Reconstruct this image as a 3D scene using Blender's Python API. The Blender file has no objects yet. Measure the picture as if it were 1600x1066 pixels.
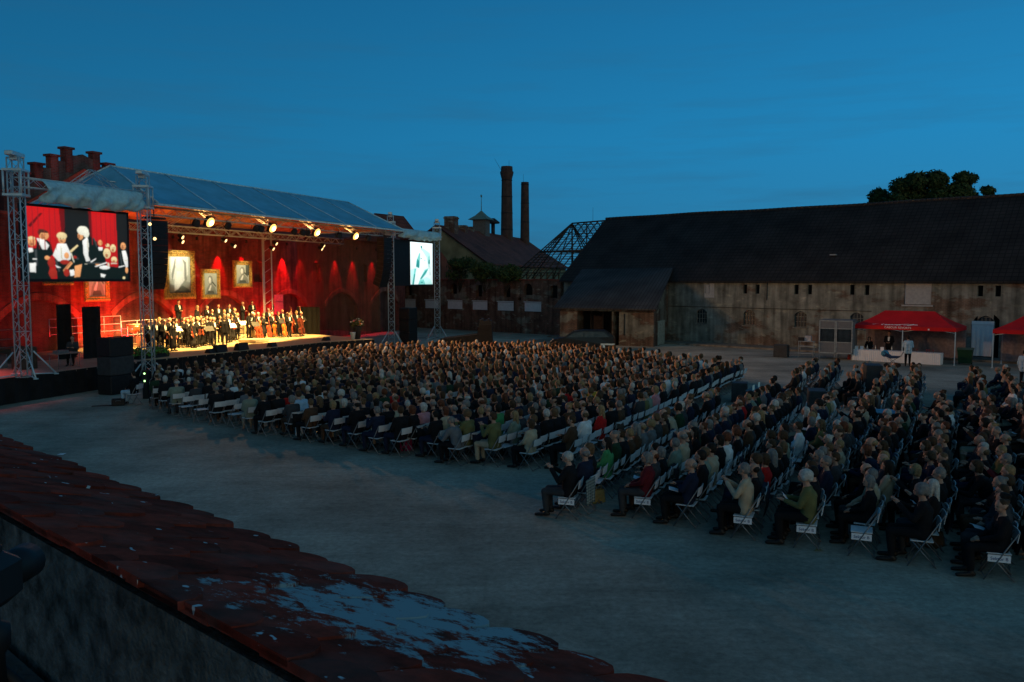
import bpy, bmesh, math, random
import numpy as np
from mathutils import Vector, Matrix
random.seed(7); RN = np.random.default_rng(7)
R = math.radians; PI = math.pi
S = bpy.context.scene
COL = S.collection
# ------------------------------------------------------------------ camera
FPX, HOR, CAMZ = 1300.0, 437.0, 5.6            # focal in 1600-px units, horizon row, eye height
cam = bpy.data.cameras.new('camera'); co = bpy.data.objects.new('camera', cam); COL.objects.link(co)
cam.sensor_width = 36; cam.lens = FPX/1600*36; cam.clip_end = 6000; cam.clip_start = .05
co.location = (0, 0, CAMZ); co.rotation_euler = (R(90)-math.atan((533-HOR)/FPX), 0, 0)
S.camera = co
# ------------------------------------------------------------------ dusk sky
SKY_STR = 1.0
w = bpy.data.worlds.new('World'); S.world = w; w.use_nodes = True
nt = w.node_tree; N = nt.nodes; L = nt.links; N.clear()
def nd(t, **k):
    n = N.new(t)
    for a, b in k.items(): setattr(n, a, b)
    return n
out = nd('ShaderNodeOutputWorld'); bg = nd('ShaderNodeBackground'); bg.inputs[1].default_value = SKY_STR
tc = nd('ShaderNodeTexCoord'); sep = nd('ShaderNodeSeparateXYZ'); L.new(tc.outputs['Generated'], sep.inputs[0])
rp = nd('ShaderNodeValToRGB'); L.new(sep.outputs[2], rp.inputs[0])
e = rp.color_ramp.elements
e[0].position = 0.0; e[0].color = (.024, .135, .245, 1)
e[1].position = 1.0; e[1].color = (.004, .034, .088, 1)
for p, c in ((.06, (.019, .165, .325, 1)), (.16, (.0125, .176, .375, 1)), (.30, (.009, .134, .305, 1)), (.5, (.006, .075, .20, 1))):
    q = e.new(p); q.color = c
# right side of the sky is a little lighter and greener than the left
mr = nd('ShaderNodeMapRange'); mr.inputs[1].default_value = -.6; mr.inputs[2].default_value = .7
mr.inputs[3].default_value = .80; mr.inputs[4].default_value = 1.42
L.new(sep.outputs[0], mr.inputs[0])
mul = nd('ShaderNodeVectorMath', operation='SCALE'); L.new(rp.outputs[0], mul.inputs[0]); L.new(mr.outputs[0], mul.inputs[3])
# thin dusk cloud streaks
mp = nd('ShaderNodeMapping'); mp.inputs['Scale'].default_value = (1.6, 1.6, 17); L.new(tc.outputs['Generated'], mp.inputs[0])
nz = nd('ShaderNodeTexNoise'); nz.inputs['Scale'].default_value = 2.6; nz.inputs['Detail'].default_value = 7; nz.inputs['Roughness'].default_value = .58
L.new(mp.outputs[0], nz.inputs[0])
cr = nd('ShaderNodeValToRGB'); cr.color_ramp.elements[0].position = .46; cr.color_ramp.elements[0].color = (0, 0, 0, 1)
cr.color_ramp.elements[1].position = .78; cr.color_ramp.elements[1].color = (.6, .6, .6, 1); L.new(nz.outputs[0], cr.inputs[0])
low = nd('ShaderNodeValToRGB'); L.new(sep.outputs[2], low.inputs[0])
le = low.color_ramp.elements; le[0].position = .02; le[0].color = (.9, .9, .9, 1); le[1].position = .42; le[1].color = (0, 0, 0, 1)
lm = nd('ShaderNodeMath', operation='MULTIPLY'); L.new(cr.outputs[0], lm.inputs[0]); L.new(low.outputs[0], lm.inputs[1])
mx = nd('ShaderNodeMixRGB'); L.new(lm.outputs[0], mx.inputs[0]); L.new(mul.outputs[0], mx.inputs[1]); mx.inputs[2].default_value = (.026, .105, .19, 1)
# the afterglow behind the photographer (west), physical sky texture with the sun on the horizon
sky = nd('ShaderNodeTexSky', sky_type='NISHITA'); sky.sun_disc = False; sky.sun_elevation = R(1.0); sky.sun_rotation = R(160); sky.altitude = 200
bk = nd('ShaderNodeMapRange'); bk.inputs[1].default_value = .05; bk.inputs[2].default_value = .75; bk.inputs[3].default_value = 0; bk.inputs[4].default_value = 1
dt = nd('ShaderNodeVectorMath', operation='DOT_PRODUCT'); L.new(tc.outputs['Generated'], dt.inputs[0]); dt.inputs[1].default_value = (.66, -.62, .42)
L.new(dt.outputs['Value'], bk.inputs[0])
sc = nd('ShaderNodeVectorMath', operation='SCALE'); L.new(sky.outputs[0], sc.inputs[0])
bm_ = nd('ShaderNodeMath', operation='MULTIPLY'); L.new(bk.outputs[0], bm_.inputs[0]); bm_.inputs[1].default_value = .125
L.new(bm_.outputs[0], sc.inputs[3])
tn_ = nd('ShaderNodeVectorMath', operation='MULTIPLY'); L.new(sc.outputs[0], tn_.inputs[0]); tn_.inputs[1].default_value = (.88, 1.14, .34)
ad = nd('ShaderNodeVectorMath', operation='ADD'); L.new(mx.outputs[0], ad.inputs[0]); L.new(tn_.outputs[0], ad.inputs[1])
L.new(ad.outputs[0], bg.inputs[0]); L.new(bg.outputs[0], out.inputs[0])
sl = bpy.data.lights.new('sun', 'SUN'); sl.energy = .02; sl.angle = R(25); sl.color = (1, .86, .72)
so = bpy.data.objects.new('sun', sl); COL.objects.link(so); so.rotation_euler = (R(72), 0, R(20))
S.view_settings.view_transform = 'Standard'; S.view_settings.look = 'None'; S.view_settings.exposure = 0; S.view_settings.gamma = 1
S.render.engine = 'CYCLES'
S.cycles.max_bounces = 5; S.cycles.transparent_max_bounces = 12; S.cycles.sample_clamp_indirect = 2.0
# ------------------------------------------------------------------ helpers
def ray(px, py, d):                    # a point of the photograph at depth d along the ground plane axis
    return Vector(((px-800)/FPX*d, d, CAMZ-(py-HOR)/FPX*d))
def gnd(px, py, z=0.0):                # the point of height z seen at a pixel
    d = (CAMZ-z)*FPX/(py-HOR)
    return Vector(((px-800)/FPX*d, d, z))
MATS = {}
def mat(name, color, rough=.8, metal=0., var=.25, scale=6., bump=0., bscale=40., spec=.3, alpha=1., coord='Object'):
    if name in MATS: return MATS[name]
    m = bpy.data.materials.new(name); m.use_nodes = True; t = m.node_tree; b = t.nodes['Principled BSDF']
    b.inputs['Roughness'].default_value = rough; b.inputs['Metallic'].default_value = metal
    b.inputs['Specular IOR Level'].default_value = spec
    tcn = t.nodes.new('ShaderNodeTexCoord')
    if color is None:
        oi = t.nodes.new('ShaderNodeObjectInfo'); csrc = oi.outputs['Color']
    elif color == 'attr':
        at = t.nodes.new('ShaderNodeAttribute'); at.attribute_name = 'Col'; csrc = at.outputs['Color']
    else:
        rg = t.nodes.new('ShaderNodeRGB'); rg.outputs[0].default_value = (*color, 1); csrc = rg.outputs[0]
    n = t.nodes.new('ShaderNodeTexNoise'); n.inputs['Scale'].default_value = scale; n.inputs['Detail'].default_value = 5
    t.links.new(tcn.outputs[coord], n.inputs[0])
    mrn = t.nodes.new('ShaderNodeMapRange'); mrn.inputs[1].default_value = .3; mrn.inputs[2].default_value = .7
    mrn.inputs[3].default_value = 1-var; mrn.inputs[4].default_value = 1+var; t.links.new(n.outputs[0], mrn.inputs[0])
    vm = t.nodes.new('ShaderNodeVectorMath'); vm.operation = 'SCALE'; t.links.new(csrc, vm.inputs[0]); t.links.new(mrn.outputs[0], vm.inputs[3])
    t.links.new(vm.outputs[0], b.inputs['Base Color'])
    if bump:
        n2 = t.nodes.new('ShaderNodeTexNoise'); n2.inputs['Scale'].default_value = bscale; n2.inputs['Detail'].default_value = 4
        t.links.new(tcn.outputs[coord], n2.inputs[0])
        bp = t.nodes.new('ShaderNodeBump'); bp.inputs['Strength'].default_value = bump; bp.inputs['Distance'].default_value = .02
        t.links.new(n2.outputs[0], bp.inputs['Height']); t.links.new(bp.outputs[0], b.inputs['Normal'])
    if alpha < 1:
        b.inputs['Alpha'].default_value = alpha
    MATS[name] = m; return m
def emat(name, color, s):
    if name in MATS: return MATS[name]
    m = bpy.data.materials.new(name); m.use_nodes = True; b = m.node_tree.nodes['Principled BSDF']
    b.inputs['Base Color'].default_value = (.01, .01, .01, 1); b.inputs['Emission Color'].default_value = (*color, 1); b.inputs['Emission Strength'].default_value = s
    MATS[name] = m; return m
def brickmat(name, c1, c2, mortar, plaster=None, pl=.5, scale=1., damp=True, bump=.4, pscale=.5):
    """brick texture laid on x-z, partly hidden by flaking plaster"""
    m = bpy.data.materials.new(name); m.use_nodes = True; t = m.node_tree; b = t.nodes['Principled BSDF']; b.inputs['Roughness'].default_value = .92
    b.inputs['Specular IOR Level'].default_value = .15
    nn = t.nodes.new; lk = t.links.new
    tcn = nn('ShaderNodeTexCoord'); sp = nn('ShaderNodeSeparateXYZ'); lk(tcn.outputs['Object'], sp.inputs[0])
    xy = nn('ShaderNodeMath'); xy.operation = 'ADD'; lk(sp.outputs[0], xy.inputs[0]); lk(sp.outputs[1], xy.inputs[1])
    cb = nn('ShaderNodeCombineXYZ'); lk(xy.outputs[0], cb.inputs[0]); lk(sp.outputs[2], cb.inputs[1])
    br = nn('ShaderNodeTexBrick'); br.inputs['Scale'].default_value = 1; br.inputs['Brick Width'].default_value = .29*scale; br.inputs['Row Height'].default_value = .10*scale
    br.inputs['Mortar Size'].default_value = .014*scale; br.inputs['Color1'].default_value = (*c1, 1); br.inputs['Color2'].default_value = (*c2, 1); br.inputs['Mortar'].default_value = (*mortar, 1)
    lk(cb.outputs[0], br.inputs[0])
    n = nn('ShaderNodeTexNoise'); n.inputs['Scale'].default_value = .9; n.inputs['Detail'].default_value = 8; n.inputs['Roughness'].default_value = .65; lk(tcn.outputs['Object'], n.inputs[0])
    mr2 = nn('ShaderNodeMapRange'); mr2.inputs[1].default_value = .3; mr2.inputs[2].default_value = .7; mr2.inputs[3].default_value = .45; mr2.inputs[4].default_value = 1.3; lk(n.outputs[0], mr2.inputs[0])
    last = br.outputs['Color']
    if plaster:
        n2 = nn('ShaderNodeTexNoise'); n2.inputs['Scale'].default_value = pscale; n2.inputs['Detail'].default_value = 9; n2.inputs['Roughness'].default_value = .62
        mp2 = nn('ShaderNodeMapping'); mp2.inputs['Scale'].default_value = (.7, .7, 1.5); mp2.inputs['Location'].default_value = (3.3, 1.2, .4); lk(tcn.outputs['Object'], mp2.inputs[0]); lk(mp2.outputs[0], n2.inputs[0])
        rr = nn('ShaderNodeValToRGB'); rr.color_ramp.elements[0].position = pl-.025; rr.color_ramp.elements[1].position = pl+.025; lk(n2.outputs[0], rr.inputs[0])
        mxx = nn('ShaderNodeMixRGB'); lk(rr.outputs[0], mxx.inputs[0]); lk(last, mxx.inputs[1]); mxx.inputs[2].default_value = (*plaster, 1); last = mxx.outputs[0]
        n3 = nn('ShaderNodeTexNoise'); n3.inputs['Scale'].default_value = 1.7; n3.inputs['Detail'].default_value = 6; lk(mp2.outputs[0], n3.inputs[0])
        r3 = nn('ShaderNodeValToRGB'); r3.color_ramp.elements[0].position = .6; r3.color_ramp.elements[1].position = .68; r3.color_ramp.elements[1].color = (.8, .8, .8, 1); lk(n3.outputs[0], r3.inputs[0])
        m3 = nn('ShaderNodeMixRGB'); lk(r3.outputs[0], m3.inputs[0]); lk(last, m3.inputs[1]); m3.inputs[2].default_value = (min(1, plaster[0]*1.6), min(1, plaster[1]*1.55), min(1, plaster[2]*1.4), 1); last = m3.outputs[0]
    mps = nn('ShaderNodeMapping'); mps.inputs['Scale'].default_value = (1.7, 1.7, .16); lk(tcn.outputs['Object'], mps.inputs[0]); ns_ = nn('ShaderNodeTexNoise'); ns_.inputs['Scale'].default_value = 1.3; ns_.inputs['Detail'].default_value = 7; lk(mps.outputs[0], ns_.inputs[0])
    mrs = nn('ShaderNodeMapRange'); mrs.inputs[1].default_value = .35; mrs.inputs[2].default_value = .6; mrs.inputs[3].default_value = .55; mrs.inputs[4].default_value = 1.12; lk(ns_.outputs[0], mrs.inputs[0])
    mm_ = nn('ShaderNodeMath'); mm_.operation = 'MULTIPLY'; lk(mr2.outputs[0], mm_.inputs[0]); lk(mrs.outputs[0], mm_.inputs[1])
    vm = nn('ShaderNodeVectorMath'); vm.operation = 'SCALE'; lk(last, vm.inputs[0]); lk(mm_.outputs[0], vm.inputs[3])
    lk(vm.outputs[0], b.inputs['Base Color'])
    bp = nn('ShaderNodeBump'); bp.inputs['Strength'].default_value = bump; bp.inputs['Distance'].default_value = .03; lk(vm.outputs[0], bp.inputs['Height']); lk(bp.outputs[0], b.inputs['Normal'])
    MATS[name] = m; return m
def gauzemat(name, color, alpha):
    m = mat(name, color, .9, alpha=alpha, var=.35, scale=1.2); return m

def colmat(name, strength=None):
    m = bpy.data.materials.new(name); m.use_nodes = True; t = m.node_tree; b = t.nodes['Principled BSDF']; at = t.nodes.new('ShaderNodeAttribute'); at.attribute_name = 'Col'
    if strength is None: t.links.new(at.outputs['Color'], b.inputs['Base Color']); b.inputs['Roughness'].default_value = .7
    else: b.inputs['Base Color'].default_value = (.01, .01, .01, 1); t.links.new(at.outputs['Color'], b.inputs['Emission Color']); b.inputs['Emission Strength'].default_value = strength
    return m
def raster(layers, nx, ny, blur=1, grain=.0):
    """soft picture from layered polygons in 0..1 coordinates (y down); returns colours on an (ny+1)x(nx+1) grid"""
    X, Y_ = np.meshgrid(np.linspace(0, 1, nx+1), np.linspace(0, 1, ny+1)); img = np.zeros((ny+1, nx+1, 3))
    for colr, polys in layers:
        for p in polys:
            P_ = np.array(p, float); ins = np.zeros(X.shape, bool); x1, y1 = P_[-1]
            for x0, y0 in P_:
                with np.errstate(divide='ignore', invalid='ignore'): c_ = ((y0 > Y_) != (y1 > Y_)) & (X < (x1-x0)*(Y_-y0)/(y1-y0+1e-12)+x0)
                ins ^= c_; x1, y1 = x0, y0
            hh = (Y_-P_[:, 1].min())/(np.ptp(P_[:, 1])+1e-6); ww = (X-P_[:, 0].min())/(np.ptp(P_[:, 0])+1e-6)
            sh = np.clip(1.12-.28*hh-.22*np.abs(ww-.42), .5, 1.2)
            img[ins] = np.array(colr)*sh[ins][:, None]
    for _ in range(blur):
        q = np.pad(img, ((1, 1), (1, 1), (0, 0)), 'edge'); img = (q[:-2, 1:-1]+q[2:, 1:-1]+q[1:-1, :-2]+q[1:-1, 2:]+2*q[1:-1, 1:-1])/6
    if grain: img *= 1+grain*RN.normal(size=img.shape[:2])[:, :, None]
    return np.clip(img, 0, None)
def picmesh(name, img, W_, H_, y, material, x0=0, z0=0):
    ny, nx = img.shape[0]-1, img.shape[1]-1; gx, gz = np.meshgrid(np.linspace(0, W_, nx+1), np.linspace(H_, 0, ny+1))
    V = np.stack([gx+x0, np.full_like(gx, y), gz+z0], -1).reshape(-1, 3); i = np.arange(ny*(nx+1)).reshape(ny, nx+1)[:, :-1].ravel()
    F = np.stack([i+nx+1, i+nx+2, i+1, i], 1); me = bpy.data.meshes.new(name); me.vertices.add(len(V)); me.vertices.foreach_set('co', V.ravel()); me.loops.add(F.size); me.loops.foreach_set('vertex_index', F.ravel()); me.polygons.add(len(F)); me.polygons.foreach_set('loop_start', np.arange(0, F.size, 4)); me.polygons.foreach_set('loop_total', np.full(len(F), 4))
    ca = me.color_attributes.new('Col', 'FLOAT_COLOR', 'POINT'); ca.data.foreach_set('color', np.concatenate([img.reshape(-1, 3), np.ones((len(V), 1))], 1).astype(np.float32).ravel()); me.materials.append(material); me.update(); return me
class MB:
    def __init__(s): s.v = []; s.f = []; s.m = []; s.sm = []
    def add(s, vs, fs, mi=0, smooth=False):
        o = len(s.v); s.v += [tuple(p) for p in vs]
        for f in fs: s.f.append(tuple(i+o for i in f)); s.m.append(mi); s.sm.append(smooth)
        return s
    def box(s, c, d, rz=0, mi=0, rx=0, ry=0, taper=1.):
        M = Matrix.Translation(c) @ Matrix.Rotation(rz, 4, 'Z') @ Matrix.Rotation(rx, 4, 'X') @ Matrix.Rotation(ry, 4, 'Y')
        vs = []
        for z in (-.5, .5):
            k = taper if z > 0 else 1
            for x, y in ((-.5, -.5), (.5, -.5), (.5, .5), (-.5, .5)): vs.append(M @ Vector((x*d[0]*k, y*d[1]*k, z*d[2])))
        return s.add(vs, [(0, 3, 2, 1), (4, 5, 6, 7), (0, 1, 5, 4), (1, 2, 6, 5), (2, 3, 7, 6), (3, 0, 4, 7)], mi)
    def bx(s, x0, x1, y0, y1, z0, z1, mi=0): return s.box(((x0+x1)/2, (y0+y1)/2, (z0+z1)/2), (x1-x0, y1-y0, z1-z0), mi=mi)
    def bbox(s, c, d, bev, mi=0, rz=0):        # box with chamfered vertical and top edges
        x, y, z = d[0]/2, d[1]/2, d[2]/2; b = bev; M = Matrix.Translation(c) @ Matrix.Rotation(rz, 4, 'Z')
        rings = []
        for zz, k in ((-z, b), (-z+b, 0), (z-b, 0), (z, b)):
            X, Y = x-k, y-k; q = b
            rings.append([M @ Vector(p) for p in ((-X+q, -Y, zz), (X-q, -Y, zz), (X, -Y+q, zz), (X, Y-q, zz), (X-q, Y, zz), (-X+q, Y, zz), (-X, Y-q, zz), (-X, -Y+q, zz))])
        vs = sum(rings, []); fs = [tuple(range(7, -1, -1)), tuple(range(24, 32))]
        for r_ in range(3):
            for i in range(8): j = (i+1) % 8; fs.append((r_*8+i, r_*8+j, r_*8+8+j, r_*8+8+i))
        return s.add(vs, fs, mi)
    def tube(s, p0, p1, r0, r1=None, n=8, mi=0, smooth=True):
        p0 = Vector(p0); p1 = Vector(p1); r1 = r0 if r1 is None else r1
        d = (p1-p0); 
        if d.length < 1e-6: return s
        q = d.to_track_quat('Z', 'Y'); vs = []
        for p, r in ((p0, r0), (p1, r1)):
            for i in range(n): a = 2*PI*i/n; vs.append(p+q @ Vector((math.cos(a)*r, math.sin(a)*r, 0)))
        fs = [(i, (i+1) % n, n+(i+1) % n, n+i) for i in range(n)]
        s.add(vs, fs, mi, smooth); o = len(s.v)-2*n
        s.f += [tuple(o+i for i in range(n-1, -1, -1)), tuple(o+n+i for i in range(n))]; s.m += [mi, mi]; s.sm += [False, False]
        return s
    def path(s, pts, r, n=6, mi=0):
        for a, b in zip(pts, pts[1:]): s.tube(a, b, r, r, n, mi)
        return s
    def ball(s, c, r, n=10, k=6, mi=0, M=None):
        r = (r, r, r) if not hasattr(r, '__len__') else r; vs = []; fs = []
        vs.append(Vector((0, 0, -r[2])))
        for j in range(1, k):
            t = -PI/2+PI*j/k
            for i in range(n): a = 2*PI*i/n; vs.append(Vector((math.cos(a)*math.cos(t)*r[0], math.sin(a)*math.cos(t)*r[1], math.sin(t)*r[2])))
        vs.append(Vector((0, 0, r[2])))
        for i in range(n): fs.append((0, 1+(i+1) % n, 1+i)); fs.append((len(vs)-1, len(vs)-1-n+i, len(vs)-1-n+(i+1) % n))
        for j in range(k-2):
            for i in range(n): a = 1+j*n+i; b_ = 1+j*n+(i+1) % n; fs.append((a, b_, b_+n, a+n))
        if M is not None: vs = [M @ v for v in vs]
        return s.add([v+Vector(c) for v in vs], fs, mi, True)
    def lathe(s, c, prof, n=16, mi=0, smooth=True):
        vs = []; c = Vector(c)
        for r, z in prof:
            for i in range(n): a = 2*PI*i/n; vs.append(c+Vector((math.cos(a)*r, math.sin(a)*r, z)))
        fs = []
        for j in range(len(prof)-1):
            for i in range(n): fs.append((j*n+i, j*n+(i+1) % n, (j+1)*n+(i+1) % n, (j+1)*n+i))
        fs.append(tuple(range(n-1, -1, -1))); fs.append(tuple((len(prof)-1)*n+i for i in range(n)))
        return s.add(vs, fs, mi, smooth)
    def poly(s, pts, mi=0): return s.add(pts, [tuple(range(len(pts)))], mi)
    def prism(s, pts, ext, mi=0):              # polygon extruded along a vector
        n = len(pts); e_ = Vector(ext); a = [Vector(p) for p in pts]; b_ = [p+e_ for p in a]
        return s.add(a+b_, [tuple(range(n-1, -1, -1)), tuple(range(n, 2*n))]+[(i, (i+1) % n, n+(i+1) % n, n+i) for i in range(n)], mi)
    def mesh(s, name, mats, recalc=True):
        me = bpy.data.meshes.new(name); me.from_pydata(s.v, [], s.f)
        for m_ in (mats if isinstance(mats, (list, tuple)) else [mats]): me.materials.append(m_)
        me.polygons.foreach_set('material_index', s.m); me.polygons.foreach_set('use_smooth', s.sm)
        if recalc:
            b = bmesh.new(); b.from_mesh(me); bmesh.ops.recalc_face_normals(b, faces=b.faces); b.to_mesh(me); b.free()
        me.update(); return me
    def build(s, name, mats, parent=None, loc=None, rz=0, recalc=True):
        o = bpy.data.objects.new(name, s.mesh(name, mats, recalc)); COL.objects.link(o)
        if parent: o.parent = parent
        if loc is not None: o.location = loc
        o.rotation_euler[2] = rz
        return o
def tag(o, label=None, cat=None, group=None, kind=None):
    if label: o['label'] = label
    if cat: o['category'] = cat
    if group: o['group'] = group
    if kind: o['kind'] = kind
    return o
def thing(name, label, cat, loc=(0, 0, 0), rz=0, group=None):
    o = bpy.data.objects.new(name, None); COL.objects.link(o); o.location = loc; o.rotation_euler[2] = rz; o.empty_display_size = .2
    return tag(o, label, cat, group)
def copy_tree(o, parent=None, mesh=None):
    c = o.copy(); COL.objects.link(c); c.parent = parent
    for ch in o.children: copy_tree(ch, c)
    return c
def textmesh(name, body, size, material, parent=None, loc=(0, 0, 0), rot=(PI/2, 0, 0), shear=0, ext=.004):
    cu = bpy.data.curves.new(name, 'FONT'); cu.body = body; cu.size = size; cu.extrude = ext; cu.shear = shear; cu.align_x = 'CENTER'; cu.align_y = 'CENTER'
    t = bpy.data.objects.new(name+'_c', cu); COL.objects.link(t)
    dg = bpy.context.evaluated_depsgraph_get(); me = bpy.data.meshes.new_from_object(t.evaluated_get(dg)); bpy.data.objects.remove(t)
    me.name = name; me.materials.clear(); me.materials.append(material)
    o = bpy.data.objects.new(name, me); COL.objects.link(o); o.parent = parent; o.location = loc; o.rotation_euler = rot
    return o
def wall(mb, Lx, H, ops, depth=.3, mi=0, mb_back=1, thick=.6, step=.4):
    """a wall on local x (0..Lx), front at y=0 facing -y; ops = (x0,x1,z0,z1,rise)"""
    xs = {0., Lx}
    for o in ops:
        n = 8 if o[4] else 1
        for i in range(n+1): xs.add(o[0]+(o[1]-o[0])*i/n)
    xs = sorted(xs)
    def top(o, x):
        if not o[4]: return o[3]
        u_ = (x-o[0])/(o[1]-o[0])*2-1; return o[3]-o[4]*(1-math.sqrt(max(0, 1-u_*u_)))if o[4] > .49*(o[1]-o[0]) else o[3]-o[4]*u_*u_
    for a, b in zip(xs, xs[1:]):
        if b-a < 1e-5: continue
        mid = (a+b)/2; cur = (0., 0.)
        for o in sorted([o for o in ops if o[0] < mid < o[1]], key=lambda o: o[2]):
            if o[2] > cur[0]+1e-4: mb.poly([(a, 0, cur[0]), (b, 0, cur[1]), (b, 0, o[2]), (a, 0, o[2])], mi)
            ta, tb = top(o, a), top(o, b)
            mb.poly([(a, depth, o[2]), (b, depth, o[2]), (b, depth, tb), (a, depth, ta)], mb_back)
            mb.poly([(a, 0, ta), (b, 0, tb), (b, depth, tb), (a, depth, ta)], mi)
            if o[2] > 0: mb.poly([(a, 0, o[2]), (b, 0, o[2]), (b, depth, o[2]), (a, depth, o[2])], mi)
            cur = (ta, tb)
        mb.poly([(a, 0, cur[0]), (b, 0, cur[1]), (b, 0, H), (a, 0, H)], mi)
    for o in ops:
        for x in (o[0], o[1]):
            t_ = top(o, x); mb.poly([(x, 0, o[2]), (x, depth, o[2]), (x, depth, t_), (x, 0, t_)], mi)
    mb.poly([(0, 0, H), (Lx, 0, H), (Lx, thick, H), (0, thick, H)], mi)
    mb.poly([(0, 0, 0), (0, thick, 0), (0, thick, H), (0, 0, H)], mi); mb.poly([(Lx, 0, 0), (Lx, thick, 0), (Lx, thick, H), (Lx, 0, H)], mi)
    mb.poly([(0, thick, 0), (Lx, thick, 0), (Lx, thick, H), (0, thick, H)], mi)
def spot(name, loc, target, power, color, angle, blend=.5, size=.12, parent=None):
    l_ = bpy.data.lights.new(name, 'SPOT'); l_.energy = power; l_.color = color; l_.spot_size = R(angle); l_.spot_blend = blend; l_.shadow_soft_size = size
    o = bpy.data.objects.new(name, l_); COL.objects.link(o)
    d = Vector(target)-Vector(loc); o.location = loc; o.rotation_euler = d.to_track_quat('-Z', 'Y').to_euler()
    return o
def truss(mb, p0, p1, side=.4, r=.028, rb=.013, bay=.55, mi=0, up=None):
    """box truss between two points"""
    p0 = Vector(p0); p1 = Vector(p1); d = p1-p0; q = d.to_track_quat('Z', 'Y'); Ln = d.length; n = max(2, int(Ln/bay)); h = side/2
    cs = [(-h, -h), (h, -h), (h, h), (-h, h)]
    P = lambda c, t: p0+q @ Vector((c[0], c[1], t))
    for c in cs: mb.tube(P(c, 0), P(c, Ln), r, r, 6, mi)
    for k in range(4):
        a, b = cs[k], cs[(k+1) % 4]
        for i in range(n):
            t0, t1 = Ln*i/n, Ln*(i+1)/n
            if i % 2: a_, b_ = a, b
            else: a_, b_ = b, a
            mb.tube(P(a_, t0), P(b_, t1), rb, rb, 4, mi)
            if i % 4 == 0: mb.tube(P(a, t0), P(b, t0), rb, rb, 4, mi)
        mb.tube(P(a, Ln), P(b, Ln), rb, rb, 4, mi)
    return mb
# ------------------------------------------------------------------ common materials
ALU = mat('brushed_aluminium', (.48, .60, .64), .4, .35, var=.12, scale=3)
WHITEP = mat('white_plastic', (.62, .64, .66), .5, var=.08, scale=9)
STEEL = mat('grey_steel', (.22, .23, .24), .45, .6, var=.15)
BLK = mat('black_gear', (.012, .012, .013), .6, var=.3)
BLKC = mat('black_cloth', (.010, .010, .011), .95, var=.5, scale=2.2, bump=.6, bscale=3)
GOLD = mat('gilded_wood', (.62, .38, .08), .38, .35, var=.5, scale=7, bump=.9, bscale=9)
WOODD = mat('dark_wood', (.055, .038, .028), .85, var=.4, scale=5)
CLOTHW = mat('white_linen', (.72, .74, .78), .85, var=.05, scale=3, bump=.3, bscale=5)
PAPER = mat('white_paper', (.80, .81, .84), .7, var=.04)
INK = mat('blue_ink', (.02, .06, .20), .7, var=.05)
REDC = mat('red_canvas', (.55, .006, .009), .75, var=.15, scale=1.2, bump=.3, bscale=2)
DARKIN = mat('dark_interior', (.006, .006, .006), .95, var=.3)
GLASSD = mat('dusty_window_glass', (.02, .028, .032), .25, var=.5, scale=3, spec=.5)
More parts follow.
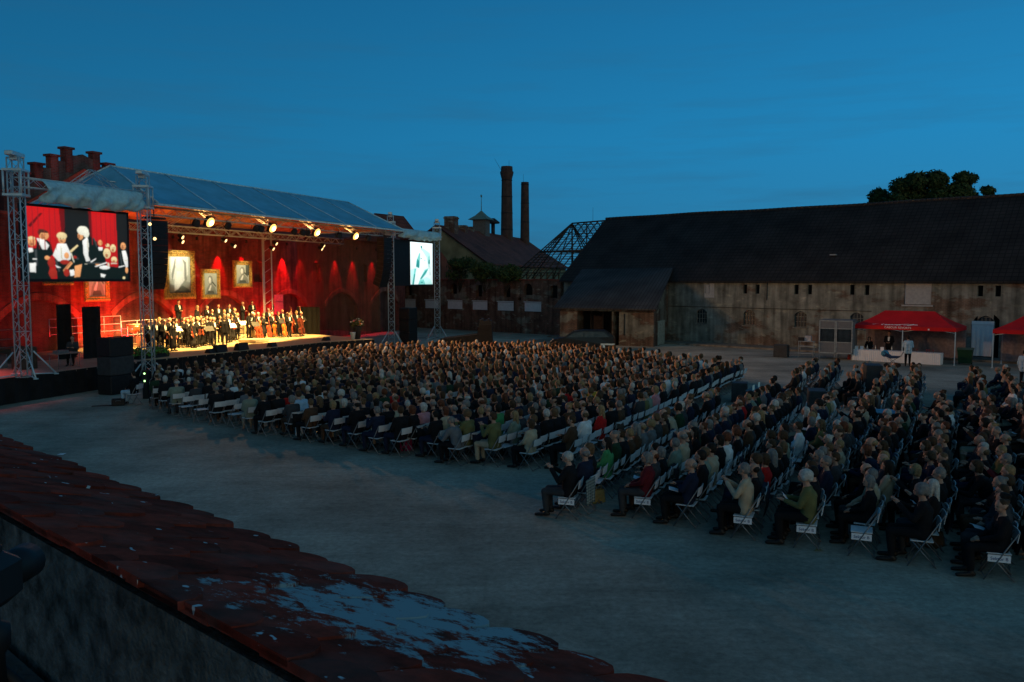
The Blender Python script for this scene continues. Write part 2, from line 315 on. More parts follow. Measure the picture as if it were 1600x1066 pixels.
# ================================================================== the setting
def ground_mat():
    m = bpy.data.materials.new('worn_concrete_yard'); m.use_nodes = True; t = m.node_tree; b = t.nodes['Principled BSDF']; nn = t.nodes.new; lk = t.links.new
    b.inputs['Roughness'].default_value = .93; b.inputs['Specular IOR Level'].default_value = .12
    tcn = nn('ShaderNodeTexCoord')
    a = nn('ShaderNodeTexNoise'); a.inputs['Scale'].default_value = .16; a.inputs['Detail'].default_value = 9; a.inputs['Roughness'].default_value = .68; lk(tcn.outputs['Object'], a.inputs[0])
    r1 = nn('ShaderNodeValToRGB'); el = r1.color_ramp.elements; el[0].position = .36; el[0].color = (.17, .165, .135, 1); el[1].position = .64; el[1].color = (.42, .395, .325, 1); lk(a.outputs[0], r1.inputs[0])
    mpn = nn('ShaderNodeMapping'); mpn.inputs['Rotation'].default_value = (0, 0, R(-28)); mpn.inputs['Scale'].default_value = (.25, 2.2, 1); lk(tcn.outputs['Object'], mpn.inputs[0])
    c = nn('ShaderNodeTexNoise'); c.inputs['Scale'].default_value = 1.4; c.inputs['Detail'].default_value = 8; c.inputs['Roughness'].default_value = .7; lk(mpn.outputs[0], c.inputs[0])
    r2 = nn('ShaderNodeMapRange'); r2.inputs[1].default_value = .3; r2.inputs[2].default_value = .7; r2.inputs[3].default_value = .86; r2.inputs[4].default_value = 1.14; lk(c.outputs[0], r2.inputs[0])
    f = nn('ShaderNodeTexNoise'); f.inputs['Scale'].default_value = 7; f.inputs['Detail'].default_value = 10; f.inputs['Roughness'].default_value = .8; lk(tcn.outputs['Object'], f.inputs[0])
    r3 = nn('ShaderNodeMapRange'); r3.inputs[1].default_value = .3; r3.inputs[2].default_value = .7; r3.inputs[3].default_value = .62; r3.inputs[4].default_value = 1.38; lk(f.outputs[0], r3.inputs[0])
    vo = nn('ShaderNodeTexVoronoi'); vo.feature = 'DISTANCE_TO_EDGE'; vo.inputs['Scale'].default_value = .13; lk(tcn.outputs['Object'], vo.inputs[0])
    nzz = nn('ShaderNodeMapRange'); nzz.inputs[1].default_value = 0; nzz.inputs[2].default_value = .004; nzz.inputs[3].default_value = .93; nzz.inputs[4].default_value = 1; lk(vo.outputs['Distance'], nzz.inputs[0])
    m1 = nn('ShaderNodeMath'); m1.operation = 'MULTIPLY'; lk(r2.outputs[0], m1.inputs[0]); lk(r3.outputs[0], m1.inputs[1])
    m2 = nn('ShaderNodeMath'); m2.operation = 'MULTIPLY'; lk(m1.outputs[0], m2.inputs[0]); lk(nzz.outputs[0], m2.inputs[1])
    v = nn('ShaderNodeVectorMath'); v.operation = 'SCALE'; lk(r1.outputs[0], v.inputs[0]); lk(m2.outputs[0], v.inputs[3]); lk(v.outputs[0], b.inputs['Base Color'])
    bp = nn('ShaderNodeBump'); bp.inputs['Strength'].default_value = .5; bp.inputs['Distance'].default_value = .02; lk(m2.outputs[0], bp.inputs['Height']); lk(bp.outputs[0], b.inputs['Normal'])
    return m
g = MB(); g.poly([(-1500, -200, 0), (1500, -200, 0), (1500, 3000, 0), (-1500, 3000, 0)])
tag(g.build('ground', ground_mat()), kind='structure')
# far hills, a low dark ridge beyond the roofs
hl = MB(); pr = []
for i in range(61):
    x = -900+i*30; pr.append((x, 1400, 16+14*math.sin(i*.33+1)+8*math.sin(i*.81)))
for a, b in zip(pr, pr[1:]):
    hl.poly([(a[0], 1400, -2), (b[0], 1400, -2), b, a]); hl.poly([a, b, (b[0], 1700, -2), (a[0], 1700, -2)])
tag(hl.build('hills', mat('far_wooded_hill', (.03, .06, .06), .95, var=.4, scale=.02)), kind='structure')
# raised strip along the barn foot
# ---------------------------------------------------------------- parapet with beaver-tail tiles in the foreground
E = Vector((.743, -.668, 0)); MN = Vector((.668, .743, 0)); ERZ = math.atan2(E.y, E.x)
def tilemat():
    m = bpy.data.materials.new('old_clay_tile'); m.use_nodes = True; t = m.node_tree; b = t.nodes['Principled BSDF']; nn = t.nodes.new; lk = t.links.new
    b.inputs['Roughness'].default_value = .95; b.inputs['Specular IOR Level'].default_value = .06
    tcn = nn('ShaderNodeTexCoord')
    a = nn('ShaderNodeTexNoise'); a.inputs['Scale'].default_value = 9; a.inputs['Detail'].default_value = 10; a.inputs['Roughness'].default_value = .7; lk(tcn.outputs['Object'], a.inputs[0])
    r1 = nn('ShaderNodeValToRGB'); el = r1.color_ramp.elements; el[0].position = .32; el[0].color = (.085, .020, .012, 1); el[1].position = .72; el[1].color = (.38, .048, .028, 1); lk(a.outputs[0], r1.inputs[0])
    at = nn('ShaderNodeAttribute'); at.attribute_name = 'tone'
    mt = nn('ShaderNodeVectorMath'); mt.operation = 'SCALE'; lk(r1.outputs[0], mt.inputs[0]); lk(at.outputs['Fac'], mt.inputs[3])
    # grey lichen
    g1 = nn('ShaderNodeTexNoise'); g1.inputs['Scale'].default_value = 4.2; g1.inputs['Detail'].default_value = 8; lk(tcn.outputs['Object'], g1.inputs[0])
    gr = nn('ShaderNodeValToRGB'); gr.color_ramp.elements[0].position = .50; gr.color_ramp.elements[1].position = .66; gr.color_ramp.elements[1].color = (.22, .22, .22, 1); lk(g1.outputs[0], gr.inputs[0])
    mxa = nn('ShaderNodeMixRGB'); lk(gr.outputs[0], mxa.inputs[0]); lk(mt.outputs[0], mxa.inputs[1]); mxa.inputs[2].default_value = (.12, .12, .11, 1)
    # splashed limewash, one big patch and a few flecks
    sp = nn('ShaderNodeSeparateXYZ'); lk(tcn.outputs['Object'], sp.inputs[0])
    wv = nn('ShaderNodeTexNoise'); wv.inputs['Scale'].default_value = 8; wv.inputs['Detail'].default_value = 9; wv.inputs['Roughness'].default_value = .75
    mw = nn('ShaderNodeMapping'); mw.inputs['Rotation'].default_value = (0, 0, .5); mw.inputs['Scale'].default_value = (.9, 1.3, 1); lk(tcn.outputs['Object'], mw.inputs[0]); lk(mw.outputs[0], wv.inputs[0])
    g_ = nn('ShaderNodeVectorMath'); g_.operation = 'DISTANCE'; lk(tcn.outputs['Object'], g_.inputs[0]); g_.inputs[1].default_value = (-1.60, 1.34, 4.7)
    ms = nn('ShaderNodeMapRange'); ms.inputs[1].default_value = .22; ms.inputs[2].default_value = .70; ms.inputs[3].default_value = .13; ms.inputs[4].default_value = -.16; lk(g_.outputs['Value'], ms.inputs[0])
    sm = nn('ShaderNodeMath'); sm.operation = 'ADD'; lk(wv.outputs[0], sm.inputs[0]); lk(ms.outputs[0], sm.inputs[1])
    wr = nn('ShaderNodeValToRGB'); wr.color_ramp.elements[0].position = .555; wr.color_ramp.elements[1].position = .62; lk(sm.outputs[0], wr.inputs[0])
    mxb = nn('ShaderNodeMixRGB'); lk(wr.outputs[0], mxb.inputs[0]); lk(mxa.outputs[0], mxb.inputs[1]); mxb.inputs[2].default_value = (.30, .36, .37, 1)
    wv2 = nn('ShaderNodeTexNoise'); wv2.inputs['Scale'].default_value = 14; wv2.inputs['Detail'].default_value = 2; lk(mw.outputs[0], wv2.inputs[0])
    w2 = nn('ShaderNodeValToRGB'); w2.color_ramp.elements[0].position = .715; w2.color_ramp.elements[1].position = .735; lk(wv2.outputs[0], w2.inputs[0])
    mxc = nn('ShaderNodeMixRGB'); lk(w2.outputs[0], mxc.inputs[0]); lk(mxb.outputs[0], mxc.inputs[1]); mxc.inputs[2].default_value = (.5, .53, .55, 1)
    lk(mxc.outputs[0], b.inputs['Base Color'])
    bp = nn('ShaderNodeBump'); bp.inputs['Strength'].default_value = .6; bp.inputs['Distance'].default_value = .004; lk(a.outputs[0], bp.inputs['Height']); lk(bp.outputs[0], b.inputs['Normal'])
    return m
# local frame: x along E, y along MN (outwards to the yard); origin at foot of the camera
PZ = 4.86; FZ = 4.60; YN, YF = .83, 1.68; SL = (FZ-PZ)/(YF-YN)
pw = thing('parapet_wall', 'rough plastered parapet under the red tiled coping in the foreground', 'wall', (0, 0, 0), ERZ)
m = MB(); m.prism([(-9, YN+.02, 3.0), (-9, YF-.12, 3.0), (-9, YF-.12, PZ-.03+(YF-.12-YN)*SL), (-9, YN+.02, PZ-.02)], (12.2, 0, 0))
plm = mat('rough_grey_plaster', (.085, .09, .085), .95, var=.75, scale=16, bump=.8, bscale=60)
m.build('plaster', plm, pw)
tl = MB(); tone = []; ex = .185; TW = .20
for k in range(-1, 6):
    y_end = YF-k*ex
    for i in range(-46, 17):
        x = i*TW+(TW/2 if k % 2 else 0)+random.uniform(-.004, .004)
        lift = random.uniform(0, .012); ln = min(.36, y_end-YN+.02) if k > -1 else .2
        if ln < .05: continue
        ye = y_end+random.uniform(-.03, .022); yw = random.uniform(-.05, .05)
        if k == -1: continue
        y0 = max(YN, ye-ln)
        pts = [(x-TW/2+.002, y0), (x+TW/2-.002, y0), (x+TW/2-.002, ye-TW*.50)]
        nseg = 7
        for q in range(1, nseg): a = PI*q/nseg; pts.append((x+math.cos(a)*(TW/2-.002), ye-TW*.50+math.sin(a)*TW*.50*random.uniform(.94, 1.0)))
        pts.append((x-TW/2+.002, ye-TW*.50)); pts = [(px_+(py_-y0)*yw, py_) for px_, py_ in pts]
        zf = lambda y: PZ+(y-YN)*SL+lift+k*.004
        # tile leans: its lower edge rides on the course below
        zz = lambda y: zf(y)+.012*((y-y0)/max(.05, ye-y0))
        top_ = [(px_, py_, zz(py_)+.019) for px_, py_ in pts]; bot_ = [(px_, py_, zz(py_)) for px_, py_ in pts]
        n = len(pts); o_ = len(tl.f)
        tl.add(bot_+top_, [tuple(range(n-1, -1, -1)), tuple(range(n, 2*n))]+[(j, (j+1) % n, n+(j+1) % n, n+j) for j in range(n)])
        tone += [random.uniform(.6, 1.25)]*(len(tl.f)-o_)
me = tl.mesh('tile_coping', tilemat(), recalc=False)
at_ = me.attributes.new('tone', 'FLOAT', 'FACE'); at_.data.foreach_set('value', tone)
o = bpy.data.objects.new('tile_coping', me); COL.objects.link(o); o.parent = pw
m = MB(); m.bx(-9, 3.2, -6, YN-.01, 4.2, 4.45)
tag(m.build('terrace_floor', mat('dark_terrace_screed', (.07, .07, .07), .9, var=.6, scale=4, bump=.5), None, (0, 0, 0), ERZ), kind='structure')
# a photographer's gear by the left edge
t = thing('tripod_camera', 'black camera on a tripod in the dark lower left corner, its pale leg below', 'camera', (-1.10, 1.70, 4.45))
m = MB(); m.bbox((0, 0, .52), (.10, .13, .11), .022); m.bbox((0, 0, .585), (.05, .06, .035), .012); m.build('camera_body', BLK, t)
m = MB(); m.lathe((0, 0, 0), [(.034, .055), (.036, .09), (.040, .10), (.040, .15), (.030, .152)], 18); m.v = [(v[0], v[2], .515-v[1]) for v in m.v]; m.build('lens', BLK, t)
m = MB(); m.lathe((0, 0, 0), [(.03, .28), (.028, .36), (.04, .38), (.04, .42), (.022, .43), (.022, .465)], 16); m.build('tripod_head', BLK, t)
for k in range(3):
    a = 2*PI*k/3+.9; m = MB(); m.tube((.02*math.cos(a), .02*math.sin(a), .32), (.26*math.cos(a), .26*math.sin(a), 0), .013, .010, 8); m.build('leg', ALU if k == 2 else BLK, t)

# ---------------------------------------------------------------- long barn complex on the right
BQ = Vector((20.1, 70, 0)); BW = Vector((.755, -.656, 0)); BN = Vector((.656, .755, 0)); BRZ = math.atan2(BW.y, BW.x)
def bpt(s_, off, z): p = BQ+BW*s_+BN*off; p.z = z; return p
BX0, BX1, EV = -19.8, 34.0, 5.6
barn = thing('barn', 'long derelict barn with flaking plaster and a huge dark tiled roof', 'barn', BQ+BW*BX0, BRZ)
BM = brickmat('peeling_plaster_brick', (.17, .115, .085), (.13, .09, .07), (.17, .16, .14), (.215, .235, .215), .43, pscale=.35)
BL = BX1-BX0
ops = []; wins = []
def at_s(s_): return s_-BX0
PITCH = 4.42
for k in range(-1, 8):
    s_ = at_s((k)*PITCH)
    if k >= -1:
        for dx in ((-.55, .55) if k != -1 else (.35,)): ops.append((s_+dx-.17, s_+dx+.17, 4.42, 5.18, 0))
    if k in (-1, 0, 1, 2, 4, 6): wins.append(s_-.15)
ops = [o for o in ops if not (at_s(13.26)-1.3 < o[0] < at_s(13.26)+1.3)]
for s_ in wins: ops.append((s_-.5, s_+.5, 1.75, 3.05, .28))
dr = at_s(17.6); ops.append((dr-.8, dr+.8, 0.02, 3.3, .5))
ops.append((at_s(-3.9)-.5, at_s(-3.9)+.5, 4.0, 5.3, 0)); ops.append((at_s(13.0)-.9, at_s(13.0)+.95, 3.75, 5.35, 0))
m = MB(); wall(m, BL, EV, ops, .28, 0, 1, 15.4); m.build('wall', [BM, DARKIN], barn)
for s_ in wins:
    f = MB(); f.bx(s_-.5, s_+.5, .16, .20, 1.75, 3.05); wf = f.build('window', GLASSD, barn)
    q = MB()
    for k in range(5): x = s_-.5+k*.25; q.bx(x-.02, x+.02, .12, .155, 1.78, 3.0-.28*((x-s_)/.5)**2)
    for z in (1.8, 2.2, 2.6, 2.95): q.bx(s_-.5, s_+.5, .125, .15, z-.018, z+.018)
    q.bx(s_-.62, s_+.62, -.07, .12, 1.66, 1.74); q.build('window_frame', mat('weathered_frame', (.16, .17, .16), .8), wf)
q = MB(); q.bx(at_s(-3.9)-.48, at_s(-3.9)+.48, .05, .11, 4.02, 5.28); tag(q.build('shutter', mat('pale_board', (.33, .36, .38), .8, var=.12), barn), 'small pale board in the loft hatch')
q = MB(); q.bx(at_s(13.0)-.88, at_s(13.0)+.93, .05, .11, 3.77, 5.33); tag(q.build('shutter', MATS['pale_board'], barn), 'large pale board in the loft hatch')
q = MB(); q.bx(at_s(13)-1.05, at_s(13)+1.1, -.10, .0-.003, 3.62, 3.73); q.build('sill', MATS['pale_board'], barn)
q = MB()
for x in range(0, int(BL*2)): q.bx(x*.5+.1, x*.5+.22, -.28, -.002, EV-.16, EV-.02)
q.build('rafter_ends', WOODD, barn)
q = MB(); q.tube((0, -.05, 3.25), (BL*.55, -.05, 3.18), .02, .02, 5); q.path([(at_s(1.4), -.06, 3.9), (at_s(1.4), -.06, 5.7)], .03); q.build('cable', BLK, barn)
def roofmat(name, c, sx=.42, sy=.36):
    m = bpy.data.materials.new(name); m.use_nodes = True; t = m.node_tree; b = t.nodes['Principled BSDF']; nn = t.nodes.new; lk = t.links.new
    b.inputs['Roughness'].default_value = .85; b.inputs['Specular IOR Level'].default_value = .2
    tcn = nn('ShaderNodeTexCoord'); sp = nn('ShaderNodeSeparateXYZ'); lk(tcn.outputs['Object'], sp.inputs[0])
    cb = nn('ShaderNodeCombineXYZ'); lk(sp.outputs[0], cb.inputs[0]); lk(sp.outputs[1], cb.inputs[1])
    br = nn('ShaderNodeTexBrick'); br.offset = 0; br.inputs['Scale'].default_value = 1; br.inputs['Brick Width'].default_value = sx; br.inputs['Row Height'].default_value = sy; br.inputs['Mortar Size'].default_value = .05
    br.inputs['Mortar Smooth'].default_value = .9
    br.inputs['Color1'].default_value = (*c, 1); br.inputs['Color2'].default_value = (c[0]*.8, c[1]*.8, c[2]*.82, 1); br.inputs['Mortar'].default_value = (c[0]*.35, c[1]*.35, c[2]*.4, 1); lk(cb.outputs[0], br.inputs[0])
    n = nn('ShaderNodeTexNoise'); n.inputs['Scale'].default_value = .45; n.inputs['Detail'].default_value = 8; lk(tcn.outputs['Object'], n.inputs[0])
    mr2 = nn('ShaderNodeMapRange'); mr2.inputs[1].default_value = .3; mr2.inputs[2].default_value = .7; mr2.inputs[3].default_value = .6; mr2.inputs[4].default_value = 1.35; lk(n.outputs[0], mr2.inputs[0])
    vm = nn('ShaderNodeVectorMath'); vm.operation = 'SCALE'; lk(br.outputs[0], vm.inputs[0]); lk(mr2.outputs[0], vm.inputs[3]); lk(vm.outputs[0], b.inputs['Base Color'])
    bp = nn('ShaderNodeBump'); bp.inputs['Strength'].default_value = .8; bp.inputs['Distance'].default_value = .06; lk(vm.outputs[0], bp.inputs['Height']); lk(bp.outputs[0], b.inputs['Normal'])
    return m
RZ = 12.0; HW = 7.7
RM = roofmat('dark_pantile_roof', (.030, .029, .027), .40, .34)
def sag(x): return .035*math.sin(x*.21)+.02*math.sin(x*.63+1)
m = MB(); nseg = 40
for i in range(nseg):
    x0, x1 = -.3+i*(BL+.6)/nseg, -.3+(i+1)*(BL+.6)/nseg
    for (ya, za, yb, zb) in ((-.4, EV-.12, HW, RZ), (15.4+.4, EV-.12, HW, RZ)):
        a0, a1 = sag(x0), sag(x1)
        m.poly([(x0, ya, za), (x1, ya, za), (x1, yb, zb+a1), (x0, yb, zb+a0)]); m.poly([(x0, ya, za-.14), (x1, ya, za-.14), (x1, yb, zb-.2+a1), (x0, yb, zb-.2+a0)])
    m.poly([(x0, -.4, EV-.12), (x1, -.4, EV-.12), (x1, -.4, EV-.26), (x0, -.4, EV-.26)])
for x in (-.3, BL+.3): m.poly([(x, -.4, EV-.12), (x, HW, RZ+sag(x)), (x, HW, RZ-.2+sag(x)), (x, -.4, EV-.26)]); m.poly([(x, 15.8, EV-.12), (x, HW, RZ+sag(x)), (x, HW, RZ-.2+sag(x)), (x, 15.8, EV-.26)])
rf = m.build('roof', RM, barn, recalc=False)
q = MB()
for i in range(int(BL/.42)): x = -.3+i*.42; q.tube((x, HW, RZ+.02+sag(x)), (x+.44, HW, RZ+.02+sag(x+.44)), .14, .12, 8)
q.build('ridge_tiles', mat('ridge_tile', (.055, .045, .04), .9), rf)
q = MB(); q.bx(at_s(6.0)-.25, at_s(6.0)+.25, 1.95, 2.4, 7.55, 7.65); q.build('skylight', mat('skylight_glass', (.25, .3, .32), .15, spec=.6), rf)
m = MB(); m.poly([(.02, .0, EV-.02), (.02, 15.4, EV-.02), (.02, HW, RZ-.25)]); m.build('gable', BM, barn); m = MB(); m.poly([(BL-.02, .0, EV-.02), (BL-.02, 15.4, EV-.02), (BL-.02, HW, RZ-.25)]); m.build('gable', BM, barn)
# low raised kerb at barn foot
m = MB(); m.bx(0, BL, -2.6, -.02, 0, .14); tag(m.build('pavement', mat('barn_foot_paving', (.17, .16, .14), .95, var=.5, scale=2, bump=.5), None, BQ+BW*BX0, BRZ), kind='structure')
# ---------------------------------------------------------------- lean-to shed
LF0, LF1 = Vector((4.2, 72.8, 0)), Vector((11.8, 69.2, 0)); LB0, LB1 = Vector((7.0, 81.5, 0)), Vector((14.4, 76.0, 0))
ld = (LF1-LF0); LRZ = math.atan2(ld.y, ld.x); Minv = (Matrix.Translation(LF0) @ Matrix.Rotation(LRZ, 4, 'Z')).inverted()
LB0l, LB1l = Minv @ LB0, Minv @ LB1; LLn = ld.length
shed = thing('lean_to_shed', 'low brick lean-to with sloping grey roof and dark open bays, set against the barn', 'shed', LF0, LRZ)
SB = brickmat('soft_red_brick', (.13, .075, .055), (.10, .06, .048), (.13, .12, .10), (.17, .18, .16), .52, pscale=.6)
m = MB(); wall(m, LLn, 3.1, [(1.6, 4.75, .02, 2.9, 0), (4.9, 5.4, .02, 2.9, 0)], 1.6, 0, 1, 2.0); m.build('wall', [SB, DARKIN], shed)
sd = LB1l-Vector((LLn, 2, 0)); m = MB()
m.prism([(LLn-.003, .02, 0), LB1l-Vector((0, 0, 0)), (LB1l.x, LB1l.y, 6.1), (LLn-.003, .02, 3.08)], (-.3, 0, 0)); m.build('side_wall', SB, shed)
m = MB(); m.prism([(-.05+.05, .5, 0), (LB0l.x, LB0l.y, 0), (LB0l.x, LB0l.y, 6.1), (.0, .5, 3.08)], (.3, 0, 0)); m.build('side_wall', SB, shed)
m = MB(); m.prism([(-.4, -.55, 3.05), (LLn+.35, -.55, 3.05), (LB1l.x+.25, LB1l.y+.1, 6.55), (LB0l.x-.2, LB0l.y+.1, 6.50)], (0, 0, .12)); m.build('roof', roofmat('shed_roof_sheet', (.055, .058, .058), .30, 30.), shed)
m = MB(); sx = LLn+.02; m.bx(sx, sx+.02, 1.2, 3.4, .05, 2.1); tag(m.build('door', mat('pale_green_door', (.24, .28, .25), .8, var=.3), shed), 'pale weathered door in the side wall')
for x in (2.5, 3.6): m = MB(); m.bx(x, x+.09, .9, 1.02, .02, 2.9); m.build('post', mat('tarred_wood', (.015, .013, .012), .9), shed)
m = MB(); m.bx(2.4, 3.6, 1.1, 1.16, .05, 2.5); m.build('gate', mat('rusty_gate', (.02, .012, .010), .9, var=.5), shed)
m = MB(); m.tube((LLn-2.55, -.03, 0.9), (LLn-2.55, -.03, 2.7), .045, .045, 8); m.build('drainpipe', BLK, shed)
m = MB(); p = BPT = bpt(-7.35, -.05, 0)
# ---------------------------------------------------------------- ruined roofless wall with white-sheeted openings
RX0, RX1 = -50.0, -20.2
ruin = thing('ruined_wall', 'roofless crumbling brick and plaster wall with six white-sheeted openings', 'wall', BQ+BW*RX0, BRZ)
RL = RX1-RX0
rops = []; panels = []
def s_of(px):   # wall coordinate seen at pixel x
    k = (px-800)/FPX; return (k*70-20.1)/(.755+k*.656)
for px0, px1 in ((630, 649), (664, 685), (699, 722), (738, 761), (777, 802), (819, 845)):
    a, b = s_of(px0)-RX0, s_of(px1)-RX0; panels.append((a, b)); rops.append((a-.05, b+.05, 2.25, 3.35, .12))
for px_, w_ in ((709, 1.0), (825, 1.2)):
    a = s_of(px_)-RX0; rops.append((a-w_/2, a+w_/2, 4.0, 5.2, w_*.5))
for px_ in (640, 749, 793, 866): a = s_of(px_)-RX0; rops.append((a-.5, a+.4, 3.75, 5.0, 0))
for px_ in (622, 729, 811): a = s_of(px_)-RX0; rops.append((a-.2, a+.25, 3.42, 3.75, 0))
RB = brickmat('ruin_brick', (.17, .065, .04), (.12, .05, .035), (.15, .13, .11), (.20, .18, .15), .55, pscale=.55)
m = MB(); wall(m, RL, 5.55, rops, .45, 0, 1, .8); m.build('wall', [RB, DARKIN], ruin)
for a, b in panels: q = MB(); q.bx(a, b, .08, .12, 2.32, 3.2); q.bx(a-.05, b+.05, -.02, .07, 3.24, 3.33); q.build('sheeted_opening', mat('white_sheeting', (.52, .56, .62), .85, var=.1), ruin)
q = MB()
for i in range(int(RL/.24)): z = 5.56+random.uniform(0, .05); q.box((i*.24+.12, .38, z), (.23, .95, .09), rx=random.uniform(-.05, .05))
q.build('tile_capping', mat('red_capping_tile', (.20, .05, .035), .9, var=.5), ruin)
# ---------------------------------------------------------------- bare rafters
fr = thing('bare_roof_frame', 'bare timber rafters and battens of a stripped roof left of the barn', 'roof frame', BQ+BW*(-27.2), BRZ)
FL = 7.2; fz = 11.75; q = MB()
for side in (0, 1):
    y_e = 0.2 if side == 0 else 15.2
    for i in range(8):
        x = .9+i*.85
        if side == 1 or True: q.tube((x if x > 2.4 or True else x, y_e, EV+.1), (max(x, 2.6) if i < 2 else x, HW, fz), .075, .075, 4)
for i in range(5): y = .2+i*3.75; q.tube((.0, y, EV+.1), (2.6, HW, fz), .07, .07, 4)
q.tube((2.6, HW, fz), (FL, HW, fz+.1), .08, .08, 4)
q.build('rafters', WOODD, fr)
q = MB()
for k in range(1, 22):
    t_ = k/22; z = EV+.1+(fz-EV-.1)*t_+.06
    for ys in (.2+(HW-.2)*t_, 15.2-(15.2-HW)*t_): q.tube((2.6*t_, ys, z), (FL, ys, z), .028, .028, 4)
    if k % 2 == 0: q.tube((2.6*t_, .2+(HW-.2)*t_, z), (2.6*t_, 15.2-(15.2-HW)*t_, z), .028, .028, 4)
q.build('battens', WOODD, fr)
q = MB(); q.tube((1.2, 3.8, EV+3), (FL, 3.8, EV+3), .09, .09, 4); q.tube((1.2, 11.6, EV+3), (FL, 11.6, EV+3), .09, .09, 4)
for x in (2.6, 4.6, 6.6): q.tube((x, 3.8, EV+3), (x, 11.6, EV+3), .08, .08, 4); q.tube((x, HW, EV+.1), (x, HW, fz), .08, .08, 4)
q.build('collar_beams', WOODD, fr)
q = MB(); q.tube((5.4, HW, fz), (5.4, HW, fz+1.6), .02, .012, 5); q.build('lightning_rod', BLK, fr)
# house behind, seen through the rafters
h = thing('far_house', 'small far house with pale window trims seen through the bare rafters', 'house', (12.5, 140, 0), R(-10))
m = MB(); wall(m, 13, 7.2, [(2, 3.2, 5.0, 6.4, 0), (5.5, 6.7, 5.0, 6.4, 0), (9, 10.2, 5.0, 6.4, 0)], .2, 0, 1, 8); m.build('wall', [mat('green_grey_render', (.12, .16, .14), .9), DARKIN], h)
m = MB(); m.prism([(-.4, -.4, 7.1), (-.4, 8.4, 7.1), (-.4, 4, 9.9)], (13.8, 0, 0)); m.build('roof', mat('slate_blue_roof', (.06, .07, .085), .7), h)
for x in (2.6, 6.1, 9.6):
    for za, zb in ((6.42, 6.6), (4.85, 4.98)): m = MB(); m.bx(x-.7, x+.7, -.06, -.01, za, zb); m.build('window_trim', mat('pale_trim', (.5, .5, .46), .8), h)

# ---------------------------------------------------------------- red-roofed building with chimneys behind the ruined wall
u2 = Vector((.30, .954, 0)); C0 = Vector((-3.6, 118, 0)); CRZ = math.atan2(u2.y, u2.x)   # local x recedes, local y to the left
mb_ = thing('malt_house', 'ochre building with long red tiled roof behind the ruined wall', 'building', C0, CRZ)
OC = mat('ochre_render', (.19, .155, .085), .92, var=.4, scale=.5)
RT = roofmat('red_tile_roof', (.17, .050, .032), .5, .4)
CL, CD, CE, CR = 47., 15., 7.9, 13.3
m = MB(); wall(m, CL, CE, [(3+i*4.2, 4.3+i*4.2, 5.6, 6.9, .35) for i in range(11)], .25, 0, 1, CD); m.build('wall', [OC, DARKIN], mb_)
m = MB(); m.poly([(.01, 0, CE), (.01, CD, CE), (.01, CD/2, CR-.2)]); m.build('gable', OC, mb_); m = MB(); m.poly([(CL-.01, 0, CE), (CL-.01, CD, CE), (CL-.01, CD/2, CR-.2)]); m.build('gable', OC, mb_)
m = MB()
for (ya, yb) in ((-.6, CD/2), (CD+.6, CD/2)): m.prism([(-.5, ya, CE-.25), (CL+.5, ya, CE-.25), (CL-4 if 1 else 0, yb, CR), (-.5, yb, CR)], (0, 0, .18))
m.poly([(CL+.5, -.6, CE-.1), (CL+.5, CD+.6, CE-.1), (CL-4, CD/2, CR+.1)])
rf = m.build('roof', RT, mb_)
for (x, y, w_, zt) in ((3.0, 6.5, 1.6, 14.8), (9, 7.0, 1.2, 13.9), (14, 7.6, 1.0, 14.0)):
    q = MB(); q.bx(x-w_/2, x+w_/2, y-w_/2, y+w_/2, 11.4, zt); q.bx(x-w_/2-.1, x+w_/2+.1, y-w_/2-.1, y+w_/2+.1, zt-.35, zt-.15); q.build('chimney', RB, rf)
q = MB(); tx, ty = 19., 7.5; q.bx(tx-1.1, tx+1.1, ty-1.1, ty+1.1, 12.2, 15.6); q.build('lantern_tower', mat('grey_boards', (.12, .11, .10), .9), rf)
q = MB(); q.add([(tx-1.75, ty-1.75, 15.4), (tx+1.75, ty-1.75, 15.4), (tx+1.75, ty+1.75, 15.4), (tx-1.75, ty+1.75, 15.4), (tx-.8, ty-.8, 16.1), (tx+.8, ty-.8, 16.1), (tx+.8, ty+.8, 16.1), (tx-.8, ty+.8, 16.1), (tx, ty, 17.0)],
              [(3, 2, 1, 0), (0, 1, 5, 4), (1, 2, 6, 5), (2, 3, 7, 6), (3, 0, 4, 7), (4, 5, 8), (5, 6, 8), (6, 7, 8), (7, 4, 8)])
q.tube((tx, ty, 17.0), (tx, ty, 19.6), .07, .03, 6); q.box((tx, ty, 19.3), (.7, .05, .35)); q.build('lantern_roof', mat('copper_green', (.13, .20, .17), .7), rf)
q = MB(); q.tube((25, 7.5, 12.5), (25, 7.5, 15.3), .35, .35, 8); q.lathe((25, 7.5, 15.2), [(1.1, 0), (1.2, .2), (.3, .9)], 12); q.build('roof_vent', BLK, rf)
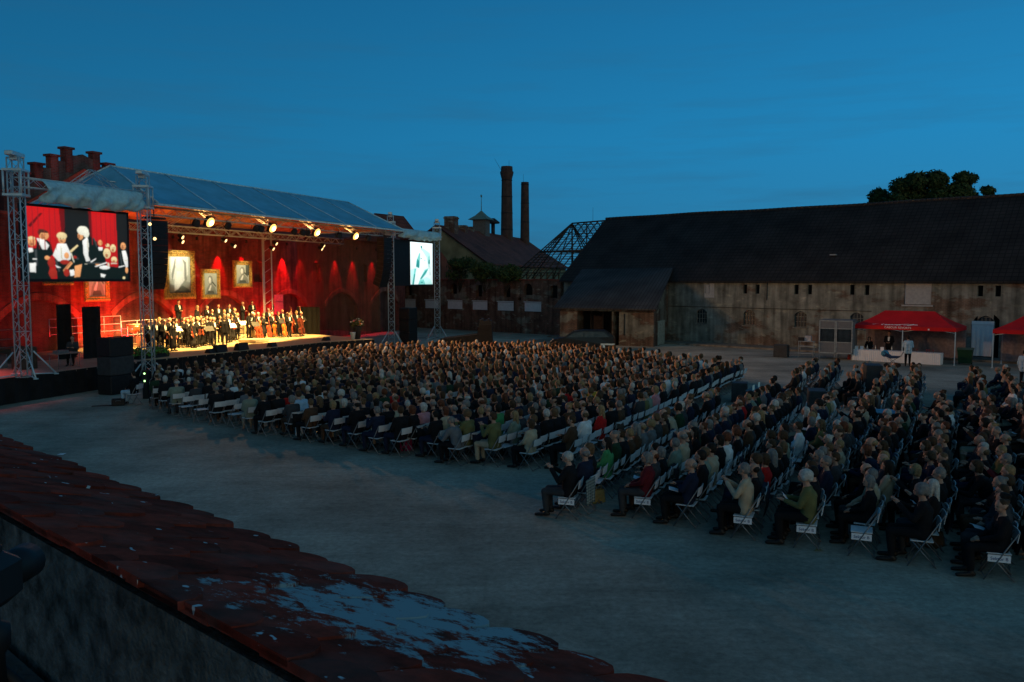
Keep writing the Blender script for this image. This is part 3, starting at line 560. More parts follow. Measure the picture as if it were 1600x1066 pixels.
def chimney(px, d, ytop, r0, r1, crown, label):
    p = ray(px, ytop, d); zt = p.z
    o = thing('factory_chimney', label, 'chimney', (p.x, p.y, 0))
    m = MB()
    pr_ = [(r0, 0), (r0*.99, 4), (r1, zt-(2.2 if crown else .3))]
    if crown: pr_ += [(r1*1.02, zt-2.2), (r1*1.30, zt-1.2), (r1*1.30, zt-.9), (r1*1.15, zt-.85), (r1*1.1, zt)]
    else: pr_ += [(r1, zt)]
    m.lathe((0, 0, 0), pr_, 8 if crown else 14, smooth=not crown); m.build('shaft', mat('chimney_brick', (.070, .042, .034), .9, var=.35, scale=1.3, bump=.6, bscale=6), o)
    q = MB()
    for z in ([zt-2.5-k*2.9 for k in range(5)] if crown else [zt-.5, zt-4, zt-7.5]): q = MB(); rr = r0+(r1-r0)*z/zt; q.lathe((0, 0, z), [(rr+.03, 0), (rr+.05, .05), (rr+.03, .14)], 12); q.build('iron_band', BLK, o)
    if crown: q = MB(); q.tube((-.9, 0, zt-.8), (-2.2, 0, zt+1.4), .03, .02, 5); q.build('lightning_rod', BLK, o); q = MB(); q.tube((.4, 0, zt), (.4, 0, zt+1.1), .03, .02, 5); q.build('lightning_rod', BLK, o)
    else: q = MB(); q.tube((-.3, 0, zt), (-.3, 0, zt+1.5), .03, .02, 5); q.build('lightning_rod', BLK, o)
chimney(792, 150, 263, 1.25, .92, True, 'taller brick factory chimney with a flared crown, left of the pair')
chimney(820, 158, 287, 1.0, .72, False, 'shorter plain brick factory chimney, right of the pair')
# red roof in front of malt house gable
h = thing('outbuilding', 'low outbuilding with dark red roof below the malt house gable', 'building', (-16.5, 104, 0), R(-38))
m = MB(); m.bx(0, 9, 0, 7, 0, 5.6); m.build('wall', RB, h)
m = MB(); m.prism([(-.3, -.4, 5.5), (-.3, 7.4, 5.5), (-.3, 3.5, 9.0)], (7.5, 0, 0)); m.build('roof', RT, h)

# ---------------------------------------------------------------- foliage
def leafmesh(centres, n, size, name, mats, bias=.85):
    """leaf quads scattered in blobs; centres = (x,y,z,r)"""
    C_ = np.array(centres); wts = C_[:, 3]**2; wts /= wts.sum()
    idx = RN.choice(len(C_), n, p=wts); d = RN.normal(size=(n, 3)); d /= np.linalg.norm(d, axis=1)[:, None]
    rr = C_[idx, 3]*(.2+.95*RN.random(n)**.5)*(1+.25*RN.normal(size=n)*.4)
    P = C_[idx, :3]+d*rr[:, None]*np.array([1, 1, .8])
    a = RN.normal(size=(n, 3)); a /= np.linalg.norm(a, axis=1)[:, None]; b = np.cross(a, d); b /= (np.linalg.norm(b, axis=1)[:, None]+1e-9)
    s_ = size*(.6+.8*RN.random(n))[:, None]
    V = np.stack([P-a*s_, P+b*s_*.55, P+a*s_, P-b*s_*.55], 1).reshape(-1, 3)
    me = bpy.data.meshes.new(name); me.vertices.add(4*n); me.vertices.foreach_set('co', V.ravel())
    me.loops.add(4*n); me.loops.foreach_set('vertex_index', np.arange(4*n)); me.polygons.add(n); me.polygons.foreach_set('loop_start', np.arange(0, 4*n, 4)); me.polygons.foreach_set('loop_total', np.full(n, 4))
    for m_ in mats: me.materials.append(m_)
    me.polygons.foreach_set('material_index', RN.integers(0, len(mats), n)); me.update(); return me
LFA = mat('leaf_dark', (.030, .050, .012), .8); LFB = mat('leaf_mid', (.055, .080, .020), .8); LFC = mat('leaf_olive', (.09, .085, .025), .8)
def tree(label, base, h_, blobs, n, size, trunk_r=.5):
    o = thing('tree', label, 'tree', base)
    m = MB(); m.tube((0, 0, 0), (.2, 0, h_*.45), trunk_r, trunk_r*.7, 10)
    for b in blobs[::2]: m.tube((.2, 0, h_*.42), (b[0]*.8, b[1]*.8, b[2]-b[3]*.3), trunk_r*.4, .06, 6)
    m.build('trunk', mat('bark', (.05, .04, .03), .95), o)
    c = bpy.data.objects.new('crown', leafmesh(blobs, n, size, 'crown', [LFA, LFB])); COL.objects.link(c); c.parent = o
    return o
D = 112.
def pxb(px, py, r_px, base):  # blob seen at a pixel
    p = ray(px, py, D)-base; return (p.x, p.y+random.uniform(-3, 3), p.z, r_px/FPX*D)
bs = ray(1445, 437, D); bs.z = 0
bl = [pxb(x, y, r_, bs) for x, y, r_ in ((1378, 307, 14), (1392, 296, 14), (1408, 288, 14), (1425, 291, 14), (1440, 286, 15), (1456, 284, 13), (1466, 281, 10), (1480, 284, 11), (1494, 285, 9), (1497, 296, 10), (1480, 305, 18), (1450, 310, 22), (1415, 312, 22), (1385, 318, 16), (1520, 304, 9), (1525, 299, 5), (1510, 312, 10), (1371, 321, 9), (1400, 330, 20), (1450, 335, 26), (1500, 330, 18), (1547, 312, 2))]
tree('broad dark tree rising behind the ridge of the barn', bs, 16, bl, 30000, .24, .55)
def shrub(label, centre, blobs, n, size, name='shrub'):
    o = thing(name, label, 'shrub', centre)
    m = MB()
    for b in blobs: m.tube((0, 0, 0), (b[0]*.9, b[1]*.9, b[2]*.9), .04, .02, 5)
    m.build('stems', MATS['bark'], o)
    c = bpy.data.objects.new('foliage', leafmesh(blobs, n, size, 'foliage', [LFA, LFB])); COL.objects.link(c); c.parent = o
for lab, px0, px1, py0, py1, d_ in (('tall dark shrub growing behind the ruined wall below the ochre gable', 697, 740, 405, 432, 92), ('middle dark shrub on top of the ruined wall', 740, 775, 412, 433, 89), ('low shrub behind the ruined wall under the small arched windows', 775, 806, 418, 434, 87)):
    c0 = ray((px0+px1)/2, 470, d_); c0.z = 4.2
    bb = []
    for k in range(9):
        p = ray(random.uniform(px0, px1), random.uniform(py0+4, py1), d_)-c0; bb.append((p.x, random.uniform(-.8, .8), p.z, .75))
    shrub(lab, c0, bb, 3500, .12)
for k in range(7):
    s_ = random.uniform(-6, 24); p = bpt(s_, -.35, .12)
# ================================================================== the stage
SA = Vector((-19.05, 45.2, 0)); SU = Vector((.378, .926, 0)); SV = Vector((-.926, .378, 0)); SRZ = math.atan2(SU.y, SU.x); DZ = 1.2
def sp(a, b, z=0): p = SA+SU*a+SV*b; p.z = z; return p
def spx(px, b):            # stage coordinate a seen at pixel column px on the line of constant b
    k = (px-800)/FPX; return (k*(SA.y+SV.y*b)-(SA.x+SV.x*b))/(SU.x-k*SU.y)
def sdepth(a, b): return SA.y+SU.y*a+SV.y*b
# ---------------------------------------------------------------- brick building behind the stage
bb = thing('brick_granary', 'large red brick building with arched niches and a stepped gable behind the stage', 'building', sp(-6, 11.5), SRZ)
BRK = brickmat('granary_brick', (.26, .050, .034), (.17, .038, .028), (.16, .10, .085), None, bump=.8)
GL = 53.
ops = []
for a in (1.7, 9.9, 18.1, 26.3, 34.5, 42.7): ops.append((a+6-2.7, a+6+2.7, .02, 4.35, 1.3))
ops.append((.6, 1.6, .02, 4.6, .4))
for a in (22.2, 30.4, 38.6, 14.0, 5.8): ops.append((a+6-.55, a+6+.55, 5.4, 7.2, .2))
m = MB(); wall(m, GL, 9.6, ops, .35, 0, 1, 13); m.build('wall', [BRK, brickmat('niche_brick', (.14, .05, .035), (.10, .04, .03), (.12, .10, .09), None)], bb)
ARB = brickmat('arch_brick', (.38, .11, .06), (.30, .09, .05), (.2, .16, .14), None, .5)
for a in (1.7, 9.9, 18.1, 26.3, 34.5, 42.7):      # voussoir rings
    n = 22; q = MB()
    for i in range(n):
        x0 = -2.75+5.5*i/n; x1 = -2.75+5.5*(i+1)/n; z = lambda x: 4.37-1.3*(x/2.7)**2
        q.prism([(a+6+x0+.01, -.06, z(x0)), (a+6+x1-.01, -.06, z(x1)), (a+6+x1*1.05, -.06, z(x1)+.42), (a+6+x0*1.05, -.06, z(x0)+.42)], (0, .057, 0))
    q.build('arch_ring', ARB, bb)
q = MB(); q.bx(0, GL, -.10, -.003, 9.2, 9.45); q.bx(0, GL, -.18, -.003, 9.45, 9.62); q.build('cornice', BRK, bb)
m = MB(); m.prism([(7.0, -.45, 9.5), (7.0, 13.4, 9.5), (7.0, 6.5, 12.9)], (GL-6.6, 0, 0)); m.build('roof', roofmat('granary_roof', (.16, .05, .035), .5, .4), bb)
# stepped gable standing above the wall line, raking red trim, pinnacles
gc = 5.4+6
m = MB(); pts = []
def gz(x): return 12.9-.75*abs(x)
stp = [(-6.2, 9.0), (-5.2, 9.0), (-5.2, 11.0), (-4.2, 11.0), (-4.2, 11.8), (-3.2, 11.8), (-3.2, 12.5), (-2.1, 12.5), (-2.1, 13.05), (-1.05, 13.05), (-1.0, 13.5), (-.3, 13.55), (.0, 13.68), (.4, 13.55), (1.0, 13.4), (1.05, 13.05), (2.1, 13.05), (2.1, 12.4), (3.2, 12.4), (3.2, 11.8), (4.2, 11.8), (4.2, 11.0), (5.2, 11.0), (5.2, 9.0), (6.2, 9.0)]
m.prism([(gc+x, .14, z) for x, z in stp], (0, .40, 0))
m.build('stepped_gable', brickmat('gable_brick', (.16, .085, .065), (.12, .07, .055), (.15, .13, .11), None), bb)
for x, zt in ((-1.05, 14.0), (1.05, 14.0), (-2.1, 13.4), (2.1, 13.4), (-3.2, 12.75), (3.2, 12.75), (-4.2, 12.1), (4.2, 12.1), (-5.0, 10.9)):
    q = MB(); q.bx(gc+x-.26, gc+x+.26, .10, .58, zt-1.6, zt-.14); q.bx(gc+x-.38, gc+x+.38, .02, .66, zt-.14, zt); q.build('pinnacle', BRK, bb)
q = MB()
for s_ in (-1, 1): q.prism([(gc+s_*.0, .01, 12.75), (gc+s_*6.6, .01, 8.8), (gc+s_*6.6, .01, 8.35), (gc, .01, 12.25)], (0, .127, 0))
q.build('raking_trim', mat('red_painted_trim', (.42, .06, .03), .8), bb)
q = MB(); q.prism([(gc-4.5, .07, 9.5), (gc+4.5, .07, 9.5), (gc, .07, 12.2)], (0, .067, 0)); q.build('gable_infill', mat('grey_render', (.17, .15, .13), .9, var=.4, scale=2), bb)
# small dark-red roof beyond the right end of the canopy
h = thing('end_house', 'small dark red gabled roof peeping over the right end of the stage canopy', 'house', ray(566, 437, 100)*1.0, R(60))
h.location.z = 0
m = MB(); m.bx(0, 5, -4.6, 0, 0, 10.6); m.build('wall', BRK, h); m = MB(); m.prism([(-.3, .5, 10.4), (-.3, -5.1, 10.4), (-.3, -2.3, 13.4)], (5.6, 0, 0)); m.build('roof', MATS.get('granary_roof') or RT, h)
# ---------------------------------------------------------------- deck
st = thing('stage', 'raised concert stage with pale boards and black skirted front', 'stage', sp(0, 0), SRZ)
main = [(-.15, .95), (2, .6), (5.3, .25), (10, .0), (14.4, -.25), (18.4, -2.0), (19.7, .9), (21.6, 6.0), (21.6, 11.2), (-.15, 11.2)]
wing = [(-16, -.2), (-.2, .93), (-.2, 11.2), (-16, 11.2)]
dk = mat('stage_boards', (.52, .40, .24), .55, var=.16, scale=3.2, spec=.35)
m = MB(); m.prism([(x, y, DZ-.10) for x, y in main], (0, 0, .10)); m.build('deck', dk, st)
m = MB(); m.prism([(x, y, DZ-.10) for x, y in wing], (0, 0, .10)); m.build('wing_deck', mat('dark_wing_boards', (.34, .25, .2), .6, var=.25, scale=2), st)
m = MB(); fr_ = [(-16, -.24)]+main[:7]+[(21.6, 6.0)]
ns = 0
for (x0, y0), (x1, y1) in zip(fr_, fr_[1:]):
    L_ = math.hypot(x1-x0, y1-y0); n = max(2, int(L_/.22))
    for i in range(n):
        def P_(k): t_ = k/n; off = .035*math.sin((ns+k)*2.1); nx, ny = (y1-y0)/L_, -(x1-x0)/L_; return (x0+(x1-x0)*t_+nx*(.03+off), y0+(y1-y0)*t_+ny*(.03+off))
        a, b = P_(i), P_(i+1); m.poly([(a[0], a[1], .01), (b[0], b[1], .01), (b[0], b[1], DZ-.012), (a[0], a[1], DZ-.012)])
    ns += n
m.build('skirt', BLKC, st)
for (a, b, w_, d_, z) in ((6.5, 7.0, 9.5, 1.4, .3), (7.5, 8.4, 9.0, 1.4, .6), (13.6, 9.2, 4.0, 1.2, .75)):
    q = MB(); q.bx(a, a+w_, b, b+d_, DZ, DZ+z); q.build('riser', dk, st)
q = MB(); q.bbox((12.6, 4.2, DZ+.13), (1.5, 1.5, .22), .03); tag(q.build('podium', dk, st), 'low conductor podium')
for k in range(3): q = MB(); q.bx(15.6, 16.8, 6.2+k*.38, 6.55+k*.38, DZ, DZ+.3*(k+1)); q.build('step', mat('step_boards', (.40, .30, .18), .7), st)
# ---------------------------------------------------------------- canopy roof
rf_ = thing('stage_canopy', 'pale blue fabric hipped canopy stretched over the concert stage', 'canopy', sp(0, 0), SRZ)
Sinv = (Matrix.Translation(SA) @ Matrix.Rotation(SRZ, 4, 'Z')).inverted()
FAB = mat('canopy_fabric', (.12, .42, .60), .85, var=.14, scale=1.0, spec=.1)
FT = FAB.node_tree; tr_ = FT.nodes.new('ShaderNodeBsdfTranslucent'); tr_.inputs[0].default_value = (.30, .42, .40, 1); ms_ = FT.nodes.new('ShaderNodeMixShader'); ms_.inputs[0].default_value = .02
FT.links.new(FT.nodes['Principled BSDF'].outputs[0], ms_.inputs[1]); FT.links.new(tr_.outputs[0], ms_.inputs[2]); FT.links.new(ms_.outputs[0], FT.nodes['Material Output'].inputs[0])
A0 = (0., 0., 9.7); A1 = (26.6, 0., 9.7); R0 = (1.5, 5.0, 12.1); R1 = (25.9, 5.0, 12.1); B0 = (0., 10.6, 9.7); B1 = (26.6, 10.6, 9.7)
m = MB(); bays = 6
def lerp(a, b, t): return tuple(a[i]+(b[i]-a[i])*t for i in range(3))
NA, NB = 36, 8
for (e0, e1) in ((A0, A1), (B0, B1)):
    V = []
    for i in range(NA+1):
        t_ = i/NA; lo = lerp(e0, e1, t_); hi = lerp(R0, R1, t_)
        for j in range(NB+1):
            s_ = j/NB; p = list(lerp(lo, hi, s_)); bay = abs(math.sin(PI*t_*bays)); p[2] -= .16*bay*math.sin(PI*min(1, s_+.15)); 
            if j == 0: p[2] += .0+.10*bay
            V.append(p)
    F = [(i*(NB+1)+j, (i+1)*(NB+1)+j, (i+1)*(NB+1)+j+1, i*(NB+1)+j+1) for i in range(NA) for j in range(NB)]
    m.add(V, F, 0, True)
for (a, b, r_) in ((A0, B0, R0), (A1, B1, R1)): m.add([a, b, r_], [(0, 1, 2)])
m.build('fabric', FAB, rf_)
lm_ = MB(); lm_.v = [(x, y, z-.045) for x, y, z in m.v]; lm_.f = list(m.f); lm_.m = list(m.m); lm_.sm = list(m.sm); lm_.build('lit_underside', mat('warm_lit_tan', (.42, .22, .10), .9, var=.45, scale=1.6, bump=.8, bscale=4), rf_)  # added inner skin; its tan stands in for warm lamplight on the underside
m = MB()
m.prism([A0, A1, (26.6, 0, 9.58), (0, 0, 9.58)], (0, -.02, 0)); m.prism([A0, B0, (0, 10.6, 9.58), (0, 0, 9.58)], (-.02, 0, 0)); m.prism([A1, B1, (26.6, 10.6, 9.58), (26.6, 0, 9.58)], (.02, 0, 0))
m.build('hem', mat('hem_fabric', (.45, .68, .74), .6), rf_)
m = MB()
for k in range(1, bays): t_ = k/bays; m.tube(Vector(lerp(A0, A1, t_))+Vector((0, -.03, .05)), Vector(lerp(R0, R1, t_))+Vector((0, 0, .04)), .03, .03, 6)
for a, b in ((A0, R0), (B0, R0), (A1, R1), (R0, R1)): m.tube(Vector(a)+Vector((0, 0, .03)), Vector(b)+Vector((0, 0, .04)), .05, .05, 6)
m.build('seam', MATS['hem_fabric'], rf_)
# steel roof structure
rt = thing('roof_truss_grid', 'warm lit grid of aluminium roof trusses under the stage canopy', 'truss', sp(0, 0), SRZ)
for (p0, p1) in (((0, .9, 9.35), (26.4, .9, 9.35)), ((0, 6.0, 8.85), (26.4, 6.0, 8.85)), ((0, 10.3, 9.2), (26.4, 10.3, 9.2))):
    m = MB(); truss(m, p0, p1, .42, .03, .014, .6); m.build('main_truss', ALU, rt)
for a in (.2, 5.4, 10.6, 15.8, 21, 26.2):
    m = MB(); truss(m, (a, 1.2, 9.3), (a, 5.0, 11.6), .30, .024, .012, .6); truss(m, (a, 5.0, 11.6), (a, 10.2, 9.3), .30, .024, .012, .6); m.build('rafter_truss', ALU, rt)
m = MB()
for y, z in ((2.0, 9.98), (3.0, 10.55), (4.0, 11.1), (6.6, 11.1), (8, 10.4)): m.tube((.3, y, z), (26.2, y, z), .035, .035, 6)
m.build('purlin', ALU, rt)
# ---------------------------------------------------------------- towers
def tower(a, b, zb, label, base=True, top=11.25, rot=.5):
    o = thing('truss_tower', label, 'truss tower', sp(a, b, zb), SRZ+rot, 'truss towers of the stage rig'); H_ = top-zb
    m = MB(); truss(m, (0, 0, 0), (0, 0, H_-.25), .50, .032, .014, .50); m.build('mast', ALU, o)
    m = MB()
    for x in (-.37, .37):
        for y in (-.37, .37): m.tube((x, y, H_-1.95), (x, y, H_-.75), .045, .045, 6)
    for z in (H_-1.9, H_-.8):
        for s_ in (-.37, .37): m.box((s_, 0, z), (.09, .83, .10)); m.box((0, s_, z), (.65, .09, .10))
    m.build('sleeve_block', ALU, o)
    m = MB(); m.bbox((0, 0, H_-.1), (1.25, .34, .20), .03); m.bx(-.2, .2, -.16, .16, H_-.35, H_-.2); m.build('head_beam', ALU, o)
    if base:
        m = MB()
        for sx in (-1, 1):
            for sy in (-1, 1): m.tube((sx*.3, sy*.3, 1.15), (sx*1.05, sy*.95, .04), .035, .035, 6); m.tube((sx*.2, sy*.2, .12), (sx*1.05, sy*.95, .05), .03, .03, 6); m.tube((sx*1.05, sy*.95, 0), (sx*1.05, sy*.95, .05), .11, .11, 8)
        m.build('outrigger', ALU, o)
    return o
tower(-8.3, -.1, DZ, 'aluminium truss tower at the left edge of the large screen')
tower(-1.15, -.15, 0, 'aluminium truss tower between the large screen and the stage opening')
tower(27.2, 1.65, 0, 'aluminium truss tower at the right end of the stage opening')
tower(35.8, 1.7, 0, 'aluminium truss tower right of the bright portrait screen')
t = thing('upstage_mast', 'three-legged lighting mast standing near the back wall of the stage', 'mast', sp(20.2, 9.0, DZ), SRZ)
m = MB()
for x, y in ((-.5, 0), (0, .3), (.45, -.1)): m.tube((x, y, 0), (x, y, 8), .06, .06, 8)
m.build('pipe', ALU, t); m = MB()
for k in range(9): m.tube((-.5, 0, .6+k*.85), (.45, -.1, 1.1+k*.85), .02, .02, 4)
m.build('bracing', ALU, t)
def beam(a0, b0, a1, b1, z, label):
    o = thing('header_truss', label, 'truss', sp(a0, b0, z), SRZ); m = MB(); dd = Vector((a1-a0, b1-b0, 0)); truss(m, (0, 0, 0), dd, .42, .03, .014, .55); m.build('truss_beam', ALU, o); return o
beam(-8.3, -.1, -1.15, -.15, 9.95, 'horizontal truss carrying the large screen between two towers')
beam(27.2, 1.65, 35.8, 1.7, 9.75, 'horizontal truss carrying the portrait screen')
def tarp(a0, a1, b, zt, zb, label, seed):
    rng = random.Random(seed); o = thing('crumpled_tarp', label, 'tarpaulin', sp(a0, b, 0), SRZ); W_ = a1-a0; nx, nz_ = 40, 10; V = []
    for i in range(nx+1):
        x = W_*i/nx
        for j in range(nz_+1):
            t_ = j/nz_; sagz = .16*math.sin(PI*i/nx)*t_; y = -.28*math.sin(PI*t_)-.16*math.sin(x*2.7+t_*4.5)*math.sin(PI*t_)-.10*math.sin(x*7.1+seed+t_*9)*t_-.05*math.sin(x*13+t_*14)
            V.append((x+.1*math.sin(t_*5+x), y-.18*(t_>.5)*math.sin(x*3.3)**2, zt+(zb-zt)*t_-sagz+.05*math.sin(x*5+seed)*t_))
    F = [(i*(nz_+1)+j, (i+1)*(nz_+1)+j, (i+1)*(nz_+1)+j+1, i*(nz_+1)+j+1) for i in range(nx) for j in range(nz_)]
    m = MB(); m.add(V, F, 0, True); s_ = m.build('sheet', mat('tarp_fabric', (.38, .62, .68), .6, var=.15), o)
    mo = s_.modifiers.new('thick', 'SOLIDIFY'); mo.thickness = .02
tarp(-7.3, -1.5, -.35, 10.15, 9.15, 'crumpled pale blue tarpaulin rolled up above the large screen', 3)
tarp(28.0, 35.2, 1.3, 10.0, 9.25, 'scalloped pale tarpaulin rolled up above the portrait screen', 8)
# ---------------------------------------------------------------- screens
def screen(label, a0, a1, b, z0, z1, layers, scale=1., frame=.12, name='video_screen'):
    o = thing(name, label, 'video screen', sp(a0, b, z0), SRZ); W_, H_ = a1-a0, z1-z0
    m = MB(); m.bx(-frame, W_+frame, .0, .35, -frame, H_+frame); m.build('casing', BLK, o)
    img = raster(layers, int(W_*42), int(H_*42), 2, .05); pc = bpy.data.objects.new('picture', picmesh('picture', img, W_, H_, -.006, colmat(name+'_light', scale))); COL.objects.link(pc); pc.parent = o
    return o
def el(cx, cy, rx, ry, n=14, a0=0, a1=2*PI): return [(cx+rx*math.cos(a0+(a1-a0)*i/n), cy+ry*math.sin(a0+(a1-a0)*i/n)) for i in range(n)]
def Z(pts): return [((x-285)/1045, (y-30)/755) for x, y in pts]
def ZE(x, y, rx, ry): return Z(el(x, y, rx, ry))
FL_ = (.95, .42, .16); HA = (.95, .75, .38); WH = (1, 1, .95); BK = (.004, .010, .007); RD = (.62, .008, .008); DR = (.16, .004, .004); DK = (.010, .010, .009); VI = (.42, .025, .012)
layers = [(RD, [Z([(285, 30), (640, 30), (640, 785), (285, 785)]), Z([(915, 30), (1205, 30), (1215, 785), (925, 785)])]),
 (DK, [Z([(640, 30), (915, 30), (925, 785), (640, 785)]), Z([(1205, 30), (1330, 30), (1330, 785), (1215, 785)])]),
 (DR, [Z([(600, 30), (655, 30), (650, 400), (625, 400)]), Z([(900, 30), (935, 30), (930, 400), (915, 400)]), Z([(300, 230), (420, 90), (440, 95), (320, 250)])]),
 (BK, [Z([(285, 470), (370, 460), (380, 370), (440, 350), (510, 400), (530, 520), (480, 560), (500, 785), (290, 785)]),
       Z([(540, 560), (720, 560), (800, 610), (820, 785), (560, 785)]),
       Z([(870, 310), (930, 315), (985, 370), (1020, 480), (1060, 600), (1110, 785), (800, 785), (815, 610), (715, 590), (700, 530), (790, 440), (815, 350)]),
       Z([(960, 440), (1060, 440), (1080, 640), (1320, 650), (1330, 785), (960, 785)]), Z([(1210, 460), (1260, 440), (1330, 520), (1330, 785), (1220, 785)])]),
 (WH, [Z([(375, 360), (440, 358), (495, 430), (470, 470), (425, 470)]), Z([(575, 405), (660, 400), (705, 510), (700, 570), (640, 600), (570, 590), (525, 530)]),
       Z([(830, 360), (885, 310), (895, 400), (885, 520), (905, 580), (860, 590), (835, 500)]), Z([(290, 465), (335, 462), (340, 500), (300, 510)]), Z([(298, 620), (360, 615), (358, 715), (302, 712)]),
       Z([(1258, 455), (1305, 450), (1328, 540), (1330, 640), (1300, 650), (1275, 560)]), ZE(1060, 652, 60, 22), Z([(995, 425), (1045, 425), (1040, 460), (1000, 460)]), Z([(685, 685), (730, 680), (735, 745), (690, 750)]),
       Z([(1010, 720), (1070, 735), (1050, 765), (1015, 760)])]),
 (FL_, [ZE(330, 400, 38, 45), ZE(445, 325, 48, 48), ZE(620, 355, 38, 48), ZE(810, 310, 30, 42), ZE(1020, 375, 24, 32), ZE(1278, 400, 32, 42), ZE(660, 530, 26, 34), ZE(470, 560, 26, 22), ZE(990, 615, 34, 18),
        Z([(615, 690), (700, 590), (720, 610), (640, 710)]), Z([(740, 640), (815, 620), (790, 760), (730, 765)]), ZE(1310, 680, 18, 36)]),
 (HA, [ZE(620, 320, 52, 40), ZE(1090, 490, 42, 58), ZE(1160, 430, 34, 46), ZE(1168, 560, 34, 34), ZE(330, 360, 34, 18), Z([(690, 480), (775, 405), (785, 420), (705, 500)]), ZE(1100, 400, 24, 20), ZE(1275, 770, 16, 18)]),
 ((1, .98, .80), [ZE(838, 250, 62, 52), ZE(870, 280, 34, 46)]),
 ((.09, .025, .012), [Z([(385, 300), (395, 262), (450, 262), (495, 290), (480, 300), (420, 300), (400, 330)])]),
 ((.40, .010, .012), [Z([(285+k*18, 30), (292+k*18, 30), (294+k*18, 470), (288+k*18, 470)]) for k in range(0, 18, 3)]+[Z([(930+k*17, 30), (936+k*17, 30), (938+k*17, 400), (931+k*17, 400)]) for k in range(0, 16, 3)]),
  ((.55, .20, .08), [ZE(430, 335, 14, 30), ZE(795, 318, 12, 22), ZE(322, 420, 16, 20), ZE(612, 372, 14, 16), ZE(1268, 412, 12, 22), ZE(1084, 515, 16, 22), ZE(1158, 452, 14, 18), ZE(1164, 580, 16, 14), Z([(620, 690), (640, 690), (710, 600), (700, 592)])]),
  ((.03, .012, .01), [ZE(428, 318, 5, 4), ZE(462, 318, 5, 4), ZE(448, 350, 12, 3), ZE(606, 348, 5, 4), ZE(634, 348, 5, 4), ZE(622, 382, 11, 3), ZE(797, 300, 6, 4), ZE(790, 332, 9, 3), ZE(318, 392, 5, 4), ZE(344, 392, 5, 4), ZE(332, 422, 10, 3), ZE(1014, 370, 3, 3), ZE(1028, 370, 3, 3), ZE(1270, 392, 4, 4), ZE(1290, 392, 4, 4), ZE(1280, 420, 9, 3), ZE(1080, 482, 4, 4), ZE(1102, 482, 4, 4), ZE(1152, 424, 4, 4), ZE(1170, 424, 4, 4)]),
  ((.05, .06, .06), [Z([(940, 320), (958, 328), (990, 420), (975, 430)]), Z([(870, 600), (1050, 600), (1055, 612), (872, 612)]), Z([(350, 480), (372, 470), (380, 640), (362, 650)]), Z([(545, 580), (560, 580), (590, 700), (575, 710)]), Z([(1235, 480), (1245, 476), (1262, 620), (1250, 640)]), Z([(720, 540), (735, 520), (790, 560), (770, 575)])]),
  ((.75, .72, .55), [Z([(700, 505), (712, 500), (740, 600), (728, 604)]), Z([(880, 330), (892, 400), (886, 500), (878, 420)]), Z([(600, 430), (612, 430), (618, 570), (604, 560)]), Z([(1090, 600), (1110, 596), (1115, 640), (1094, 642)]), Z([(1130, 600), (1200, 598), (1200, 606), (1130, 612)]), Z([(840, 612), (872, 612), (870, 622), (842, 622)]), Z([(1290, 560), (1330, 556), (1330, 566), (1290, 570)])]),
  (VI, [ZE(505, 610, 34, 50), ZE(518, 720, 42, 56), ZE(640, 600, 48, 26), ZE(655, 715, 30, 40), ZE(745, 545, 20, 16)]),
 (WH, [Z([(905, 590), (970, 548), (965, 562), (915, 600)]), Z([(945, 640), (1085, 590), (1090, 600), (960, 650)]), Z([(1215, 640), (1290, 622), (1290, 632), (1218, 652)]), Z([(545, 635), (600, 660), (560, 665)]), Z([(330, 572), (370, 572), (370, 580), (330, 580)])])]
screen('large video screen showing a white haired conductor among musicians on red', -7.7, -2.0, .15, 5.62, 8.95, layers, .95)
def Y(pts): return [((x-165)/435, (y-125)/860) for x, y in pts]
T1 = (.02, .28, .27); T2 = (.20, .62, .58); T3 = (.50, .85, .82); W2 = (.86, 1, 1)
lay2 = [(W2, [Y([(165, 125), (600, 125), (600, 985), (165, 985)])]),
 (T3, [Y([(350, 260), (420, 240), (500, 300), (545, 340), (550, 560), (520, 660), (480, 420), (400, 300)]), Y([(170, 690), (250, 650), (260, 800), (200, 985), (185, 985)]), Y([(350, 880), (480, 830), (560, 880), (590, 985), (320, 985)])]),
 (T2, [Y([(335, 340), (355, 340), (345, 560), (335, 650), (270, 630), (280, 500)]), Y([(515, 400), (540, 380), (545, 560), (510, 560)]), Y([(440, 680), (520, 640), (470, 760), (380, 880), (340, 880)]), Y([(240, 660), (280, 660), (260, 760), (230, 985), (195, 985)]), Y([(340, 890), (420, 880), (450, 985), (310, 985)])]),
 (T1, [Y([(365, 180), (395, 200), (390, 260), (360, 220)]), Y([(300, 460), (330, 500), (330, 650), (275, 610)]), Y([(520, 470), (545, 470), (540, 550), (512, 545)]), Y([(455, 700), (500, 680), (430, 790), (370, 865), (360, 850)]), Y([(235, 780), (255, 760), (225, 985), (205, 985)]),
       Y([(355, 440), (385, 440), (385, 455), (360, 455)]), Y([(430, 480), (455, 480), (450, 490), (432, 490)]), Y([(360, 930), (400, 930), (400, 950), (360, 950)]), Y([(540, 600), (546, 600), (550, 800), (544, 800)])])]
o = screen('bright white screen with a teal line portrait between the right towers', 30.65, 34.9, 1.7, 5.15, 8.95, lay2, 1.25, name='portrait_screen')
m = MB(); m.bx(-2.7, -.13, .02, .3, -.1, 3.9); m.build('blank_panel', BLK, o)
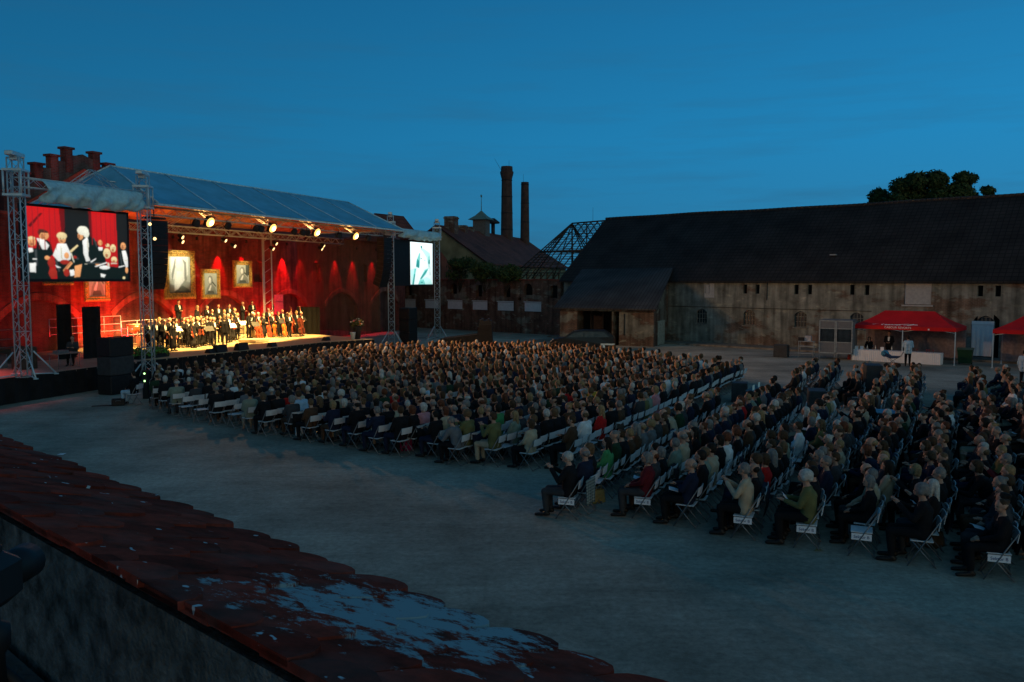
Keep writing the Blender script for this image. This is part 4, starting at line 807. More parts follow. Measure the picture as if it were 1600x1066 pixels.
# ---------------------------------------------------------------- drapes
def drape(name, label, pts, z0, z1, material, amp=.12, wl=.5, hang=0.):
    o = thing(name, label, 'curtain', sp(*pts[0]), SRZ); m = MB(); V = []; cols = 0; s_acc = 0
    base = Vector((*pts[0], 0)); nz_ = 6
    for (p, q_) in zip(pts, pts[1:]):
        p, q_ = Vector((*p, 0)), Vector((*q_, 0)); L_ = (q_-p).length; n = max(3, int(L_/(wl/5))); dn = Vector((-(q_-p).y, (q_-p).x, 0))/L_
        for i in range(n+1):
            s_ = s_acc+L_*i/n
            for j in range(nz_+1):
                t_ = j/nz_; off = amp*(math.sin(s_*2*PI/wl)+.5*math.sin(s_*2*PI/wl*.37+1+t_))*(.45+.55*(1-t_)); v = p+(q_-p)*i/n+dn*off-base
                V.append((v.x, v.y, z0+(z1-z0)*t_-hang*math.sin(PI*i/n)*(t_ > .9)))
            cols += 1
        s_acc += L_
    F = [(i*(nz_+1)+j, (i+1)*(nz_+1)+j, (i+1)*(nz_+1)+j+1, i*(nz_+1)+j+1) for i in range(cols-1) for j in range(nz_)]
    m.add(V, F, 0, True); m.build('cloth', material, o, recalc=False); return o
GZ = gauzemat('black_gauze', (.085, .060, .042), .66)
drape('side_gauze', 'translucent dark gauze closing the right side of the stage', [(26.3, 2.2), (26.3, 10.6)], DZ, 9.2, GZ, .05, .9)
drape('side_gauze', 'translucent dark gauze hanging behind the large screen', [(-14, 6.0), (-.6, 6.0)], DZ, 9.0, gauzemat('thin_gauze', (.02, .010, .009), .52), .06, 1.1)
drape('black_wing_curtain', 'black curtain booth on the wing left of the orchestra', [(spx(128, 4.6), 4.6), (spx(157, 4.6), 4.6)], DZ, 4.1, BLKC, .05, .5)
drape('black_wing_curtain', 'black curtain between the mixing booth and the brick wall', [(spx(88, 5.6), 5.6), (spx(110, 5.6), 5.6)], DZ, 4.25, BLKC, .05, .5)
drape('black_wing_curtain', 'black curtain at the right rear of the orchestra beside the basses', [(21.2, 4.7), (21.2, 6.9)], DZ, 3.4, mat('dense_black_molton', (.003, .003, .003), .95), .05, .5)
# ---------------------------------------------------------------- framed pictures (generic pale figures)
CNV = mat('pale_print_canvas', (.62, .66, .56), .8, var=.22, scale=2.2); FIG = mat('print_grey_tone', (.30, .33, .28), .8, var=.35, scale=4); FIG2 = mat('print_dark_tone', (.10, .12, .10), .8, var=.3, scale=4); FIGL = mat('print_light_tone', (.85, .88, .80), .8, var=.05)
def picture(label, a0, a1, b, z0, z1, kind):
    o = thing('framed_picture', label, 'picture', sp(a0, b, z0), SRZ, 'gilt framed pictures hung on the brick wall'); W_, H_ = a1-a0, z1-z0; fw = .13*min(W_, H_)+.06
    m = MB(); m.bx(0, W_, -.06, .06, 0, fw); m.bx(0, W_, -.06, .06, H_-fw, H_); m.bx(0, fw, -.057, .057, fw, H_-fw); m.bx(W_-fw, W_, -.057, .057, fw, H_-fw)
    n = 14
    for i in range(n):
        for (x, z) in ((W_*(i+.5)/n, fw*.35), (W_*(i+.5)/n, H_-fw*.35), (fw*.35, H_*(i+.5)/n), (W_-fw*.35, H_*(i+.5)/n)): m.ball((x, -.07, z), (fw*.3, .05, fw*.3), 6, 4)
    m.build('frame', GOLD, o)
    m = MB(); m.bx(fw, W_-fw, -.01, .03, fw, H_-fw); cv = m.build('canvas', CNV, o)
    iw, ih = W_-2*fw, H_-2*fw; inv = lambda pts: [(x, 1-z) for x, z in pts]
    g0, g1, g2, g3 = (.50, .54, .44), (.26, .29, .24), (.07, .09, .07), (.85, .88, .78)
    if kind == 0: ly = [(g0, [inv([(0, 0), (1, 0), (1, 1), (0, 1)])]), (g3, [inv([(.1, .4), (.5, .3), (.9, .5), (.9, 1), (.1, 1)])]), (g1, [inv([(0, 0), (1, 0), (1, .28), (.55, .36), (.3, .2), (0, .25)]), inv([(.15, .3), (.3, .7), (.34, .95), (.28, .9), (.12, .5)]), inv([(.72, .3), (.7, .8), (.62, .95), (.8, .85), (.82, .35)])]), (g2, [inv([(.35, .1), (.62, .2), (.9, .1), (1, 0), (.2, 0)])]), (g3, [el(.5, .28, .16, .18), inv([(.38, .6), (.62, .6), (.72, .35), (.4, .1), (.25, .05), (.24, .3)])])]
    else:
        ly = [(g0, [inv([(0, 0), (1, 0), (1, 1), (0, 1)])]), (g1, [inv([(.1, 0), (.95, 0), (.85, .3), (.62, .5), (.4, .5), (.2, .3)]), el(.48, .32, .19, .22)]), (g3, [el(.44, .34, .11, .15), inv([(.3, .2), (.5, .45), (.56, .42), (.45, .15)])]), (g2, [inv([(.2, .03), (.8, .03), (.7, .18), (.3, .18)]), inv([(.6, .55), (.9, .35), (.92, .4), (.66, .62)])])]
        if kind == 2: ly.append((g2, [inv([(.74, .45), (1, .45), (1, 1), (.74, 1)])]))
    pq = bpy.data.objects.new('print', picmesh('print', raster(ly, 60, 70, 2, .06), iw, ih, -.014, MATS.setdefault('print_ink', None) or MATS.__setitem__('print_ink', colmat('print_ink')) or MATS['print_ink'], fw, fw)); COL.objects.link(pq); pq.parent = cv
picture('largest gilt framed picture, brightly lit, beside the left loudspeaker column', 10.5, 13.5, 10.2, 4.2, 7.7, 0)
picture('small gilt framed picture just right of the largest one', 14.1, 16.1, 10.2, 4.15, 6.4, 1)
picture('small gilt framed picture highest on the wall near the lighting mast', 17.6, 19.8, 10.2, 4.95, 7.1, 2)
picture('gilt framed picture hanging below the right half of the large screen', 3.9, 5.8, 10.2, 4.2, 7.0, 1)
picture('gilt framed picture hidden but for its lower edge under the large screen', 1.0, 3.1, 10.2, 5.25, 8.3, 0)
for px_, b_, z0, z1, w_ in ((436, 11.3, 2.6, 4.3, 1.2),):
    a = spx(px_, b_); o = thing('wall_poster', 'pinkish panel on the brick wall right of the lighting mast', 'panel', sp(a, b_, z0), SRZ); m = MB(); m.bx(-w_/2, w_/2, 0, .05, 0, z1-z0); m.build('board', mat('pale_pink_board', (.35, .27, .32), .8), o); m = MB(); m.bx(-w_/2, w_/2, -.03, 0-.003, 1.05, 1.12); m.build('rail', STEEL, o)
# ---------------------------------------------------------------- loudspeakers
def array(a, b, zt, n, label, flip=1):
    o = thing('line_array', label, 'loudspeaker', sp(a, b, zt), SRZ); th = 0; p = Vector((0, 0, -.35)); hgt = .33
    m = MB(); m.bx(-.5, .5, -.35, .35, -.1, 0); m.tube((0, 0, 0), (0, 0, 11.2-zt-1.2), .03, .03, 6); m.build('rigging_frame', BLK, o)
    for k in range(n):
        th = .015*k*k*.22; M = Matrix.Translation(p) @ Matrix.Rotation(th, 4, 'X')
        m = MB(); m.add([M @ Vector(v) for v in [(-.62, -.34, -hgt/2+.004), (.62, -.34, -hgt/2+.004), (.52, .38, -hgt/2+.02), (-.52, .38, -hgt/2+.02), (-.62, -.34, hgt/2-.004), (.62, -.34, hgt/2-.004), (.52, .38, hgt/2-.02), (-.52, .38, hgt/2-.02)]],
              [(0, 3, 2, 1), (4, 5, 6, 7), (0, 1, 5, 4), (1, 2, 6, 5), (2, 3, 7, 6), (3, 0, 4, 7)])
        for x in (-.4, 0, .4): m.add([M @ Vector((x-.03, -.35, -.12)), M @ Vector((x+.03, -.35, -.12)), M @ Vector((x+.03, -.35, .12)), M @ Vector((x-.03, -.35, .12))], [(0, 1, 2, 3)])
        m.build('speaker_cabinet', BLK, o); p = p+Vector((0, math.sin(th)*hgt, -math.cos(th)*hgt))
array(spx(245, .2), .2, 8.95, 11, 'curved black loudspeaker column hanging left of the stage opening')
array(24.9, .9, 9.2, 12, 'curved black loudspeaker column hanging right of the stage opening')
def subs(a, b, z, w_, d_, h_, n, label, band=False):
    o = thing('subwoofer_stack', label, 'loudspeaker', sp(a, b, z), SRZ)
    for k in range(n):
        q = MB(); q.bbox((0, 0, h_*(k+.5)), (w_, d_, h_-.02), .03); q.build('cabinet', mat('grey_grille', (.035, .037, .04), .7) if band and k == n//2 else BLK, o)
subs(spx(178, -1.2), -1.2, 0, 1.45, .9, .93, 3, 'black subwoofer stack with a grey middle cabinet left of the stage', True)
subs(29.3, 1.2, 0, 1.5, 1.0, 1.05, 3, 'tall black loudspeaker stack beyond the right stage tower')
for i, (px_, b_, w_) in enumerate(((342, .75, .9), (376, .55, .9), (327, .85, .5), (424, .5, .55), (509, .35, .5))):
    a = spx(px_, b_); o = thing('stage_monitor', ['black wedge monitor on the stage edge, largest and left of centre', 'black wedge monitor on the stage edge below the conductor', 'little black box beside the leftmost wedge monitor', 'small black monitor below the cellos', 'small black monitor alone near the right of the stage edge'][i], 'stage monitor', sp(a, b_, DZ), SRZ)
    m = MB(); h_ = w_*.5; m.prism([(-w_/2, -.22, 0), (-w_/2, .25, 0), (-w_/2, .10, h_), (-w_/2, -.12, h_)], (w_, 0, 0)); m.build('cabinet', BLK, o)
    m = MB(); m.prism([(-w_/2+.04, .257, .04), (-w_/2+.04, .122, h_-.05), (-w_/2+.04, .128, h_-.05), (-w_/2+.04, .263, .04)], (w_-.08, 0, 0)); m.build('grille', MATS.get('grey_grille', STEEL), o)
# ---------------------------------------------------------------- lamps
WARM = (1, .62, .24)
def lamp_body(name, loc, target, label, group, r=.16, lens=None, cat='stage lamp'):
    o = thing(name, label, cat, loc, 0, group); d = (Vector(target)-Vector(loc)).normalized(); M = d.to_track_quat('Z', 'Y').to_matrix().to_4x4()
    m = MB(); m.lathe((0, 0, 0), [(r*.6, -.34), (r*.95, -.28), (r, .0), (r*1.05, .02)], 12); m.v = [tuple(M @ Vector(v)) for v in m.v]; m.build('housing', BLK, o)
    m = MB(); m.path([(-r*1.2, 0, -.1), (-r*1.2, 0, .32), (r*1.2, 0, .32), (r*1.2, 0, -.1)], .015, 5); m.tube((0, 0, .32), (0, 0, .45), .02, .02, 5); m.build('yoke', BLK, o)
    m = MB(); m.lathe((0, 0, 0), [(r*.92, .025), (r*.9, .035), (r*.4, .06)], 12); m.v = [tuple(M @ Vector(v)) for v in m.v]; m.build('lens', lens or mat('dark_lens', (.05, .05, .06), .1, spec=.8), o)
    return o
BL_ON = emat('blinder_glow', (1, .46, .11), 2.6)
for i, px_ in enumerate((327, 424, 493, 553)):
    a = spx(px_, 1.0); loc = sp(a, .75, 9.0-.02*i); tgt = sp(a, -17, 0)
    o = thing('blinder_lamp', 'glaring warm lamp on the front truss, %s of four from the left' % ['first', 'second', 'third', 'fourth'][i], 'stage lamp', loc, 0, 'four glaring lamps on the front truss')
    d = (tgt-loc).normalized(); M = d.to_track_quat('Z', 'Y').to_matrix().to_4x4()
    m = MB(); m.bbox((0, 0, -.1), (.62, .62, .22), .03); m.v = [tuple(M @ Vector(v)) for v in m.v]; m.build('housing', BLK, o)
    m = MB()
    m.lathe((0, 0, 0), [(.30, .012), (.29, .04), (.2, .09), (.05, .10)], 20, 1); m.lathe((0, 0, 0), [(.17, .10), (.16, .13), (.05, .15)], 16, 0)
    m.v = [tuple(M @ Vector(v)) for v in m.v]; m.build('bulb', [emat('blinder_core', (1, .72, .28), 9.), BL_ON], o)
    spot('blinder_light', loc+d*.4, tgt, 4900, (1, .52, .20), 116, .8, .25)
    spot('added_canopy_uplight', sp(a, 1.4, 8.8), sp(a+.6, 3.6, 11), 480, (1, .40, .11), 130, .8, .2)  # added uplight that brightens the canopy underside, no fixture of its own
# warm wash on the orchestra
for i, a in enumerate((6.0, 8.6, 12.5, 14.0, 17.9)):
    loc = sp(a, .6, 8.75); tgt = sp(a+.5, 6.3, 1.9); lamp_body('wash_lamp', loc, tgt, 'black wash lamp on the front truss, number %s from the left aimed at the players' % ['one', 'two', 'three', 'four', 'five'][i], 'wash lamps on the front truss', .19)
    spot('wash_light', loc+(tgt-loc).normalized()*.2, tgt, 17000, (1, .62, .19), 54, .7, .15)
FR_ON = emat('fresnel_glow', (1, .66, .26), 2.6)
k = 0
for px_, z in ((283, 8.35), (283, 8.05), (350, 8.3), (364, 7.95), (429, 8.3), (424, 7.9), (500, 8.1), (503, 8.35)):
    a = spx(px_, 6.0); loc = sp(a, 5.7, z); tgt = sp(a+3.5, -9, 0)
    words = ['upper lamp of the leftmost pair', 'lower lamp of the leftmost pair', 'small lamp above the second picture', 'small lamp above the third picture', 'upper lamp above the lighting mast', 'lower lamp above the lighting mast', 'lower lamp of the rightmost pair', 'upper lamp of the rightmost pair']
    lamp_body('fresnel_lamp', loc, tgt, 'glowing %s on the middle truss' % words[k], 'glowing lamps on the middle truss', .14, FR_ON); k += 1
for i, a in enumerate((3.3, 9.0, 13.4, 17.8, 21.8)):
    loc = sp(a, .55, 8.72); tgt = sp(a, 3, 4); o = lamp_body('moving_head', loc, tgt, 'dark moving head lamp with silver reflector, %s on the front truss' % ['leftmost', 'second from left', 'middle one', 'second from right', 'rightmost'][i], 'moving head lamps', .22)
for i, (a, b, z) in enumerate(((-1.15, -.55, 8.5), (-.85, -.55, 7.75))):
    loc = sp(a, b, z); lamp_body('tower_lamp', loc, loc+Vector((.5, -1, -.1)), ['upper', 'lower'][i]+' tiny lit lamp clamped to the tower left of the stage', None, .09, FR_ON)
for i, px_ in enumerate((268, 305, 345, 382, 445, 473, 498, 527, 554, 584)):
    a = spx(px_, 11.3); loc = sp(a, 10.95, 8.55); tgt = sp(a, 11.42, 4.5)
    o = thing('red_wall_lamp', '%s small red downlight from the left, close above the brick wall' % ['first', 'second', 'third', 'fourth', 'fifth', 'sixth', 'seventh', 'eighth', 'ninth', 'tenth'][i], 'stage lamp', loc, SRZ, 'red downlights along the brick wall')
    m = MB(); m.lathe((0, 0, 0), [(.07, .25), (.1, .2), (.1, 0)], 10); m.build('housing', BLK, o); m = MB(); m.tube((0, 0, .25), (0, -.6, .6), .02, .02, 5); m.build('bracket', BLK, o)
    spot('red_light', loc, tgt, [3000, 3500, 7500, 7500, 9000, 3200, 3400, 4600, 4200, 3600][i], (1, .006, .012), 44, .55, .05)
# red floods standing low behind the orchestra and on the wing
for i, (a, b, z, ta, tb, tz, pw_) in enumerate(((5.5, 8.6, 1.5, 6.5, 11.5, 4, 1300), (12.5, 9.8, 1.5, 15, 11.5, 5, 500), (17.5, 9.9, 1.5, 20, 11.5, 4.5, 500), (22.5, 9.4, 1.4, 24, 11.5, 4, 500), (-4, 8.5, 1.5, -3, 11.5, 5.5, 330), (-9.5, 7, 1.5, -11, 11.5, 5, 900), (1, 8.8, 1.5, 2, 11.5, 4, 260))):
    loc = sp(a, b, z); tgt = sp(ta, tb, tz)
    lamp_body('red_floodlight', loc, tgt, '%s red floodlight from the left, standing at the wall foot' % ['fourth', 'fifth', 'sixth', 'rightmost', 'second', 'leftmost', 'third'][i], 'red floodlights at the foot of the wall', .14)
    spot('red_flood', loc+(tgt-loc).normalized()*.15, tgt, pw_*2.3, (1, .003, .008), 130, .8, .15)
spot('wing_red', sp(-9.5, 3.5, 5.2), sp(-9.5, 3.0, 1.2), 900, (1, .10, .07), 90, .8, .1)
# warm light on the two main pictures
spot('picture_light', sp(11.6, 6.2, 8.3), sp(12.0, 10.2, 6.6), 1100, (1, .97, .75), 40, .5, .06)
spot('picture_light', sp(15.3, 6.2, 8.3), sp(15.2, 10.2, 5.3), 900, (1, .9, .6), 30, .5, .06); spot('picture_light', sp(18.7, 6.2, 8.3), sp(18.7, 10.2, 6.0), 900, (1, .85, .55), 30, .5, .06); spot('picture_light', sp(5.0, 6.5, 8.3), sp(4.9, 10.2, 5.3), 260, (1, .8, .5), 34, .5, .06)
# ---------------------------------------------------------------- small stage things
def rail(a0, b0, a1, b1, z, label):
    o = thing('guard_rail', label, 'railing', sp(a0, b0, z), SRZ); L_ = math.hypot(a1-a0, b1-b0); dx, dy = (a1-a0)/L_, (b1-b0)/L_; m = MB(); n = max(2, int(L_/1.2))
    for h_ in (.12, .55, 1.05): m.tube((0, 0, h_), (dx*L_, dy*L_, h_), .022, .022, 6)
    m.build('rails', ALU, o); m = MB()
    for i in range(n+1): m.tube((dx*L_*i/n, dy*L_*i/n, 0), (dx*L_*i/n, dy*L_*i/n, 1.07), .024, .024, 6)
    m.build('posts', ALU, o)
rail(6.4, 9.9, 15.6, 9.9, DZ+.6, 'steel guard rail behind the back row of players'); rail(.6, 9.3, 5.8, 9.3, DZ+1.0, 'guard rail on the platform left of the orchestra'); rail(-6.4, 6.6, -3.6, 6.6, DZ+.7, 'guard rail on the wing behind the left tower')
m = MB(); m.bx(-6.6, -3.4, 6.7, 7.9, DZ, DZ+.7); tag(m.build('wing_platform', mat('platform_boards', (.2, .14, .1), .8), None, sp(0, 0, 0), SRZ), 'low platform on the wing under the large screen', 'platform')
o = thing('flower_vase', 'tall black vase of mixed bright flowers at the right stage corner', 'vase', sp(18.05, -.8, DZ)); m = MB(); m.lathe((0, 0, 0), [(.20, 0), (.22, .05), (.34, .85), (.36, .95), (.30, .95)], 18); m.build('pot', BLK, o)
fl = [mat('petal_white', (.8, .8, .7), .6), mat('petal_orange', (.75, .18, .05), .6), mat('petal_yellow', (.8, .6, .08), .6), mat('petal_pink', (.7, .2, .3), .6)]
me = leafmesh([(0, 0, 1.25, .32), (.15, .1, 1.1, .3), (-.2, 0, 1.1, .3)], 500, .08, 'leaves', [LFB, LFC]); c = bpy.data.objects.new('leaves', me); COL.objects.link(c); c.parent = o
m = MB()
for i in range(34): a = random.uniform(0, 6.28); r_ = random.uniform(.1, .5); z = 1.2+random.uniform(-.2, .35)*(1-r_*.6); k = [0, 1, 2, 3, 0][i % 5]; m.ball((math.cos(a)*r_, math.sin(a)*r_, z), (.07, .07, .05), 7, 4, k)
m.build('blossoms', fl, o); m = MB()
for i in range(16): a = random.uniform(0, 6.28); m.tube((0, 0, .9), (math.cos(a)*.55, math.sin(a)*.55, 1.3+random.uniform(0, .5)), .012, .006, 4)
m.build('stems', LFB, o)
m = MB(); m.lathe((0, 0, 0), [(.14, 0), (.2, .5), (.22, .55)], 14); tag(m.build('ice_bucket', ALU, None, sp(17.3, -.9, DZ)), 'silver bucket left of the flower vase', 'bucket')
o = thing('flower_trough', 'green flower arrangement at the left corner of the stage behind the tower', 'flowers', sp(.9, 1.7, DZ), SRZ)
me = leafmesh([(i*.25, 0, .35+.1*math.sin(i), .28) for i in range(-4, 5)], 1300, .08, 'leaves', [mat('leaf_fresh', (.10, .35, .06), .6), LFC]); c = bpy.data.objects.new('leaves', me); COL.objects.link(c); c.parent = o
m = MB(); m.bx(-1.1, 1.1, -.18, .18, 0, .22); m.build('trough', BLK, o); m = MB()
for i in range(16): m.ball((random.uniform(-1, 1), random.uniform(-.2, .2), .5+random.uniform(-.1, .2)), .06, 6, 4, i % 2)
m.build('blossoms', [fl[0], fl[3]], o)
# tech desk on the wing
o = thing('tech_desk', 'small table with gear on the wing beside the seated technician', 'table', sp(spx(98, 1.6), 1.6, DZ), SRZ); m = MB(); m.bx(-.7, .7, -.35, .35, .72, .76); m.build('tabletop', mat('reddish_top', (.3, .2, .17), .6), o)
for x in (-.6, .6):
    for y in (-.3, .3): m = MB(); m.tube((x, y, 0), (x, y, .72), .02, .02, 5); m.build('leg', STEEL, o)
m = MB(); m.bx(-.5, .1, -.2, .2, .765, .9); tag(m.build('amplifier', STEEL, None, sp(spx(98, 1.6), 1.6, DZ), SRZ), 'grey box standing on the wing tech table', 'amplifier')
o = thing('folding_table', 'long dark table covered with red lit boxes on the wing', 'table', sp(-7.0, 4.6, DZ), SRZ); m = MB(); m.bx(-1.2, 1.2, -.4, .4, .70, .75); m.build('tabletop', WOODD, o)
for x in (-1.1, 1.1): m = MB(); m.bx(x-.03, x+.03, -.35, .35, 0, .70); m.build('leg', STEEL, o)
m = MB(); m.bx(-.9, -.1, -.3, .2, .755, 1.15); tag(m.build('equipment_box', mat('red_box', (.5, .06, .05), .7), None, sp(-7.0, 4.6, DZ), SRZ), 'reddish equipment box on the wing table', 'box')
# timpani on the left rear
for i, (a, b, z, r_) in enumerate(((7.1, 8.2, .0, .42), (8.2, 8.6, 0, .36), (6.6, 9.0, .0, .46))):
    o = thing('timpani', ['copper kettle drum nearest the left guard rail', 'smaller copper kettle drum beside the standing players', 'copper kettle drum at the rear left'][i], 'kettle drum', sp(a, b, DZ+.6 if i == 2 else DZ), 0, 'copper kettle drums')
    m = MB(); m.lathe((0, 0, 0), [(.08, .3), (r_*.7, .42), (r_, .62), (r_, .85)], 18); m.build('kettle', mat('copper', (.75, .38, .15), .25, .8, var=.15), o); m = MB(); m.lathe((0, 0, 0), [(r_*1.03, .85), (r_*1.03, .88)], 18); m.build('drum_head', mat('calf_skin', (.75, .65, .45), .6), o)
    for k in range(3): q = MB(); an = k*2.09; q.tube((math.cos(an)*r_, math.sin(an)*r_, .75), (math.cos(an)*r_*1.1, math.sin(an)*r_*1.1, 0), .02, .02, 5); q.build('leg', ALU, o)
o = thing('black_low_stage', 'low black cloth covered platform with stacked cases behind the crowd', 'platform', gnd(672, 546), 0)
m = MB(); dd_ = gnd(770, 546)-gnd(672, 546); m.prism([(0, 0, 0), (dd_.x, 0, 0), (dd_.x*.98, 0, 2.0), (dd_.x*.78, 0, 1.95), (dd_.x*.75, 0, 1.2), (dd_.x*.2, 0, .85), (0, 0, .3)], (0, 2.0, 0)); m.build('cloth_cover', BLKC, o)
for i in range(6): m = MB(); m.bx(dd_.x*(.78+i*.033), dd_.x*(.78+i*.033)+.18, .3, 1.5, 1.8, 2.35+.1*math.sin(i*2)); m.build('case', BLK, o)
# ================================================================== people
BIG = 1.12      # the plan is drawn 1.12 times too large; the last lines bring all of it to metres
SKIN = mat('skin', None, .6, var=.05, spec=.3); CLO = mat('woven_cloth', None, .9, var=.18, scale=7, bump=.4, bscale=14, spec=.1); HAIR = mat('hair', None, .75, var=.3, scale=22, bump=.6, bscale=60, spec=.2)
EYE = mat('eye_dark', (.02, .015, .012), .3); LIP = mat('lips', (.30, .09, .07), .6); SHOE = mat('shoe_leather', None, .5, var=.1)
CROWDM = mat('crowd_colours', 'attr', .85, var=.12, scale=5, spec=.15)
def remesh(prims, voxel, faces, name, mats, smooth=2, extra=None):
    m = MB()
    for p in prims:
        if len(p) == 4: m.tube(p[0], p[2], p[1], p[3], 12); m.ball(p[0], p[1], 12, 8); m.ball(p[2], p[3], 12, 8)
        else: m.ball(p[0], p[1], 14, 10)
    me = m.mesh('t', []); t = bpy.data.objects.new('t', me); COL.objects.link(t)
    r_ = t.modifiers.new('r', 'REMESH'); r_.mode = 'VOXEL'; r_.voxel_size = voxel
    s_ = t.modifiers.new('s', 'SMOOTH'); s_.iterations = smooth; s_.factor = .5
    dg = bpy.context.evaluated_depsgraph_get(); dg.update(); n = len(t.evaluated_get(dg).data.polygons)
    if n > faces: d = t.modifiers.new('d', 'DECIMATE'); d.ratio = max(.01, faces/(2*n))
    dg = bpy.context.evaluated_depsgraph_get(); dg.update(); out_ = bpy.data.meshes.new_from_object(t.evaluated_get(dg)); bpy.data.objects.remove(t); bpy.data.meshes.remove(me)
    out_.name = name
    if extra:
        b = bmesh.new(); b.from_mesh(out_); t2 = extra.mesh('x', []); b.from_mesh(t2); b.to_mesh(out_); b.free(); bpy.data.meshes.remove(t2)
    out_.materials.clear()
    for m_ in mats: out_.materials.append(m_)
    out_.polygons.foreach_set('use_smooth', [True]*len(out_.polygons)); out_.update(); return out_
def V3(*a): return Vector(a)
def rotz(p, a, c=(0, 0)): x, y = p[0]-c[0], p[1]-c[1]; return V3(c[0]+x*math.cos(a)-y*math.sin(a), c[1]+x*math.sin(a)+y*math.cos(a), p[2])
def hand(m, wr, f, s_, n_, curl=.6):
    f = f.normalized(); n_ = n_.normalized(); s_ = s_.normalized()
    for i, L_ in enumerate((.068, .078, .072, .055)):
        b = wr+f*.085+s_*((i-1.5)*.021); k = b+(f*(1-curl*.3)+n_*curl*.3).normalized()*L_*.55; t_ = k+(f*(1-curl)+n_*curl).normalized()*L_*.5
        m.tube(b-f*.03, b, .0095, .0095, 5); m.tube(b, k, .0095, .0085, 5); m.tube(k, t_, .0085, .006, 5)
    b = wr+f*.03-s_*.03; k = b+(f*.6-s_*.7+n_*.2).normalized()*.04; m.tube(b+s_*.012, b, .012, .012, 5); m.tube(b, k, .012, .010, 5); m.tube(k, k+(f*.9+n_*.4).normalized()*.03, .010, .007, 5)
def make_pose(kind, fem):
    """joint positions, person looks along +y, floor z=0; seated poses have the seat at .46"""
    J = {}; sw = .155 if fem else .18
    lean = {'lap': -.03, 'clap': .02, 'folded': -.05, 'forward': .16, 'reading': .04, 'crossed': -.03}.get(kind, 0)
    if kind.startswith('st'):
        zh = .92; J['hip'] = V3(.085, 0, zh); J['knee'] = V3(.10, .015, .50); J['ankle'] = V3(.105, -.01, .09); J['toe'] = V3(.125, .15, .035)
        J['pelvis'] = V3(0, 0, zh); J['chest'] = V3(0, -.01, 1.30); J['neck'] = V3(0, 0, 1.45); J['head'] = V3(0, .03, 1.62); J['sh'] = V3(sw, -.01, 1.40)
        if kind == 'st_side': J['el'] = V3(sw+.07, -.02, 1.12); J['wr'] = V3(sw+.06, .08, .88)
        elif kind == 'st_front': J['el'] = V3(sw+.07, .0, 1.12); J['wr'] = V3(.08, .24, 1.08)
        elif kind == 'st_hold': J['el'] = V3(sw+.10, .06, 1.16); J['wr'] = V3(.16, .32, 1.22)
        elif kind == 'st_up': J['el'] = V3(sw+.10, .12, 1.30); J['wr'] = V3(.16, .34, 1.48)
        elif kind == 'st_bow':
            for k in ('chest', 'neck', 'head', 'sh'): p = J[k]; dz = p.z-zh; a = .45; J[k] = V3(p.x, p.y*math.cos(a)+dz*math.sin(a), zh+dz*math.cos(a)-p.y*math.sin(a))
            J['head'] += V3(0, .04, -.03); J['el'] = J['sh']+V3(.06, .0, -.28); J['wr'] = J['el']+V3(0, .07, -.24)
    else:
        J['hip'] = V3(.095, .0, .545); J['knee'] = V3(.115, .43, .53); J['ankle'] = V3(.12, .40, .10); J['toe'] = V3(.135, .57, .035)
        J['pelvis'] = V3(0, 0, .55); J['chest'] = V3(0, -.02+lean*.7, .91); J['neck'] = V3(0, -.01+lean, 1.08-abs(lean)*.2); J['head'] = V3(0, .02+lean*1.15, 1.25-abs(lean)*.25); J['sh'] = V3(sw, -.01+lean*.9, 1.02-abs(lean)*.2)
        if kind in ('lap', 'crossed'): J['el'] = V3(sw+.06, .05, .76); J['wr'] = V3(.07, .27, .66)
        if kind == 'clap': J['el'] = V3(sw+.08, .12, .80); J['wr'] = V3(.05, .34, 1.00)
        if kind == 'folded': J['el'] = V3(sw+.06, .08, .76); J['wr'] = V3(-.06, .20, .82)
        if kind == 'forward': J['el'] = V3(sw+.06, .30, .70); J['wr'] = V3(.06, .50, .72)
        if kind == 'reading': J['el'] = V3(sw+.06, .12, .76); J['wr'] = V3(.13, .34, .82)
    return J
